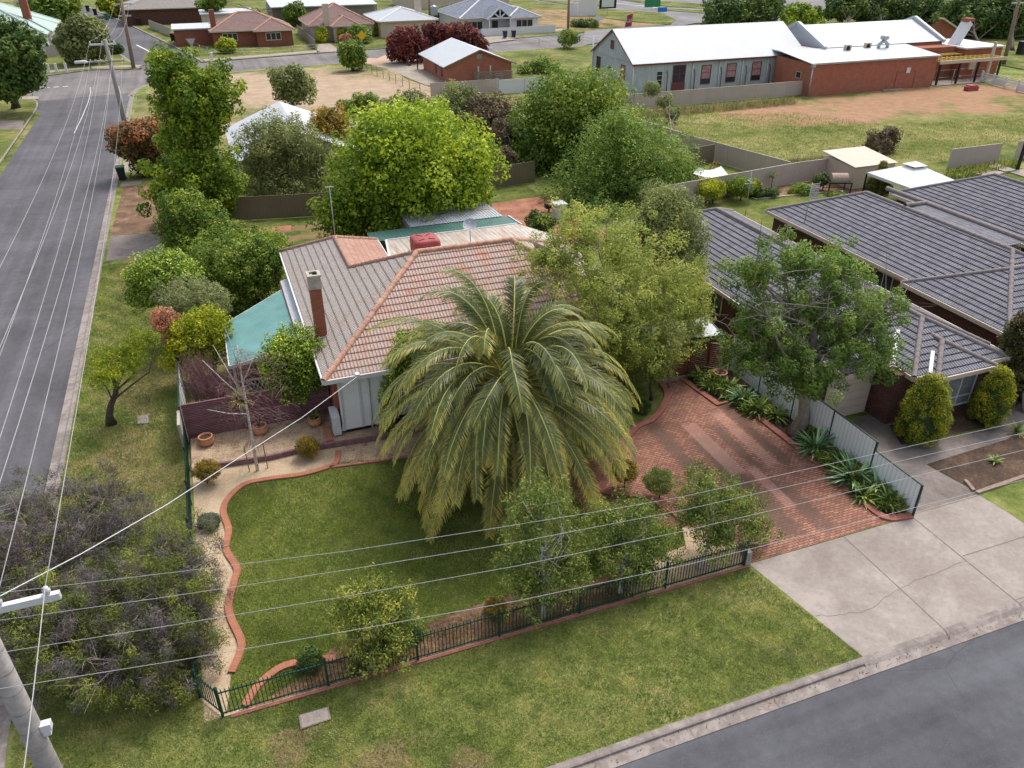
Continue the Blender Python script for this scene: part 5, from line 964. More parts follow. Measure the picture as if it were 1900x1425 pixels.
T('feathery grey green shrub between the speckled bush and the carport', None, 41, [(335, 548, 46, 32), (390, 560, 34, 34), (360, 575, 40, 28)], 'ros', 'grey', bx=-1.7, name='bush', cat='bush', size=.28, nl=17000, L=.2, Wd=.03, seed=16, droop=-.4, vmix=.4)
T('yellow lime green hedge shrub beside the green carport', None, 37.5, [(385, 605, 36, 32), (350, 625, 36, 34), (380, 650, 38, 34), (330, 660, 28, 30)], 'lime', bx=-1.8, name='bush', cat='bush', size=.25, dens=1.4, nl=20000, L=.12, Wd=.08, seed=17, vmix=.5)
T('pink orange flowering shrub left of the lime green hedge', None, 38, [(305, 590, 20, 18), (318, 615, 20, 24), (300, 600, 16, 16)], 'pink', bx=-2.6, name='bush', cat='bush', size=.2, nl=5000, L=.1, Wd=.06, seed=18)
T('crooked street tree with sparse yellow green foliage on the left verge', (207, 787), 0, [(188, 700, 28, 20, 34.2), (222, 685, 28, 16, 34.5), (252, 668, 24, 15, 35), (200, 662, 34, 11, 35.5), (262, 630, 32, 16, 36), (240, 650, 24, 12, 35.5)], 'lime', name='street_tree', cat='street tree', size=.24, nl=9500, L=.11, Wd=.035, seed=19, tr=.17, droop=.3, limbs=14, vbias=lambda C: -.25+0*C[:, 0], shell=.3)
T('bright glossy rounded shrub between the carport and the brick chimney', None, 32.6, [(545, 640, 46, 30), (520, 675, 36, 40), (565, 680, 42, 40), (545, 710, 42, 28)], 'shrub', bx=1.4, name='bush', cat='bush', size=.2, dens=1.6, nl=22000, L=.105, Wd=.075, seed=20, vmix=.35, vbias=lambda C: np.clip((C[:, 2]-C[:, 2].mean())*.15, -.2, .3))
T('tall white flowering bush behind the left side of the palm fronds', None, 29.6, [(742, 690, 24, 44), (722, 745, 14, 40), (765, 640, 36, 26), (812, 625, 38, 24), (718, 785, 13, 20)], 'shrub', bx=5.3, name='bush', cat='bush', size=.22, nl=14000, L=.11, Wd=.075, seed=21, vmix=.35)
T('pale golden feathery tree right of the palm, over the house corner', None, 29.5, [(1085, 430, 62, 42, 32), (1060, 400, 30, 22, 32), (1145, 470, 80, 54, 31), (1040, 485, 62, 46, 31.5), (1220, 520, 80, 54, 31), (1100, 530, 80, 54), (1180, 580, 84, 54), (1268, 570, 50, 48, 30.5), (1120, 605, 60, 50, 28.5), (1225, 630, 60, 42, 28.5), (1160, 650, 50, 36, 28), (1005, 480, 36, 36, 31.5), (1290, 610, 30, 30, 29.5), (1280, 520, 36, 36, 32)], 'feather', 'grey', bx=15.5, size=.30, dens=.85, inner=.12, nl=62000, L=.135, Wd=.062, seed=22, tr=.2, limbs=34, twigs=2, vmix=.6, up=.8, jit=.42, shell=.4, vbias=crown_light)
T('small multi stemmed tree in the round gravel bed beside the driveway', (1208, 742), 0, [(1195, 650, 46, 36, 28.4), (1175, 685, 30, 26, 28.4), (1222, 675, 28, 30, 28.4)], 'birch', 'dark', size=.25, nl=10000, L=.1, Wd=.05, seed=23, tr=.07, limbs=14)
T('thin pale stemmed birch behind the golden feathery tree', None, 36, [(1232, 368, 36, 28), (1250, 400, 48, 36), (1212, 425, 42, 36), (1270, 440, 40, 42), (1240, 465, 56, 42), (1272, 490, 36, 36), (1190, 450, 40, 36), (1225, 395, 44, 40)], 'greybirch', 'birch', bx=21.5, size=.4, dens=1.0, nl=42000, L=.14, Wd=.07, seed=24, tr=.11, limbs=18, twigs=1)
T('big spreading green tree with bare grey branches beside the paved driveway', (1476, 805), 0, [(1475, 490, 66, 38, 24.5), (1395, 510, 38, 34, 24), (1550, 505, 52, 42, 24.5), (1615, 570, 50, 42, 24), (1500, 580, 80, 50, 24), (1395, 600, 46, 44, 23.5), (1450, 660, 56, 42, 22.8), (1560, 650, 56, 40, 23), (1635, 680, 28, 28, 23), (1500, 710, 46, 26, 22.3), (1385, 665, 34, 26, 23), (1590, 600, 60, 45, 23.8)], 'ash2', 'grey', size=.30, dens=.75, inner=.15, nl=70000, L=.13, Wd=.06, seed=25, tr=.30, limbs=46, twigs=4, up=.8, jit=.42, toph=5.5, vbias=crown_light)
bt = [o for o in bpy.data.objects if o.get('label', '').startswith('big spreading green tree')][0]; r_ = np.random.RandomState(77); b = MB()
for c_, n_ in (((1430, 590), 9), ((1500, 560), 8), ((1560, 600), 7), ((1480, 660), 8), ((1600, 560), 4), ((1400, 640), 5)):
    for _ in range(n_):
        s0 = V3(A(c_[0]+r_.normal()*18, c_[1]+r_.normal()*14, 22.9)); e0 = V3(A(c_[0]+r_.normal()*55, c_[1]+r_.normal()*36, 22.3+r_.rand()*.9)); m0 = s0.lerp(e0, .5)+Vector(r_.normal(size=3))*.22
        b.tube([s0, m0, e0], [.022, .015, .005], 4, cap=False)
        for _k in range(3): q0 = m0.lerp(e0, r_.rand()); b.tube([q0, q0+Vector(r_.normal(size=3))*.22, q0+Vector(r_.normal(size=3))*.5], [.009, .006, .003], 3, cap=False)
b.build('bare_branches', B_['grey'], bt)
fb = [('gold green weeping birch with thin leaves at the left end of the picket fence', (690, 1245), [(690, 1105, 50, 32, 17.9), (665, 1150, 50, 40, 17.6), (725, 1165, 50, 44, 17.5), (690, 1195, 62, 40, 17.4), (640, 1110, 32, 26, 17.8), (740, 1115, 34, 26, 17.8)], 'birchy', 31),
      ('weeping birch with bright white leader branch in front of the palm', (1007, 1145), [(1010, 925, 46, 36, 18.2), (985, 975, 54, 44, 18), (1050, 990, 44, 44, 18), (960, 1035, 44, 42, 17.8), (1040, 1050, 60, 50, 17.6), (990, 1085, 62, 42, 17.5)], 'birch', 32),
      ('weeping birch between the white branched birch and the gate end tree', (1150, 1100), [(1130, 960, 40, 34, 18.1), (1180, 950, 44, 34, 18), (1150, 1010, 60, 44, 17.8), (1215, 1000, 44, 42, 17.7), (1110, 1040, 40, 36, 17.7), (1190, 1050, 50, 36, 17.6)], 'birch', 33),
      ('weeping birch at the driveway end of the picket fence', (1297, 1055), [(1310, 900, 42, 30, 18.1), (1290, 945, 44, 38, 18), (1350, 935, 48, 38, 18), (1400, 975, 38, 32, 17.9), (1330, 985, 62, 34, 17.7), (1385, 935, 30, 24, 18)], 'birch', 34)]
for lab, bp, lb_, lf, sd_ in fb:
    t = T(lab, bp, 0, lb_, lf, 'birch', name='birch_tree', cat='birch tree', group='birches along the picket fence', size=.22, dens=1.05, nl=26000, L=.085, Wd=.045, seed=sd_, tr=.075, limbs=22, twigs=1, droop=.55, up=.3, jit=.3, inner=.5, shell=.3, vmix=.45)
    if sd_ == 32:
        w0 = G(1007, 1145); P = [A(1012, 1080, 17.7), A(1012, 1010, 18), A(1003, 935, 18.2)]; MB().tube([w0]+P, [.07, .06, .045, .015], 8).tube([A(1011, 990, 18), A(985, 955, 18.1), A(970, 930, 18.2)], [.03, .022, .008], 6).tube([A(1012, 985, 18), A(1022, 940, 18.3), A(1024, 905, 18.4)], [.028, .02, .008], 6).build('leader_branch', B_['birch'], t)
rs = np.random.RandomState(9)                       # white leader of the second birch
p0, p1 = A(1010, 1010, 18), A(1003, 935, 18.2)
# twiggy grey tea-trees at the lower left corner
def teatree(label, bx, Y, lobes, seed, nl, ng):
    t = T(label, None, Y, lobes, 'mela', 'twig', name='tea_tree', cat='shrub', bx=bx, group='grey tea trees on the corner verge', size=.32, dens=.95, nl=nl, L=.12, Wd=.022, seed=seed, tr=.11, limbs=60, twigs=7, up=.4, jit=.4, vmix=.6, shell=.2, toph=1.6)
    r = np.random.RandomState(seed+50); C, R = clumps([lobez(l[0], l[1], l[4], l[2]*1.03, l[3]*1.03) for l in lobes], r, .3, .9, .6, .45)
    q, v = leaves(C, R, ng, .26, .011, r, -.1, .1, .1); q[:, :, 2] = np.maximum(q[:, :, 2], .03); link_mesh('twigs', quad_mesh('twigs', q-np.array([bx, Y, 0]), v), L_['twigd'], t)
teatree('big grey twiggy tea tree with green tufts on the corner verge beside the picket fence', -4.4, 19.6, [(330, 1030, 62, 50, 2.0), (255, 1085, 80, 60, 2.3), (350, 1110, 58, 54, 1.6), (150, 1140, 80, 55, 2.3), (260, 1180, 90, 56, 1.8), (355, 1195, 46, 48, 1.2), (180, 1230, 90, 40, 1.3), (300, 1260, 60, 30, .8)], 41, 80000, 60000)
teatree('bare grey purple tea tree at the left street kerb above the big tea tree', -6.6, 24, [(180, 930, 60, 45, 1.6), (60, 950, 70, 45, 1.8), (110, 1010, 80, 50, 2.0), (220, 980, 45, 40, 1.5), (20, 1040, 60, 55, 2.2)], 42, 18000, 60000)
teatree('low dark tea tree at the left picture edge above the grey pole', -6.4, 20, [(60, 1110, 60, 45, 2.2), (40, 1170, 60, 40, 1.8), (90, 1210, 60, 36, 1.4)], 43, 30000, 30000)
# bare silver birch in the left gravel bed
def barebirch():
    b0 = G(478, 873, .02); t = thing('bare_birch', 'leafless silver birch with white trunk and reddish twigs in the left gravel bed', 'birch tree', b0); r = np.random.RandomState(2)
    tp = A(440, 640, b0[1]+1.0); b = MB(); P = [V3(b0), V3(A(467, 810, b0[1]+.2)), V3(A(455, 740, b0[1]+.5)), V3(A(447, 690, b0[1]+.8)), V3(tp)]; b.tube(P, [.07, .055, .045, .03, .015], 8)
    for e, s in (((395, 640), 2), ((375, 668), 2), ((418, 610), 3), ((385, 760), 1.6), ((470, 660), 2.6)):
        i = int(s); q = P[i].lerp(P[min(i+1, 4)], s-i); ep = V3(A(e[0], e[1], b0[1]+.8+r.normal()*.3)); b.tube([q, q.lerp(ep, .5)+Vector((0, 0, -.08)), ep], [.028, .02, .008], 5)
    b.build('trunk', B_['birch'], t); b = MB()
    for i in range(430):
        k = r.randint(0, 4); q = P[k].lerp(P[k+1], r.rand()) if r.rand() < .35 else V3(A(400+r.rand()*130, 650+r.rand()*130, b0[1]+.4+r.normal()*.35)); d = Vector((r.normal(), r.normal(), -.5*r.rand()))*.2
        if q.z < .9: continue
        b.tube([q, q+d+Vector((0, 0, .05)), q+d*2+Vector((0, 0, -.12)), q+d*2.4+Vector((0, 0, -.45))], [.0075, .006, .004, .003], 3, cap=False)
    b.build('twigs', B_['redtwig'], t)
    for dx in (-.32, .42): MB().bar((b0[0]+dx, b0[1]+.05, 0), (b0[0]+dx-.02, b0[1]+.05, 1.3), .04, .04).build('stake', M_['woodpole'], t)
barebirch()
def thicket(label, pts, Y, n, seed, bark='redtwig', ln=.9):
    r = np.random.RandomState(seed); c = A(pts[0][0], pts[0][1], Y); t = thing('bare_shrub', label, 'shrub', (c[0], Y, 0)); b = MB()
    for i in range(n):
        p = pts[r.randint(len(pts))]; e = V3(A(p[0]+r.normal()*p[2]*.5, p[1]+r.normal()*p[2]*.5, Y+r.normal()*.5)); e.z = max(e.z, .2); s = Vector((c[0]+r.normal()*.5, Y+r.normal()*.3, .0)); m = s.lerp(e, .55)+Vector((r.normal(), r.normal(), 1))*.15
        b.tube([s.lerp(m, .6), m, e], [.014, .01, .003], 3, cap=False)
        for _ in range(4): b.tube([e.lerp(m, r.rand()), e+Vector(r.normal(size=3))*.22*ln], [.006, .002], 3, cap=False)
    b.build('twigs', B_[bark], t)
thicket('tangle of bare reddish purple twigs behind the purple paling fence', [(385, 700, 40), (360, 680, 30), (410, 720, 30)], 33.8, 260, 3); thicket('tangle of purple bare twigs under the green carport roof', [(465, 690, 25), (445, 710, 20)], 35.6, 110, 4)
# trees and bushes further off
T('large dense dark tree at the top left on the far corner lawn', (30, 200), 0, [(22, 85, 42, 38, 112), (-8, 110, 56, 56, 112), (45, 110, 28, 38, 112), (8, 150, 40, 26, 112), (48, 142, 20, 16, 112)], 'park', size=1.1, dens=1.2, nl=26000, L=.5, Wd=.3, seed=51, tr=.4)
T('round yellow green tree behind the white roadside posts', (160, 117), 0, [(155, 60, 34, 24, 150), (140, 82, 30, 22, 150), (170, 85, 26, 20, 150)], 'olive', size=1.1, nl=12000, L=.6, Wd=.35, seed=52, vbias=crown_light)
T('green tree behind the banded brick chimney', None, 195, [(85, 22, 36, 26), (115, 12, 30, 24), (60, 30, 20, 20)], 'mid', bx=-24, size=1.4, nl=9000, L=.8, Wd=.5, seed=53)
T('yellow tree at the top of the far side road', None, 225, [(210, 6, 26, 12), (240, 4, 22, 12)], 'lime', bx=-16, size=1.5, nl=5000, L=.8, Wd=.5, seed=54)
T('dark tree beside the open machinery shed', None, 190, [(545, 25, 16, 18), (390, 4, 22, 10)], 'mid', bx=17, size=1.2, nl=4000, L=.7, Wd=.4, seed=55)
for i, (lab, bp, lb_) in enumerate((('dark red leaved tree, the left one behind the white roofed brick cottage', (760, 122), [(752, 75, 26, 22, 133), (738, 95, 18, 18, 133), (772, 92, 22, 20, 133)]), ('dark red leaved tree nearest the white picket fence', (860, 104), [(848, 62, 28, 20, 140), (875, 72, 22, 18, 140), (822, 66, 18, 18, 140), (892, 85, 12, 12, 140)]), ('small dark red tree between two larger red trees', (806, 105), [(806, 72, 16, 18, 141), (795, 60, 12, 12, 141)]))):
    T(lab, bp, 0, lb_, 'red', name='red_tree', cat='tree', group='dark red trees by the cottage', size=.8, dens=1.2, nl=9000, L=.42, Wd=.28, seed=56+i)
for i, (lab, bp, lb_, lf, sz, nl) in enumerate((
    ('round green bush behind the white metal fence by the brick cottage', (1003, 146), [(1003, 128, 26, 15, 117), (980, 134, 18, 12, 117), (1025, 136, 18, 12, 117)], 'mid', .8, 8000),
    ('round green bush at the far street edge of the grass block', (1057, 84), [(1055, 70, 18, 12, 139)], 'mid', .8, 3500),
    ('grey brown bare shrub mass behind the bright round tree', (905, 262), [(905, 205, 36, 30, 80), (890, 235, 36, 30, 78), (935, 215, 26, 30, 80)], 'brown', .8, 10000),
    ('tall loose olive shrub in front of the beige fence', (845, 250), [(845, 185, 34, 28, 84), (835, 215, 30, 30, 82), (870, 200, 24, 26, 84)], 'olive', .7, 10000),
    ('olive hedge bush left of the loose olive shrub', (760, 230), [(760, 195, 32, 22, 84), (720, 200, 28, 18, 86), (790, 210, 26, 20, 82)], 'olive', .7, 10000),
    ('low green bush above the bright round tree', (690, 205), [(680, 192, 26, 14, 90), (650, 198, 20, 10, 90)], 'mid', .7, 5000),
    ('grey green undergrowth bush between the bright tree and the dark tree', (945, 330), [(940, 262, 30, 34, 70), (930, 305, 28, 34, 66)], 'brown', .6, 10000),
    ('thin small tree with pale stem in front of the tin hall fence', (1247, 252), [(1210, 165, 16, 10, 82), (1235, 190, 14, 12, 82), (1250, 212, 12, 12, 80), (1262, 265, 18, 16, 74)], 'olive', .5, 6000),
    ('dark purple brown bush standing alone in the paddock', (1632, 296), [(1632, 268, 26, 22, 62), (1652, 250, 18, 14, 62), (1618, 282, 18, 12, 62)], 'brown', .4, 12000),
    ('low bush beside the broken beige fence panel', (1788, 338), [(1788, 330, 20, 8, 56)], 'olive', .35, 3000),
    ('dark rounded bush behind the cream patio roof', (1003, 432), [(1003, 415, 26, 18, 50.5)], 'dark', .35, 7000),
    ('dead brown shrub beside the dark paling fence', (440, 440), [(438, 425, 16, 14, 57)], 'rust', .35, 2500),
    ('dark brown green tree at the right picture edge', (1900, 765), [(1888, 640, 30, 38, 22.3), (1878, 690, 30, 34, 22), (1905, 700, 40, 44, 22), (1900, 605, 24, 28, 22.3), (1910, 660, 30, 50, 22)], 'dkedge', .26, 30000))):
    T(lab, bp, 25.8, lb_, lf, 'grey', name='tree' if 'tree' in lab else 'bush', cat='tree' if 'tree' in lab else 'bush', bx=35.4, size=sz, nl=nl, L=.3*sz+.06, Wd=.17*sz+.03, seed=61+i, vmix=.5, tr=.1, vbias=(lambda C: -.15+0*C[:, 0]) if lf == 'rust' else None)
for i, (lab, bp, lb_, lf) in enumerate((
    ('broad very dark park tree behind the tin hall roof', (1360, 62), [(1350, 20, 42, 26, 150), (1400, 22, 40, 26, 150), (1330, 40, 20, 14, 148), (1425, 15, 24, 22, 150)], 'park'),
    ('light green small tree between the tin hall and brick hall roofs', (1488, 75), [(1485, 30, 28, 20, 128), (1505, 48, 24, 16, 126), (1468, 42, 16, 14, 127)], 'liq'),
    ('park tree with bare dark trunk behind the brick hall roof', (1574, 62), [(1575, 8, 36, 16, 150), (1555, 20, 20, 12, 150), (1600, 14, 22, 14, 150)], 'park'),
    ('park tree, second with a bare trunk behind the brick hall roof', (1632, 58), [(1635, 10, 34, 20, 150), (1620, 28, 22, 12, 148), (1660, 20, 26, 16, 150)], 'park'),
    ('wide dark park tree behind the brown parapet', (1700, 66), [(1700, 18, 40, 26, 146), (1730, 30, 30, 22, 146), (1675, 30, 24, 18, 146)], 'park'),
    ('wide dark park tree behind the white chimney', (1822, 98), [(1790, 28, 42, 30, 128), (1830, 40, 36, 26, 126), (1770, 48, 24, 18, 128)], 'park'),
    ('wide dark park tree at the top right picture corner', (1878, 95), [(1875, 30, 40, 34, 124), (1850, 20, 34, 28, 126), (1910, 45, 30, 26, 124)], 'park'))):
    T(lab, bp, 0, lb_, lf, name='park_tree', cat='tree', group='park trees behind the halls', size=1.2, dens=1.2, nl=16000, L=.6, Wd=.38, seed=81+i, tr=.3)
# conifers
def conifer(label, px, base_py, top_py, wpx, leaf, seed, nl=9000, L=.1, W=.035, fat=.8, group=None):
    g = G(px, base_py); k = mpp(g); tp = A(px, top_py, g[1]); h = tp[2]; r = wpx*k/2; rs = np.random.RandomState(seed); t = thing('conifer', label, 'conifer', g, group); C = []; R = []
    for i in range(150):
        z = h*(.08+.9*rs.rand()); q = z/h; rr = r*(min(1, (1-q)/(1-.35))**fat if q > .35 else .75+.25*q/.35); a = rs.rand()*2*pi; C.append((g[0]+cos(a)*rr*.82, g[1]+sin(a)*rr*.82, z)); R.append(r*(.16+.14*rs.rand()))
    q, v = leaves(C, R, nl, L, W, rs, -.5, .4, .5, rs.rand(len(C)), .5); q[:, :, 2] = np.maximum(q[:, :, 2], .02); link_mesh('crown', quad_mesh('crown', q-np.array(g), v), L_[leaf], t); MB().tube([g, (g[0], g[1], h*.8)], [.09, .02], 6).build('trunk', B_['dark'], t)
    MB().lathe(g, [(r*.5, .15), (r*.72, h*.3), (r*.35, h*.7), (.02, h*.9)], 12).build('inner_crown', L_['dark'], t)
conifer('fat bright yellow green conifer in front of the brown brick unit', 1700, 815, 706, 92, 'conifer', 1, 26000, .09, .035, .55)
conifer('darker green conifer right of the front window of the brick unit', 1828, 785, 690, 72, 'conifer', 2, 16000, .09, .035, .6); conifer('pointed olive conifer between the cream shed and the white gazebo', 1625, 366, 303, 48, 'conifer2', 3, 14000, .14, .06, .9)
# clipped shrubs
for i, (lab, px, py, rx, by, leaf, z, r_) in enumerate((
    ('round clipped bronze shrub on a short stem nearest the green side fence', 385, 872, 21, 897, 'tan', 0, 11), ('round clipped bronze green shrub on a short stem in front of the sleeper wall', 570, 828, 20, 848, 'tan', 0, 12),
    ('small dark ball shrub at the left edge of the wavy brick edging', 388, 968, 18, 978, 'dark', 0, 13), ('dark ball shrub inside the curved edging at the picket fence', 575, 1222, 22, 1236, 'dark', 0, 14),
    ('dark round topiary on a stem nearest the palm', 1158, 872, 24, 905, 'tan', 0, 15), ('dark round topiary on a stem beside the paved driveway', 1223, 893, 26, 925, 'birch', 0, 16), ('dark green box ball in the round gravel bed', 1193, 755, 14, 765, 'dark', 0, 17),
    ('small orange bronze shrub at the picket fence in front of the lawn', 920, 1125, 18, 1137, 'tan', 0, 18), ('dark low shrub at the foot of the gold green birch', 762, 1172, 22, 1182, 'dark', 0, 19))):
    bush('ball_shrub', lab, 'shrub', px, py, rx, rx*.85, L_[leaf], by, z, r_, .13, 7000, .055, .035, trunk=.03 if i in (0, 1, 4, 5) else None, bark=B_['dark'], vmix=.3, dens=1.6) if False else bush('ball_shrub', lab, 'shrub', px, py, rx, rx*.85, L_[leaf], by, z, r_, .13, 7000, .055, .035, None, 1.6, .03 if i in (0, 1, 4, 5) else None, B_['dark'])
for i, (lab, px, py, rx, rz, by, leaf) in enumerate((('citrus tree with orange tinged leaves, the left one by the beige fence', 1322, 350, 24, 16, 378, 'lime'), ('citrus tree right of the orange tinged citrus by the beige fence', 1374, 345, 24, 16, 372, 'liq'), ('small citrus bush between the two citrus trees', 1350, 346, 14, 10, 362, 'lime'), ('citrus bush against the beige fence beside the crossed antenna', 1398, 345, 12, 10, 362, 'lime'))):
    bush('citrus_tree', lab, 'tree', px, py, rx, rz, L_[leaf], by, 0, 30+i, .3, 4500, .13, .08, 'citrus trees by the beige fence', 1.3, .06, B_['dark'])
for i, (lab, px, py, rx, rz, by, leaf) in enumerate((('blue green creeping conifer at the beige fence', 1487, 351, 20, 9, 358, 'ash'), ('small lime bush left of the creeping conifer', 1473, 356, 8, 5, 359, 'lime'), ('dark green clump under the small palm like plant', 1430, 357, 14, 8, 364, 'dark'), ('low green hedge clump beside the pizza oven', 1553, 362, 14, 6, 366, 'mid'), ('thin dark tree left of the pizza oven', 1525, 332, 12, 9, 352, 'dark'), ('dark garden shrub beside the citrus bush', 1405, 358, 12, 8, 366, 'dark'),
    ('clipped square yellow green hedge left of the cream house window', 597, 67, 9, 13, 79, 'lime'), ('clipped square yellow green hedge right of the cream house window', 634, 66, 8, 12, 78, 'lime'), ('wide green hedge in front of the cream brick house', 668, 64, 22, 14, 80, 'mid'), ('bright green shrub at the corner of the far street', 420, 85, 15, 11, 98, 'lime'), ('green hedge in front of the white roofed cottage', 710, 52, 16, 12, 66, 'mid'), ('green shrub left of the blue grey roof', 832, 28, 12, 14, 44, 'mid'), ('second green shrub beside the blue grey roof', 812, 30, 14, 16, 46, 'mid'), ('dark bush on the far corner by the leaning wooden pole', 213, 90, 9, 8, 100, 'dark'), ('pink flowering rose bush at the far street fence', 640, 73, 8, 6, 84, 'pink'), ('dark hedge on the brown bank by the far street pole', 1085, 43, 24, 4, 50, 'dark'), ('small dark bush in front of the white picket fence', 903, 55, 8, 4, 60, 'dark'))):
    far = py < 110; bush('bush', lab, 'bush', px, py, rx, rz, L_[leaf], by, 0, 40+i, .7 if far else .3, 2600, .4 if far else .14, .26 if far else .08)
# strap-leaved plants
PL = [('upper', G(1300, 705), 16, .75), ('', G(1320, 722), 16, .7), ('', G(1350, 728), 18, .8), ('', G(1378, 745), 18, .85), ('', G(1405, 765), 18, .8), ('', G(1440, 775), 16, .7), ('', G(1513, 838), 26, .95), ('', G(1540, 825), 20, .8), ('', G(1497, 815), 18, .7), ('', G(1560, 868), 22, .8), ('', G(1582, 893), 30, 1.05), ('', G(1612, 885), 20, .8), ('', G(1625, 912), 24, .8), ('', G(1648, 935), 22, .7), ('', G(1600, 925), 18, .65), ('', G(1660, 915), 18, .7)]
ag = ['agave clump nearest the dark red timber gate', 'agave clump left of the terracotta pot in the driveway bed', 'agave clump right of the terracotta pot in the driveway bed', 'agave where the red brick edging juts into the driveway', 'dark agave under the lowest branches of the big spreading tree', 'agave against the white fence behind the big tree trunk', 'large blue green agave just below the big tree trunk', 'agave clump against the white fence right of the tree trunk', 'small agave tight beside the big tree trunk', 'agave between the two largest blue green agaves', 'largest pale blue green agave in the driveway bed', 'agave behind the largest pale agave, touching the white fence', 'agave clump with a dark centre below the largest pale agave', 'lowest agave beside the white flowering plants', 'small agave at the red edging below the largest pale agave', 'agave at the low end of the white fence']
for i, (n_, p, n, L) in enumerate(PL): rosette('agave', ag[i], 'agave', (p[0], p[1], .02), n*3, L*1.2, .12, L_['agave' if i in (6, 10, 3, 12) else 'strap'], i+5, 'agaves in the bed by the white fence', .55, .95)
def cover(name, label, poly, n, L, Wd, leaf, seed, h=.25):
    r = np.random.RandomState(seed); P = np.array([p[:2] for p in poly]); lo, hi = P.min(0), P.max(0); pts = []
    while len(pts) < n:
        x, y = lo+(hi-lo)*r.rand(2); ins = False; j = len(P)-1
        for i in range(len(P)):
            if (P[i][1] > y) != (P[j][1] > y) and x < (P[j][0]-P[i][0])*(y-P[i][1])/(P[j][1]-P[i][1])+P[i][0]: ins = not ins
            j = i
        if ins: pts.append((x, y, h*r.rand()**.7*(.35+.65*(sin(x*2.3)*cos(y*1.9)*.5+.5))))
    C = np.array(pts); a = unit(r.normal(size=(n, 3))*.7+np.array([0, 0, .9])); s = unit(np.cross(a, r.normal(size=(n, 3)))); l = (L*(.5+r.rand(n)))[:, None]; w = Wd*.5
    q = np.stack([C, C+a*l*.5+s*w, C+a*l, C+a*l*.5-s*w], 1); o = link_mesh(name, quad_mesh(name, q, r.rand(n)), L_[leaf], None); return tag(o, label, name.replace('_', ' '), kind='stuff')
cover('ground_cover', 'leafy green ground cover between the agaves in the driveway bed', [G(1285, 700), G(1345, 715), G(1440, 775), G(1380, 770), G(1345, 740), G(1300, 722)], 16000, .18, .08, 'strap', 1, .4)
cover('ground_cover', 'strappy green leaves filling the lower end of the driveway bed', [G(1480, 790), G(1540, 800), (22.8, 17.6), G(1680, 950), G(1640, 950), G(1590, 915), G(1500, 845)], 22000, .28, .06, 'strap', 2, .3)
cover('dry_grass', 'tall pale dry grass along the paddock side of the beige fence', [G(1380, 302), G(1410, 318), G(1480, 311), G(1570, 300), G(1560, 295), G(1450, 305)], 9000, .5, .03, 'straw', 3, .15)
cover('dry_grass', 'tufts of dry grass along the fence of the tin hall', [G(1185, 212), G(1185, 222), G(1475, 195), G(1475, 186)], 7000, .6, .04, 'straw', 4, .15); cover('weeds', 'rough green weeds across the paddock below the tin hall', [G(1190, 215), G(1260, 285), G(1400, 300), G(1570, 290), G(1750, 300), G(1900, 260), G(1900, 215), G(1650, 235), G(1480, 210)], 26000, .2, .035, 'weed', 5, .05)
cover('weeds', 'low green weeds against the broken beige fence panels', [G(1745, 335), G(1760, 318), G(1890, 300), G(1890, 312), G(1790, 330)], 2500, .35, .06, 'weed', 6, .2)
cover('white_flowers', 'small white flowers at the low end of the white fence', [G(1640, 900), G(1690, 940), G(1680, 955), G(1640, 935)], 60, .09, .09, 'straw', 7, .45)
# spiky plants
p = G(457, 795, .2); rosette('yucca', 'tall yellow green spiky yucca behind the bare birch trunk', 'yucca', (p[0], p[1], .2), 170, .7, .055, L_['yucca'], 3, None, .7, 1.2, .05, B_['grey'], 1.35)
p = G(1240, 722); rosette('yucca', 'yucca with yellow striped leaves beside the dark red gate', 'yucca', (p[0], p[1], 0), 70, .6, .05, L_['yucca'], 4, None, .7, 1.2, .05, B_['grey'], 1.2)
p = G(1290, 560, 0); p = A(1300, 500, 36); t = rosette('spiky_palm', 'spiky green palm like tree at the brown brick unit roof', 'yucca tree', (p[0], 36, 0), 90, .9, .07, L_['strap'], 5, None, .6, 1.3, .09, B_['grey'], p[2]-.2)
p = G(1430, 352); rosette('spiky_palm', 'small upright spiky plant at the beige fence', 'yucca', (p[0], p[1], 0), 40, .7, .07, L_['strap'], 6, None, .3, 1.3, .06, B_['grey'], .9)
p = G(1785+60, 862); rosette('spiky_plant', 'lone small green strappy plant in the mulched bed of the brick unit', 'plant', G(1845, 858), 26, .4, .07, L_['strap'], 7, None, .5, 1.0); rosette('spiky_plant', 'round grassy plant at the right picture edge beside the neighbour path', 'plant', G(1885, 805), 90, .7, .03, L_['strap'], 8, None, .6, 1.2)
p = G(1158, 715); rosette('flower_clump', 'clump with bright orange flowers right of the palm', 'flowers', (p[0], p[1], 0), 60, .6, .05, L_['strap'], 9, None, .5, 1.1)
cover('orange_flowers', 'bright orange flower heads right of the palm', [(p[0]-.5, p[1]-.4), (p[0]+.4, p[1]-.4), (p[0]+.4, p[1]+.4), (p[0]-.5, p[1]+.4)], 60, .14, .1, 'pink', 8, .8)

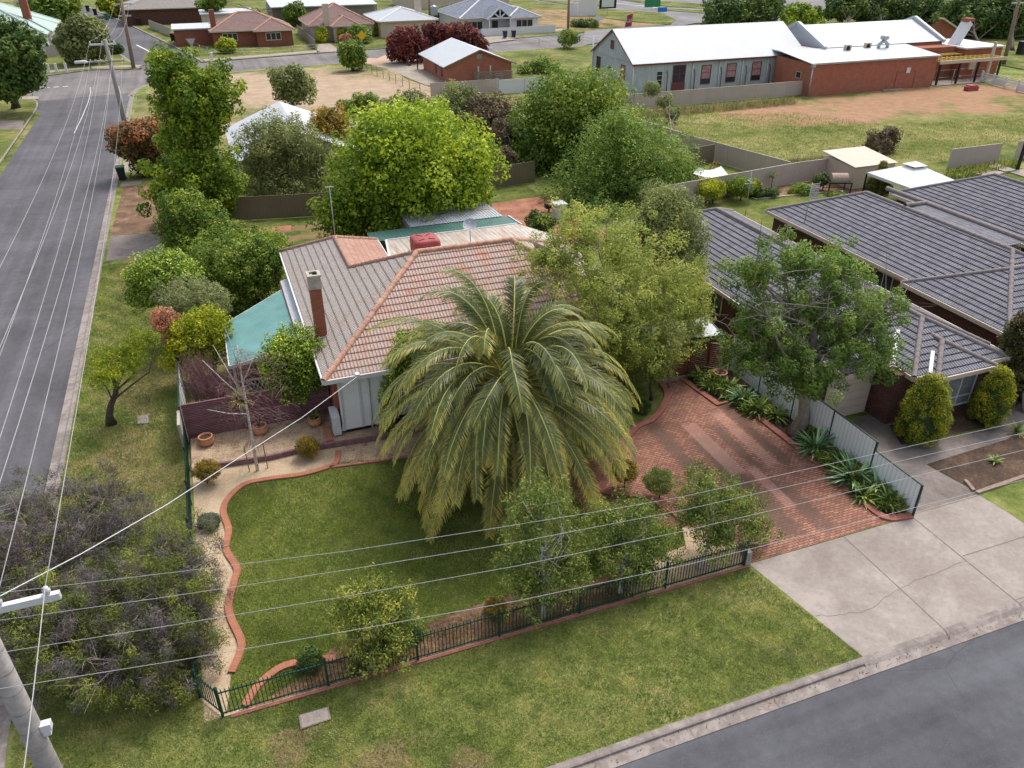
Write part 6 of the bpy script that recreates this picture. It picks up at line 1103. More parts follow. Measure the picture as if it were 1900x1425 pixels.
def turf(label, poly, n, L, Wd, leaf, seed, zmax=.0, z=.0):
    r = np.random.RandomState(seed); P = np.array([p[:2] for p in poly]); lo, hi = P.min(0), P.max(0); X = lo+(hi-lo)*r.rand(int(n*2.2), 2); ins = np.zeros(len(X), bool); j = len(P)-1
    for i in range(len(P)):
        c = ((P[i][1] > X[:, 1]) != (P[j][1] > X[:, 1])) & (X[:, 0] < (P[j][0]-P[i][0])*(X[:, 1]-P[i][1])/(P[j][1]-P[i][1]+1e-9)+P[i][0]); ins ^= c; j = i
    X = X[ins][:n]; n = len(X); C = np.concatenate([X, np.full((n, 1), z)], 1); a = unit(r.normal(size=(n, 3))*.8+np.array([0, 0, .8])); a[:, 2] = np.abs(a[:, 2])+.15; s_ = unit(np.cross(a, r.normal(size=(n, 3)))); l = (L*(.5+r.rand(n)))[:, None]; w = Wd*.5
    q = np.stack([C-s_*w, C+s_*w, C+a*l+s_*w*.3, C+a*l-s_*w*.3], 1)
    low = .5+.25*np.sin(X[:, 0]*1.3+np.sin(X[:, 1]*.9)*2)*np.cos(X[:, 1]*1.7+X[:, 0]*.4)+.15*np.sin(X[:, 0]*4.1+X[:, 1]*3.3)
    return tag(link_mesh('grass', quad_mesh('grass', q, np.clip(low*.62+r.rand(n)*.4-.02, 0, 1)), L_[leaf], None), label, 'grass', kind='stuff')
L_['turf'] = leafm('turf_blades', (.17, .23, .052), (.30, .345, .095), (.56, .49, .23), .35); L_['turf2'] = leafm('lawn_blades', (.155, .21, .04), (.24, .29, .062), (.40, .38, .14), .35)
turf('short dry tipped grass of the front verge', sw[10:]+[(16.3, 12.3), (15.3, 16.8), (-2.7, 16.8), (-3.4, 18), (-3.4, 30), (-8, 30), (-8.2, 18)], 170000, .07, .022, 'turf', 21)
turf('short lawn grass inside the picket fence', lawnpts, 110000, .06, .02, 'turf2', 22, z=.012)
turf('patchy grass on the left street verge', [(-8.2, 30), (-3.4, 30), (-3.4, 56), (-8.2, 56)], 60000, .08, .03, 'turf', 23)

turf('dry brown leaves lying in the front gutter', [(-2, 11.68), (30, 11.68), (30, 12.0), (-2, 12.0)], 260, .07, .03, 'rust', 24, z=RZ+.03)
turf('brown leaf litter on the bark bed behind the picket fence', [(-2, 17), (10.8, 17), (10.8, 18.4), (-1, 18.0)], 2500, .06, .035, 'tan', 25, z=.012)
# ------------------------------------------------------------------ fences and walls
def panel_fence(name, label, P, h, mat, post=None, cap=None, sp=2.4, z=0., th=.05, group=None, ph=.04, pw=.07, capw=.07):
    t = thing(name, label, 'fence', (*P[0][:2], z), group)
    for i in range(len(P)-1):
        a, c = V3(P[i][:2]), V3(P[i+1][:2]); L = (c-a).length; n = max(1, round(L/sp))
        for j in range(n):
            s, e = a.lerp(c, j/n), a.lerp(c, (j+1)/n); hh = h if not callable(h) else h((j+.5)/n); s.z = e.z = z+hh/2+.02; b = MB(); b.bar(s, e, th, hh-.04)
            part('panel', b, mat, t)
            if post: part('post', MB().bb(s.x-pw/2, s.x+pw/2, s.y-pw/2, s.y+pw/2, z, z+hh+ph), post, t)
            if cap: s2, e2 = s.copy(), e.copy(); s2.z = e2.z = z+hh+.02; part('rail', MB().bar(s2, e2, capw, .045), cap, t)
    if post: q = V3(P[-1][:2]); hh = h if not callable(h) else h(1); part('post', MB().bb(q.x-pw/2, q.x+pw/2, q.y-pw/2, q.y+pw/2, z, z+hh+ph), post, t)
    return t
def picket(name, label, P, h, mat, sp=.115, r=.011, post=.035, railr=.02):
    t = thing(name, label, 'fence', (*P[0][:2], 0))
    for i in range(len(P)-1):
        a, c = V3(P[i][:2]), V3(P[i+1][:2]); L = (c-a).length; n = int(L/sp); b = MB(); d = (c-a).normalized()
        b.bar(a+Vector((0, 0, .14)), c+Vector((0, 0, .14)), railr*1.6, railr*2); b.bar(a+Vector((0, 0, h-.13)), c+Vector((0, 0, h-.13)), railr*1.6, railr*2)
        for j in range(1, n): p = a.lerp(c, j/n); b.bar((p.x, p.y, .08), (p.x, p.y, h), r*2, r*2)
        b.build('panel', M_[mat], t); part('post', MB().bb(a.x-post, a.x+post, a.y-post, a.y+post, 0, h+.06).lathe((a.x, a.y, h+.06), [(post*1.3, 0), (post*1.3, .02), (.005, .05)], 8), mat, t)
    q = V3(P[-1][:2]); part('post', MB().bb(q.x-post, q.x+post, q.y-post, q.y+post, 0, h+.06), mat, t); return t
picket('picket_fence', 'low dark green metal picket fence along the front of the corner garden', [(-2.62, 16.97), (.43, 16.97), (3.2, 16.97), (5.9, 16.97), (8.75, 16.97), (11.98, 16.97), (15.2, 16.97)], 1.12, 'green_post')
picket('picket_fence', 'dark green metal picket fence along the left side of the corner garden', [(-2.62, 17.0), (-3.22, 17.9), (-3.25, 20.3), (-3.25, 22.7), (-3.25, 25.1), (-3.25, 27.5), (-3.27, 29.9), (-3.29, 32.0)], 1.12, 'green_post')
tag(MB().bb(15.22, 15.42, 16.9, 17.15, 0, .62).build('end_pier', M_['greypole']), 'short grey pier at the driveway end of the picket fence', 'pier')
panel_fence('metal_fence', 'light metal fence with green posts at the side of the carport', [(-3.3, 32.2), (-3.32, 34.6), (-3.35, 37)], 1.8, 'colw', 'green_post', 'green_post')
t = panel_fence('paling_fence', 'purple brown horizontal paling fence across the left garden, behind the terracotta pots', [(-3.2, 32.1), (3.0, 32.1)], 1.9, 'purple', 'sleeper', 'sleeper', 2.1)
tag(MB().bb(-3.42, -3.3, 30.9, 32.1, 0, 1.7).build('fence_board', M_['cement']), 'weathered grey upright board at the left end of the purple fence', 'board')
panel_fence('metal_fence', 'white metal fence with dark green posts between the agave bed and the neighbouring driveway', [(22.95, 17.0), (22.9, 29.4)], lambda q: 1.45 if q < .25 else 1.85, 'colw', 'green_post', 'green_post', 2.45, capw=.06)
t = thing('timber_screen', 'dark red slatted timber screen and gate at the top of the paved driveway', 'gate', (19.5, 29.6, 0))
for j in range(3):
    x0 = 19.4+1.12*j; b = MB(); [b.bb(x0+.04, x0+1.08, 29.52, 29.56, .12+.115*i, .205+.115*i) for i in range(15)]; part('slat_panel', b, 'jarrah', t); part('post', MB().bb(x0-.04, x0+.04, 29.5, 29.6, 0, 1.9), 'jarrah', t)
part('post', MB().bb(22.72, 22.8, 29.5, 29.6, 0, 1.9), 'jarrah', t); part('threshold', MB().bb(18.6, 20.3, 29.35, 29.5, 0, .12), 'conc', t)
P = [G(1150, 648, 2.25), G(1343, 622, 2.15), G(1310, 588, 2.15), G(1160, 612, 2.25)]; t = thing('lean_to_roof', 'pale clear sheet roof beside the dark red timber gate under the golden tree', 'roof', (20, 30, 0)); part('sheet', MB().face(P).face([(x, y, z-.03) for x, y, z in P[::-1]]), 'roof_white', t); part('edge', MB().bar(P[0], P[1], .06, .1).bar(P[1], P[2], .05, .08), 'green_post', t)

r_ = [G(395, 868), G(500, 852), G(560, 838), G(640, 825), G(720, 812)]
t = thing('sleeper_wall', 'low purple timber sleeper retaining wall across the left gravel garden', 'retaining wall', (*r_[0][:2], 0)); pts = [(-3.15, r_[0][1]-.2)]+[p[:2] for p in r_]+[(12, r_[4][1])]
for i in range(len(pts)-1): part('sleeper', MB().bar((pts[i][0], pts[i][1]-.06, .12), (pts[i+1][0], pts[i+1][1]-.06, .12), .12, .26), 'sleeper', t)
panel_fence('paling_fence', 'dark brown ribbed metal fence behind the back yard, left of the bright round tree', [(-.8, 62.6), (7, 61.2), (15, 62.2), (26, 64)], 1.8, 'colbr', 'colbr', 'colbr', 2.6)
fa, fb_, fc = G(1205, 392), G(1475, 340), G(1578, 326)
panel_fence('metal_fence', 'long beige ribbed metal fence behind the neighbouring back yard', [fa, fb_, fc], 1.8, 'colb', 'cream', 'cream', 2.4)
fd = G(1420, 352); panel_fence('metal_fence', 'beige metal fence running back into the paddock from the long beige fence', [(46.6, 56.0), G(1275, 286), (41.4, 84)], 1.8, 'colb', 'cream', 'cream', 2.4)
panel_fence('metal_fence', 'short brown metal fence behind the white canopy', [G(1255, 315), G(1322, 302)], 1.7, 'colbr', 'colbr', 'colbr')
panel_fence('metal_fence', 'beige metal fence in front of the grey tin hall', [(47.0, 88.2), (73.4, 88.6)], 1.75, 'colb', 'colb', 'cream', 2.4)
p1, p2 = G(1757, 313), G(1850, 301); panel_fence('metal_fence', 'leftover beige fence panels standing alone in the paddock grass', [p1, p2], 1.75, 'colb', 'cream', 'cream', 2.2)
p1, p2 = G(1880, 297), G(1990, 285); panel_fence('metal_fence', 'beige fence panel at the right picture edge beside the black post', [p1, p2], 1.75, 'colb', 'cream', 'cream', 2.2); p = G(1887, 316)
tag(MB().bb(p[0]-.12, p[0]+.12, p[1]-.1, p[1]+.1, 0, 2.6).build('black_post', M_['black']), 'thick black post leaning by the right picture edge of the paddock', 'post')
panel_fence('metal_fence', 'olive beige metal fence in front of the small brick cottage', [G(800, 180), G(925, 171)], 1.7, 'colb', 'colb', None, 2.4); panel_fence('metal_fence', 'pale white metal fence panels right of the small brick cottage', [G(925, 175), G(1020, 168)], 1.8, 'white', 'steel', None, 3.0)
t = thing('timber_fence', 'short grey horizontal timber fence at the cottage wall', 'fence', G(880, 150)); a, c = G(878, 152), G(948, 149)
for z in (.25, .6, .95, 1.3): part('board', MB().bar((a[0], a[1]-.6, z), (c[0], c[1]-.6, z), .08, .26), 'woodpole', t)
panel_fence('timber_fence', 'grey timber fence between the two brown roofed houses across the street', [G(553, 62), G(586, 92)], 1.6, 'fargrey', None, None, 3); panel_fence('picket_fence', 'long white picket fence in front of the blue grey roofed house', [G(893, 68), G(1030, 60)], 1.4, 'white', 'white', None, 2.8)
panel_fence('timber_fence', 'pale grey fence at the side of the brick garage', [G(278, 52), G(318, 68)], 1.6, 'cement', None, None, 3); panel_fence('timber_fence', 'pinkish fence behind the yellow green tree at the top left', [G(88, 106), G(112, 104), G(150, 95)], 1.8, 'colb', None, None, 3)
def lattice_fence():
    a, c = V3(G(1819, 152)), V3(G(1935, 182)); t = thing('lattice_fence', 'white lattice fence and gate at the right picture edge beside the veranda', 'fence', a)
    n = 5
    for j in range(n):
        s, e = a.lerp(c, j/n), a.lerp(c, (j+1)/n); b = MB(); up = Vector((0, 0, 1))
        for z in (.15, .9, 1.25): b.bar(s+up*z, e+up*z, .05, .1)
        b.bar(s+up*.5, e+up*.5, .03, .65) if j % 2 else b.bar(s+up*.2, e+up*1.2, .04, .1)
        m = 12
        for i in range(m): q = s.lerp(e, i/m); b.bar(q+up*.15, q+up*1.25, .03, .05)
        part('panel', b, 'white', t); part('post', MB().bb(s.x-.1, s.x+.1, s.y-.1, s.y+.1, 0, 1.5), 'white', t)
lattice_fence()
def wirefence(label, P, h=1.3, sp=3., mat='steel', rails=(1., .5)):
    t = thing('wire_fence', label, 'fence', (*P[0][:2], 0)); P = [V3(p[:2]) for p in P]
    for i in range(len(P)-1):
        n = max(1, round((P[i+1]-P[i]).length/sp))
        for j in range(n): p = P[i].lerp(P[i+1], j/n); part('post', MB().tube([p, (p.x, p.y, h)], .045, 5), mat, t)
        b = MB(); [b.tube([(P[i].x, P[i].y, h*q), (P[i+1].x, P[i+1].y, h*q)], .014, 4) for q in rails]; b.build('wires', M_[mat], t)
wirefence('thin wire fence on rusty posts beside the dirt yard of the cottage', [G(672, 128), G(700, 140), G(760, 165), G(800, 178)], 1.2, 2.6, 'woodpole', (1, .7, .4)); wirefence('thin wire fence along the far street edge of the grass block', [G(892, 92), G(1000, 86), G(1100, 80)], 1.7, 8); wirefence('wire fence in front of the brick annex veranda', [G(1728, 158), G(1765, 156), G(1800, 152), G(1818, 152)], 1.9, 3.4); wirefence('low wire fence in front of the brown tiled brick house', [G(358, 90), G(400, 104), G(500, 100), G(585, 94)], 1.0, 4)
wirefence('low wire fence in front of the white roofed cottage', [G(668, 84), G(740, 78)], 1.1, 3, 'fargrey')
for i, (a, c) in enumerate(((85, 133), (92, 131), (106, 130), (124, 128))):
    p = G(a, 136-i*.8); tag(MB().bb(p[0]-.16, p[0]+.16, p[1]-.14, p[1]+.14, 0, 1.3).build('roadside_post', M_['white']), 'white roadside post on the far verge, %s of four from the left' % ('first', 'second', 'third', 'last')[i], 'post', 'white posts on the far verge')
p = G(394, 111); tag(MB().bb(p[0]-.2, p[0]+.2, p[1]-.15, p[1]+.15, 0, 1.1).build('roadside_post', M_['white']), 'lone white post on the verge in front of the brown tiled brick house', 'post')
# ------------------------------------------------------------------ power poles and wires
def insul(b, p, h=.14): b.lathe(p, [(.03, 0), (.07, .02), (.045, .05), (.075, .07), (.045, .1), (.05, h), (.005, h+.02)], 8)
NY = 12.9; pc = A(55, 1350, NY); NX = pc[0]; e1 = A(112, 1103, NY); za = e1[2]; nt = za+1.1
t = thing('power_pole', 'thick grey concrete power pole at the lower left corner of the picture', 'power pole', (NX, NY, 0))
b = MB(); b.tube([(NX, NY, -.1), (NX, NY, nt*.5), (NX, NY, nt)], [.26, .215, .17], 24); b.build('pole', M_['greypole'], t)
b = MB(); [b.tube([(NX, NY, z), (NX, NY, z+.012)], [.262-.0085*z]*2, 24, cap=False) for z in [.6+.55*i for i in range(20)]]; b.build('pole_bands', M_['joint'], t)
part('crossarm', MB().bb(e1[0]-2.7, e1[0], NY-.055, NY+.055, za-.075, za+.075), 'white', t)
b = MB(); nxs = [e1[0]-.19, e1[0]-.19-.78, e1[0]-1.8, e1[0]-2.5]; [insul(b, (x, NY, za+.1)) for x in nxs]; part('insulators', b, 'white', t)
p = A(75, 1350, NY-.0); b = MB().bb(NX+.19, NX+.38, NY-.1, NY+.06, p[2]-.05, p[2]+.12).bb(NX+.19, NX+.33, NY-.08, NY+.04, p[2]-.2, p[2]-.06); part('meter_box', b, 'white', t)
fp = G(232, 229); FX, FY = fp[0], fp[1]; ft = A(188, 73, FY)[2]; t = thing('power_pole', 'grey power pole with two crossarms beside the left street', 'power pole', (FX, FY, 0))
part('pole', MB().tube([(FX, FY, 0), (FX, FY, ft*.5), (FX, FY, ft)], [.27, .23, .19], 12), 'greypole', t)
za2 = A(190, 82, FY)[2]; zl = A(200, 112, FY)[2]; k = mpp((FX, FY, 9))
fu = [A(168, 84, FY), A(188, 72, FY), A(212, 80, FY)]; fl_ = [A(168, 112, FY), A(187, 110, FY), A(208, 110, FY), A(227, 108, FY)]
part('crossarm', MB().bb(fu[0][0]-.1, fu[2][0]+.2, FY-.07, FY+.07, za2-.1, za2+.08), 'white', t); part('crossarm', MB().bb(fl_[0][0]-.3, fl_[3][0]+.2, FY-.25, FY-.1, zl-.16, zl), 'fargrey', t)
b = MB(); [insul(b, (q[0], FY, za2+.08), .25) for q in fu]; [insul(b, (q[0], FY-.17, zl), .2) for q in fl_]; part('insulators', b, 'white', t)
l_ = A(150, 116, FY-1); b = MB(); b.tube([(FX, FY, zl-.3), (FX-.9, FY-.5, l_[2]), (l_[0]+.6, FY-1, l_[2])], .04, 6); part('lamp_arm', b, 'steel', t); part('lamp_head', MB().tube([(l_[0]+.65, FY-1, l_[2]), (l_[0]+.4, FY-1, l_[2]+.05), (l_[0]-.55, FY-1, l_[2]+.03), (l_[0]-.65, FY-1, l_[2])], [.1, .17, .15, .05], 10), 'white', t)
part('conduit', MB().tube([(FX+.24, FY-.15, 0), (FX+.24, FY-.15, 4)], .05, 6), 'white', t)
def woodpole(label, base, top, arms=(), r=.2):
    g = G(*base); a = A(top[0], top[1], g[1]); t = thing('power_pole', label, 'power pole', (g[0], g[1], 0)); part('pole', MB().tube([(g[0], g[1], 0), ((g[0]+a[0])/2, g[1], a[2]/2), a], [r*1.15, r, r*.8], 9), 'woodpole', t)
    for w, dz in arms: part('crossarm', MB().bb(a[0]-w, a[0]+w, g[1]-.08, g[1]+.08, a[2]-dz-.12, a[2]-dz+.08), 'steel', t)
    return (g, a)
w2 = woodpole('leaning brown wooden power pole on the far corner of the side road', (248, 126), (222, -12), ((1.3, 1.4), (.9, 3)), .27); w3 = woodpole('brown wooden power pole in the park beside the white lattice fence', (1862, 120), (1893, -8), ((1.2, 1.0),), .27)
w4 = woodpole('thin wooden power pole on the brown bank beyond the white picket fence', (1054, 56), (1056, -20), ((1.3, 1),), .25); w5 = woodpole('power pole with grey box in front of the blue grey roof', (798, 50), (796, -30), ((1.2, 1),), .25)
q = A(805, 20, w5[0][1]-.4); tag(MB().box(q, (1.5, 1.0, 1.7)).lathe((q[0], q[1], q[2]+.85), [(.5, 0), (.3, .2), (.02, .25)], 10).build('transformer', M_['steel']), 'grey box transformer hanging on the pole in front of the blue grey roof', 'transformer')
def wire(name, label, pts, r, group, cat='wire', m='wire', sag=0.):
    P = [Vector(p) for p in pts]; out = []
    if len(P) == 2:
        for i in range(25): s = i/24; q = P[0].lerp(P[1], s); q.z -= sag*4*s*(1-s); out.append(q)
    else: out = P
    tag(MB().tube(out, r, 5).build(name, M_[m]), label, cat, group)
gs = 'wires over the left street'
tgt = [fl_[3], fl_[2], fl_[1], fl_[0]]; nm_ = ['nearest the kerb', 'second from the kerb', 'third from the kerb', 'farthest from the kerb']
for i in range(4): wire('power_line', 'low street wire along the left street, %s' % nm_[i], [(nxs[i], NY, za+.24), (tgt[i][0], FY-.17, zl+.2)], .009, gs, 'power line', sag=1.15)
for i in range(3): wire('power_line', 'high wire to the top crossarm of the street pole, %s' % ('the left one', 'the middle one', 'the right one')[i], [(NX-1.2+1.0*i, NY, nt+.9), (fu[i][0], FY, za2+.35)], .008, gs, 'power line', sag=1.3)
wire('power_line', 'wire running down past the crossarm end to the bottom left of the picture', [(nxs[0], NY, za+.24), (nxs[0]-.2, NY-24, za+.2)], .010, None, 'power line', sag=1.0)
for i in range(3): wire('power_line', 'high wire crossing the far junction, %s' % ('left', 'middle', 'right')[i]+' of three', [(fu[i][0], FY, za2+.35), (w2[1][0]-1+1.0*i, w2[0][1], w2[1][2]-1.2)], .012, 'wires over the far junction', 'power line', sag=1)
hp = G(664, 698, 3.35); wire('service_line', 'thick white service wire from the near pole down to the white weatherboard corner', [A(0, 1106, NY), G(150, 1028, 8.1), G(310, 936, 6.6), G(450, 845, 5.3), G(560, 775, 4.3), hp], .012, None, 'service wire', 'white')
tag(MB().bb(hp[0]-.08, hp[0]+.08, hp[1]-.05, hp[1]+.2, hp[2]-.1, hp[2]+.1).tube([hp, (hp[0]+.5, 30.4, 3.15)], .03, 6).build('wire_bracket', M_['white']), 'white bracket where the service wire meets the house eave', 'bracket')
for i, pts in enumerate((((-60, 1106), (20, 1098), (330, 1061), (640, 1023), (900, 983), (1135, 945), (1260, 923), (1580, 852), (1900, 781), (2100, 735)), ((-60, 1160), (0, 1151), (320, 1106), (640, 1058), (960, 1006), (1270, 946), (1580, 876), (1900, 803), (2100, 757)),
                         ((-60, 1220), (0, 1211), (320, 1160), (640, 1107), (960, 1050), (1270, 985), (1580, 912), (1900, 835), (2100, 785)), ((-60, 1287), (0, 1278), (320, 1227), (640, 1172), (960, 1115), (1270, 1049), (1580, 972), (1900, 890), (2100, 838)))):
    n = len(pts); P = [G(x, y, 9.0-.5*(1-((x-950)/1000)**2)) for x, y in pts]; wire('power_line', 'thin wire along the front street, %s from the top' % ('first', 'second', 'third', 'fourth')[i], P, .0055, 'wires along the front street', 'power line')
# ------------------------------------------------------------------ pots, bins, pits, small things
def pot(label, px, py, z, r, soil='soil', plant=None, h=.42):
    p = G(px, py, z); t = thing('terracotta_pot', label, 'pot', p, 'terracotta pots')
    part('pot', MB().lathe(p, [(.02, .01), (r*.72, .01), (r*.98, h*.35), (r*1.0, h*.6), (r*.86, h*.88), (r*.93, h*.93), (r*.95, h), (r*.8, h+.01), (r*.78, h*.82)], 26), 'terra', t); part('soil', MB().lathe(p, [(r*.8, h*.83), (.01, h*.84)], 20), soil, t)
    if plant: rosette('potted_plant', plant[0], 'potted plant', (p[0], p[1], z+h*.8), plant[1], plant[2], .05, L_[plant[3]], 4, None, .5, 1.1, *plant[4:])
pot('empty round terracotta pot at the left end of the purple fence', 384, 824, .2, .33); pot('terracotta pot behind the bare birch with a bare dark twig in it', 484, 803, .2, .33); pot('terracotta pot with a green yucca beside the white air conditioner', 585, 788, .2, .3, plant=('green yucca in the terracotta pot by the air conditioner', 26, .45, 'strap'))
pot('terracotta pot with a tall yellow green cordyline in the driveway bed', 1334, 706, .02, .38, plant=('tall yellow green cordyline in the driveway bed pot', 80, .62, 'yucca', .035, B_['grey'], 1.5), h=.5)
p = G(484, 803, .2); b = MB(); rs = np.random.RandomState(4); [b.tube([(p[0], p[1], .55), (p[0]+rs.normal()*.1, p[1]+.05, .9), (p[0]+rs.normal()*.25, p[1]+rs.normal()*.1, 1.2)], [.02, .015, .006], 4) for _ in range(7)]; tag(b.build('dead_twigs', M_['black']), 'dark dead twigs in the terracotta pot behind the bare birch', 'twigs')
def binn(label, px, py, lid, body='black', s=1.):
    p = G(px, py); k = s; t = thing('wheelie_bin', label, 'bin', p, 'wheelie bins'); b = MB(); w = .3*k
    for (a, z0), (c, z1) in (((.22, .06), (.3, 1.0)),): 
        lo = [(p[0]-a*k, p[1]-a*k), (p[0]+a*k, p[1]-a*k), (p[0]+a*k, p[1]+a*k), (p[0]-a*k, p[1]+a*k)]; hi = [(p[0]-c*k, p[1]-c*k), (p[0]+c*k, p[1]-c*k), (p[0]+c*k, p[1]+c*k), (p[0]-c*k, p[1]+c*k)]
        for i in range(4): b.face([(*lo[i], z0*k), (*lo[(i+1) % 4], z0*k), (*hi[(i+1) % 4], z1*k), (*hi[i], z1*k)])
    part('body', b, body, t); part('lid', MB().bb(p[0]-.33*k, p[0]+.33*k, p[1]-.34*k, p[1]+.34*k, k, 1.07*k), lid, t); part('wheel', MB().tube([(p[0]-.28*k, p[1]+.24*k, .1*k), (p[0]-.22*k, p[1]+.24*k, .1*k)], .1*k, 10), 'black', t); part('wheel', MB().tube([(p[0]+.22*k, p[1]+.24*k, .1*k), (p[0]+.28*k, p[1]+.24*k, .1*k)], .1*k, 10), 'black', t)
M_['bin_green'] = plain('bin_green', (.03, .2, .1), .5, .1); M_['bin_red'] = plain('bin_red', (.3, .04, .05), .5, .1); M_['navy'] = plain('navy', (.02, .025, .06), .5, .1); M_['blue'] = plain('bright_blue', (.02, .18, .5), .5, .1); M_['yellow'] = plain('sign_yellow', (.7, .45, .02), .5, .05); M_['sign_green'] = plain('sign_green', (.03, .22, .09), .5, .05)
binn('black bin with green lid on the left street kerb beside the mulched verge', 228, 334, 'bin_green', s=1.15); binn('red lidded bin, the left of two beside the brick garage', 321, 76, 'bin_red', s=1.3); binn('red lidded bin, the right of two beside the brick garage', 328, 78, 'bin_red', s=1.3)
binn('dark bin, left of the pair in front of the white picket fence', 937, 71, 'navy', 'navy', 1.25); binn('dark bin with maroon lid, right of the pair in front of the white picket fence', 953, 70, 'maroon', 'navy', 1.25); binn('green bin on the grass of the far side road', 199, 38, 'bin_green', 'bin_green', 1.4); binn('dark bin on the concrete crossing of the far side road', 258, 47, 'maroon', s=1.4); binn('dark bin beside the footpath high up the far side road', 178, 29, 'navy', 'navy', 1.4); binn('bin with lime lid farthest up the far side road', 164, 22, 'bin_green', s=1.4)
for lab, P, m in (('rectangular concrete pit lid with dark rim in the front verge', [(557, 1329), (607, 1314), (611, 1335), (561, 1352)], 'conc'), ('small square concrete pit lid in the left verge', [(256, 773), (275, 771), (276, 785), (256, 787)], 'conc')):
    q = [G(x, y, .02) for x, y in P]; c = np.mean([p[:2] for p in q], 0); t = thing('pit_lid', lab, 'pit lid', (c[0], c[1], 0)); b = MB().prism(ccw([p[:2] for p in q]), 0, .06); part('lid', b, m, t)
    o = [(c[0]+(p[0]-c[0])*1.12, c[1]+(p[1]-c[1])*1.12) for p in q]; part('rim', MB().prism(ccw(o), 0, .05), 'joint', t)
def carob(b, c, s): pass
# wood fired oven, shed, gazebo, canopy
M_['clay'] = plain('clay_render', (.34, .26, .2), .95, .2, 5)
p = G(1555, 356); t = thing('pizza_oven', 'domed clay pizza oven on a black metal stand by the beige fence', 'pizza oven', (p[0], p[1], 0)); b = MB(); n = 12; R0, R1 = .58, .43; L = 1.35
x0, y0, z0 = p[0]-.9, p[1]+.2, 1.05
ang = [pi*i/n for i in range(n+1)]; ax = Vector((.93, -.37, 0)); sd_ = Vector((.37, .93, 0)); O = Vector((x0, y0, z0)); f = lambda s, r, a: O+ax*s+sd_*cos(a)*r+Vector((0, 0, sin(a)*r))
for i in range(n): b.face([f(0, R0, ang[i]), f(L, R0, ang[i]), f(L, R0, ang[i+1]), f(0, R0, ang[i+1])], sm=True); b.face([f(L, R0, ang[i]), f(L, R1, ang[i]), f(L, R1, ang[i+1]), f(L, R0, ang[i+1])]); b.face([f(L, R1, ang[i]), f(L-.5, R1, ang[i]), f(L-.5, R1, ang[i+1]), f(L, R1, ang[i+1])])
b.face([f(0, R0, a) for a in ang]); part('dome', b, 'clay', t); b = MB(); b.face([f(L-.5, R1, a) for a in ang]); part('opening', b, 'opening_shade', t)
b = MB(); c = O+ax*L/2
for s in (-.9, .9):
    for w in (-.7, .7): q = c+ax*s+sd_*w; b.bar((q.x, q.y, 0), (q.x, q.y, 1.0), .07, .07)
    b.bar(c+ax*s-sd_*.7+Vector((0, 0, -.06)), c+ax*s+sd_*.7+Vector((0, 0, -.06)), .07, .1)
for w in (-.7, .7): b.bar(c-ax*.95+sd_*w+Vector((0, 0, -.06)), c+ax*.95+sd_*w+Vector((0, 0, -.06)), .07, .1); b.bar(c-ax*.95+sd_*w+Vector((0, 0, -.85)), c+ax*.95+sd_*w+Vector((0, 0, -.85)), .05, .05)
part('stand', b, 'black', t)
b = MB(); [b.tube([c+Vector((rs.normal()*.4, rs.normal()*.3-1.0, -.97)), c+Vector((rs.normal()*.4+.2, rs.normal()*.3-.8, -.93))], .06, 7) for _ in range(9)]; tag(b.build('firewood', M_['cement']), 'small pile of cut firewood under the clay pizza oven', 'firewood')
p = G(1560, 330, 2.2); q = G(1578, 352); t = thing('garden_shed', 'cream metal garden shed behind the pointed conifer', 'shed', (q[0]+2, q[1]+1, 0)); x0, y0 = q[0], q[1]
part('wall', walls(x0, x0+4.3, y0, y0+4.0, 0, 1.95), 'cream', t); b = MB(); r = [(x0-.15, y0-.15, 1.95), (x0+4.45, y0-.15, 1.95), (x0+4.45, y0+4.1, 2.35), (x0-.15, y0+4.1, 2.35)]; b.face(r); b.face([(a, c2, d-.05) for a, c2, d in r[::-1]]); part('roof', b, 'cream', t)
g = G(1700, 362); c = A(1695, 318, 47.6); t = thing('gazebo', 'white fabric gazebo with small raised top and dark posts', 'gazebo', (c[0], 47.6, 0)); z = 2.25; hw, hd = 2.4, 2.3; P = [(c[0]-hw, 47.6-hd), (c[0]+hw, 47.6-hd), (c[0]+hw, 47.6+hd), (c[0]-hw, 47.6+hd)]; b = MB()
for i in range(4):
    a, d = P[i], P[(i+1) % 4]; m0, m1 = .22, .22; a2 = (c[0]+(a[0]-c[0])*m0, 47.6+(a[1]-47.6)*m0); d2 = (c[0]+(d[0]-c[0])*m0, 47.6+(d[1]-47.6)*m0); b.face([(*a, z), (*d, z), (*d2, z+.85), (*a2, z+.85)]); b.face([(*a, z-.22), (*d, z-.22), (*d, z), (*a, z)])
    a3 = (c[0]+(a[0]-c[0])*.28, 47.6+(a[1]-47.6)*.28); d3 = (c[0]+(d[0]-c[0])*.28, 47.6+(d[1]-47.6)*.28); b.face([(*a3, z+.98), (*d3, z+.98), (c[0], 47.6, z+1.25)])
part('canopy', b, 'white', t); [part('post', MB().bb(x-.05, x+.05, y-.05, y+.05, 0, z-.1), 'black', t) for x, y in P]
P = [G(1290, 312, 1.9), G(1348, 325, 1.7), G(1318, 305, 2.0), G(1300, 300, 2)]; c = G(1320, 325, 1.8); t = thing('shade_canopy', 'sagging white cloth canopy behind the citrus trees', 'canopy', (c[0], c[1], 0)); b = MB(); n = 8; q0, q1, q2, q3 = V3(G(1286, 322, 1.8)), V3(G(1352, 325, 1.6)), V3(G(1338, 308, 1.9)), V3(G(1296, 311, 1.9))
gp = lambda u, v: (q0.lerp(q1, u)).lerp(q3.lerp(q2, u), v)-Vector((0, 0, .3*sin(pi*u)*.9))
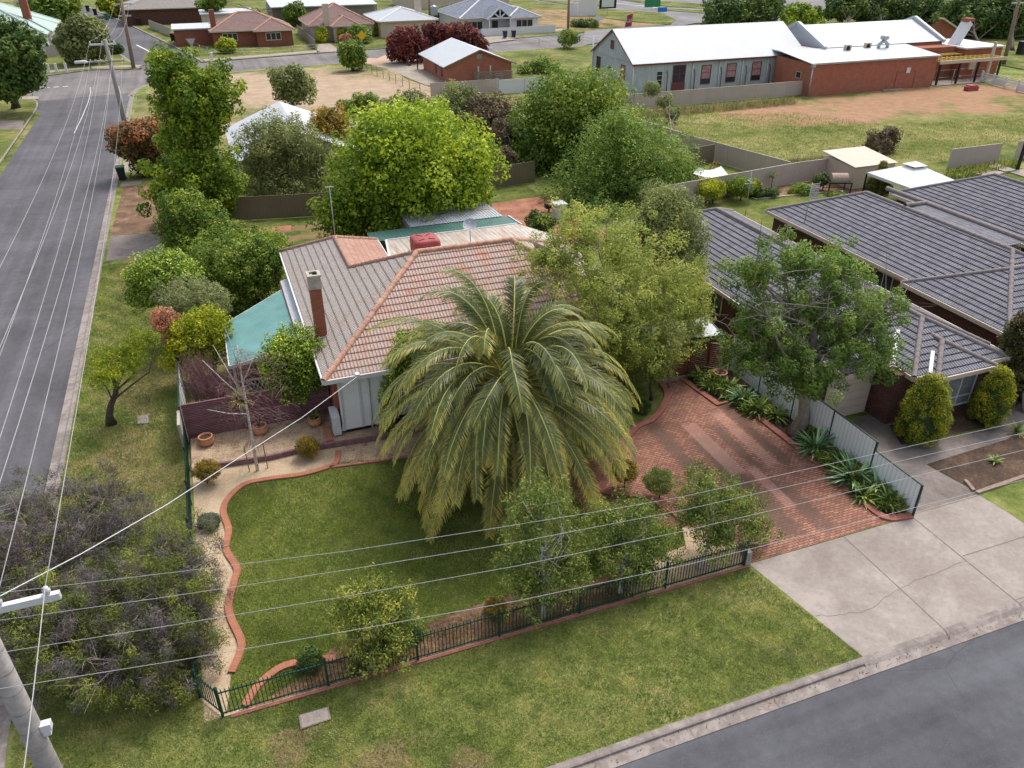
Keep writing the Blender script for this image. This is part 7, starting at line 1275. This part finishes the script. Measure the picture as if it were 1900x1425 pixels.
for i in range(n):
    for j in range(4): b.face([gp(i/n, j/4), gp((i+1)/n, j/4), gp((i+1)/n, (j+1)/4), gp(i/n, (j+1)/4)], sm=True)
part('cloth', b, 'white', t); [part('post', MB().bar((q.x, q.y, 0), (q.x, q.y, q.z), .05, .05), 'steel', t) for q in (q0, q1, q2, q3)]
a, c = G(1314, 318), G(1325, 300, 1.6); tag(MB().bar((a[0], a[1], 0), c, .08, .1).bar((a[0]+.4, a[1], 0), (c[0]+.4, c[1], c[2]), .08, .1).bar((a[0]+.1, a[1]+.2, .5), (a[0]+.6, a[1]+.2, .5), .05, .05).build('leaning_ladder', M_['terra']), 'brown ladder leaning on the beige paddock fence', 'ladder')
tag(MB().bar(G(1403, 370), G(1530, 358), .15, .2).bar(G(1395, 368), G(1403, 371), .15, .2).bar(G(1530, 358), G(1550, 368), .15, .2).build('bed_edge', M_['cement']), 'pale timber edge of the garden bed along the beige fence', 'garden edge')
sheet('back_garden_bed', [G(1380, 362), G(1403, 370), G(1530, 358), G(1560, 372), G(1620, 368), G(1590, 345), G(1540, 333), G(1475, 342), G(1385, 357)], .02, M_['mulch'])
for i, P in enumerate((((1800, 322), (1860, 314), (1880, 318), (1835, 330)), ((1828, 312), (1850, 308), (1885, 320), (1862, 322)), ((1868, 320), (1900, 316), (1930, 322), (1900, 330)))):
    q = [G(*p) for p in P]; tag(MB().prism(ccw([p[:2] for p in q]), 0, .12+.1*(i == 1)).build('concrete_slab', M_['path']), 'discarded concrete slab in the paddock grass, %s' % ('the front left one', 'the one lying on top', 'the one at the picture edge')[i], 'slab', 'discarded slabs')
P = G(1018, 403); t = thing('letterbox', 'small dark box on a post on the red paved back yard', 'letterbox', P); part('box', MB().bb(P[0]-.3, P[0]+.3, P[1]-.2, P[1]+.2, .75, 1.1), 'black', t); part('post', MB().bb(P[0]-.06, P[0]+.06, P[1]-.06, P[1]+.06, 0, .75), 'black', t)
P = G(1000, 398); tag(MB().bb(P[0]+.5, P[0]+1.3, P[1]-2.2, P[1]-1.4, 0, 1.3).prism([(P[0]+.4, P[1]-2.3), (P[0]+1.4, P[1]-2.3), (P[0]+1.4, P[1]-1.3), (P[0]+.4, P[1]-1.3)], 1.3, 1.38).build('small_white_shed', M_['roof_white']), 'small pale shed under the ash tree beside the red paved yard', 'shed')
tag(MB().box((*G(1699, 920)[:2], .25), (.25, .3, .5)).build('meter_cover', M_['white']), 'small white box outside the low end of the white fence', 'meter box')
# ------------------------------------------------------------------ signs
def textmesh(s, size, m, parent, loc, rz, name='lettering', depth=.01):
    cu = bpy.data.curves.new('t', 'FONT'); cu.body = s; cu.size = size; cu.extrude = depth; cu.align_x = 'CENTER'; cu.align_y = 'CENTER'; o = bpy.data.objects.new('t', cu); me = bpy.data.meshes.new_from_object(o); bpy.data.objects.remove(o)
    from mathutils import Matrix
    me.transform(Matrix.Translation(Vector(loc)-root_loc(parent)) @ Matrix.Rotation(rz, 4, 'Z') @ Matrix.Rotation(pi/2, 4, 'X')); me.name = name; return link_mesh(name, me, M_[m], parent)
def sign(label, px, py, base_py, shape, w, face, border=None, word=None, wm='black'):
    g = G(px, base_py); a = A(px, py, g[1]); t = thing('road_sign', label, 'sign', (g[0], g[1], 0)); x, y, z = a; part('post', MB().tube([(x, y+.04, 0), (x, y+.04, z+w*.3)], .05, 6), 'steel', t)
    def shp(s, yy):
        if shape == 'tri': return [(x-s, yy, z+s*.6), (x+s, yy, z+s*.6), (x, yy, z-s*1.1)]
        if shape == 'dia': return [(x-s, yy, z), (x, yy, z-s), (x+s, yy, z), (x, yy, z+s)]
        return [(x-s, yy, z-s*.5), (x+s, yy, z-s*.5), (x+s, yy, z+s*.5), (x-s, yy, z+s*.5)]
    part('plate', MB().face(shp(w/2, y-.02)).face(shp(w/2, y)[::-1]), border or face, t)
    if border: part('face', MB().face(shp(w*.36, y-.032)), face, t)
    if word: textmesh(word, w*.5, wm, t, (x, y-.05, z), 0)
sign('red bordered white give way triangle beside the dark tree at the left corner', 50, 141, 178, 'tri', 1.5, 'white', 'bin_red'); sign('pale triangle give way sign seen from behind near the brick garage', 354, 77, 90, 'tri', 1.6, 'steel'); sign('yellow diamond warning sign at the far street fence', 671, 66, 86, 'dia', 1.7, 'yellow')
sign('black and white direction sign on the roundabout island', 1128, 6, 28, 'rect', 4.5, 'white', 'black'); sign('green road sign beyond the roundabout', 1211, 4, 18, 'rect', 4.5, 'sign_green'); sign('low blue sign on the highway edge', 1229, 19, 22, 'rect', 2.6, 'blue'); sign('small white sign on the brown bank beside the red banner', 1112, 34, 52, 'rect', 1.6, 'white')
g = G(1163, 52); a = A(1166, 38, g[1]); t = thing('feather_banner', 'red upright advertising banner with white letters on the brown bank', 'banner', (g[0], g[1], 0)); w, h = 1.6, 2.6
part('cloth', MB().face([(a[0]-w/2, a[1], a[2]-h/2), (a[0]+w/2, a[1], a[2]-h/2+.2), (a[0]+w/2+.2, a[1], a[2]+h/2), (a[0]-w/2+.5, a[1], a[2]+h/2-.3)]), 'bin_red', t); part('pole', MB().tube([(a[0]+w/2, a[1]+.05, 0), (a[0]+w/2+.1, a[1]+.05, a[2]+h/2+.4)], .05, 6), 'steel', t); textmesh('Lal', 1.15, 'white', t, (a[0]+.1, a[1]-.04, a[2]), 0)
for i, (px, py, w, h) in enumerate(((1067, 18, 3.2, 3.2), (1091, 18, 4.6, 4.6))):
    g = G(px, 30); a = A(px, py, g[1]); t = thing('billboard', ('small white billboard panel behind the wooden pole', 'large white billboard panel right of the wooden pole')[i], 'billboard', (g[0], g[1], 0)); part('panel', MB().bb(a[0]-w/2, a[0]+w/2, g[1]-.1, g[1]+.1, a[2]-h/2, a[2]+h/2), 'white', t); part('legs', MB().bb(a[0]-w/2+.3, a[0]-w/2+.5, g[1]-.05, g[1]+.05, 0, a[2]).bb(a[0]+w/2-.5, a[0]+w/2-.3, g[1]-.05, g[1]+.05, 0, a[2]), 'woodpole', t)
# playground bits at the top left, parked things and barriers
p = G(93, 84); t = thing('play_equipment', 'small blue and yellow play equipment beside the mint green roof', 'play equipment', (p[0], p[1], 0)); part('panel', MB().bb(p[0]-.6, p[0]+1.6, p[1], p[1]+.3, .6, 2.4), 'blue', t); part('frame', MB().bar((p[0]-1.2, p[1], 0), (p[0]-1.0, p[1], 3.0), .25, .25).bar((p[0]-1.0, p[1], 3.0), (p[0]-.3, p[1]+.5, 0), .2, .2), 'yellow', t); part('slide', MB().bar((p[0]+.2, p[1]-.2, 2.8), (p[0]+.9, p[1]-.5, 0), .3, .12), 'white', t)
p = G(195, 70); t = thing('parked_trailer', 'small dark trailer parked on the far side road', 'trailer', (p[0], p[1], 0)); part('body', MB().bb(p[0]-.9, p[0]+.7, p[1]-1.6, p[1]+1.6, .5, 1.5), 'maroon', t); part('canopy', MB().bb(p[0]-1.0, p[0]+.8, p[1]-1.7, p[1]+1.7, 1.9, 2.0), 'white', t); part('posts', MB().bb(p[0]-.9, p[0]-.8, p[1]-1.5, p[1]+1.5, 1.5, 1.9), 'steel', t)
for s in (-.95, .75): part('wheel', MB().tube([(p[0]+s, p[1], .35), (p[0]+s+.2, p[1], .35)], .36, 12), 'black', t)
p = G(1801, 168); tag(MB().bb(p[0]-.9, p[0]+.9, p[1]-.4, p[1]+.4, 0, .55).bb(p[0]-.6, p[0]+.7, p[1]-.3, p[1]+.5, .55, .7).build('red_barrier', M_['red_plastic']), 'faded red plastic barrier on the dirt in front of the brick annex', 'barrier')
p = G(1820, 138); t = thing('parked_cart', 'low dark cart with red top behind the white lattice fence', 'cart', (p[0]+3, p[1]+2, 0)); x, y = p[0]+3, p[1]+2; part('body', MB().bb(x-1.5, x+1.5, y-.6, y+.6, .3, .75), 'black', t); part('cover', MB().bb(x-1.3, x+1.2, y-.6, y+.6, .76, 1.0), 'red_plastic', t); [part('wheel', MB().tube([(x+d, y-.7, .3), (x+d, y-.55, .3)], .3, 10), 'black', t) for d in (-1, 1)]
p = G(1893, 102); tag(MB().bb(p[0]-.6, p[0]+.6, p[1]-.5, p[1]+.5, .1, 2.0).bb(p[0]-.7, p[0]+.7, p[1]-.6, p[1]+.6, 2.0, 2.15).build('dark_cabinet', M_['black']), 'dark cabinet on the park grass at the right picture edge', 'cabinet')
a = G(1696, 172); b = MB().bb(a[0]-3.2, a[0]+.2, 86.7, 87.3, 0, .15); tag(b.build('concrete_strip', M_['path']), 'pale concrete strip at the foot of the red brick hall wall', 'strip')
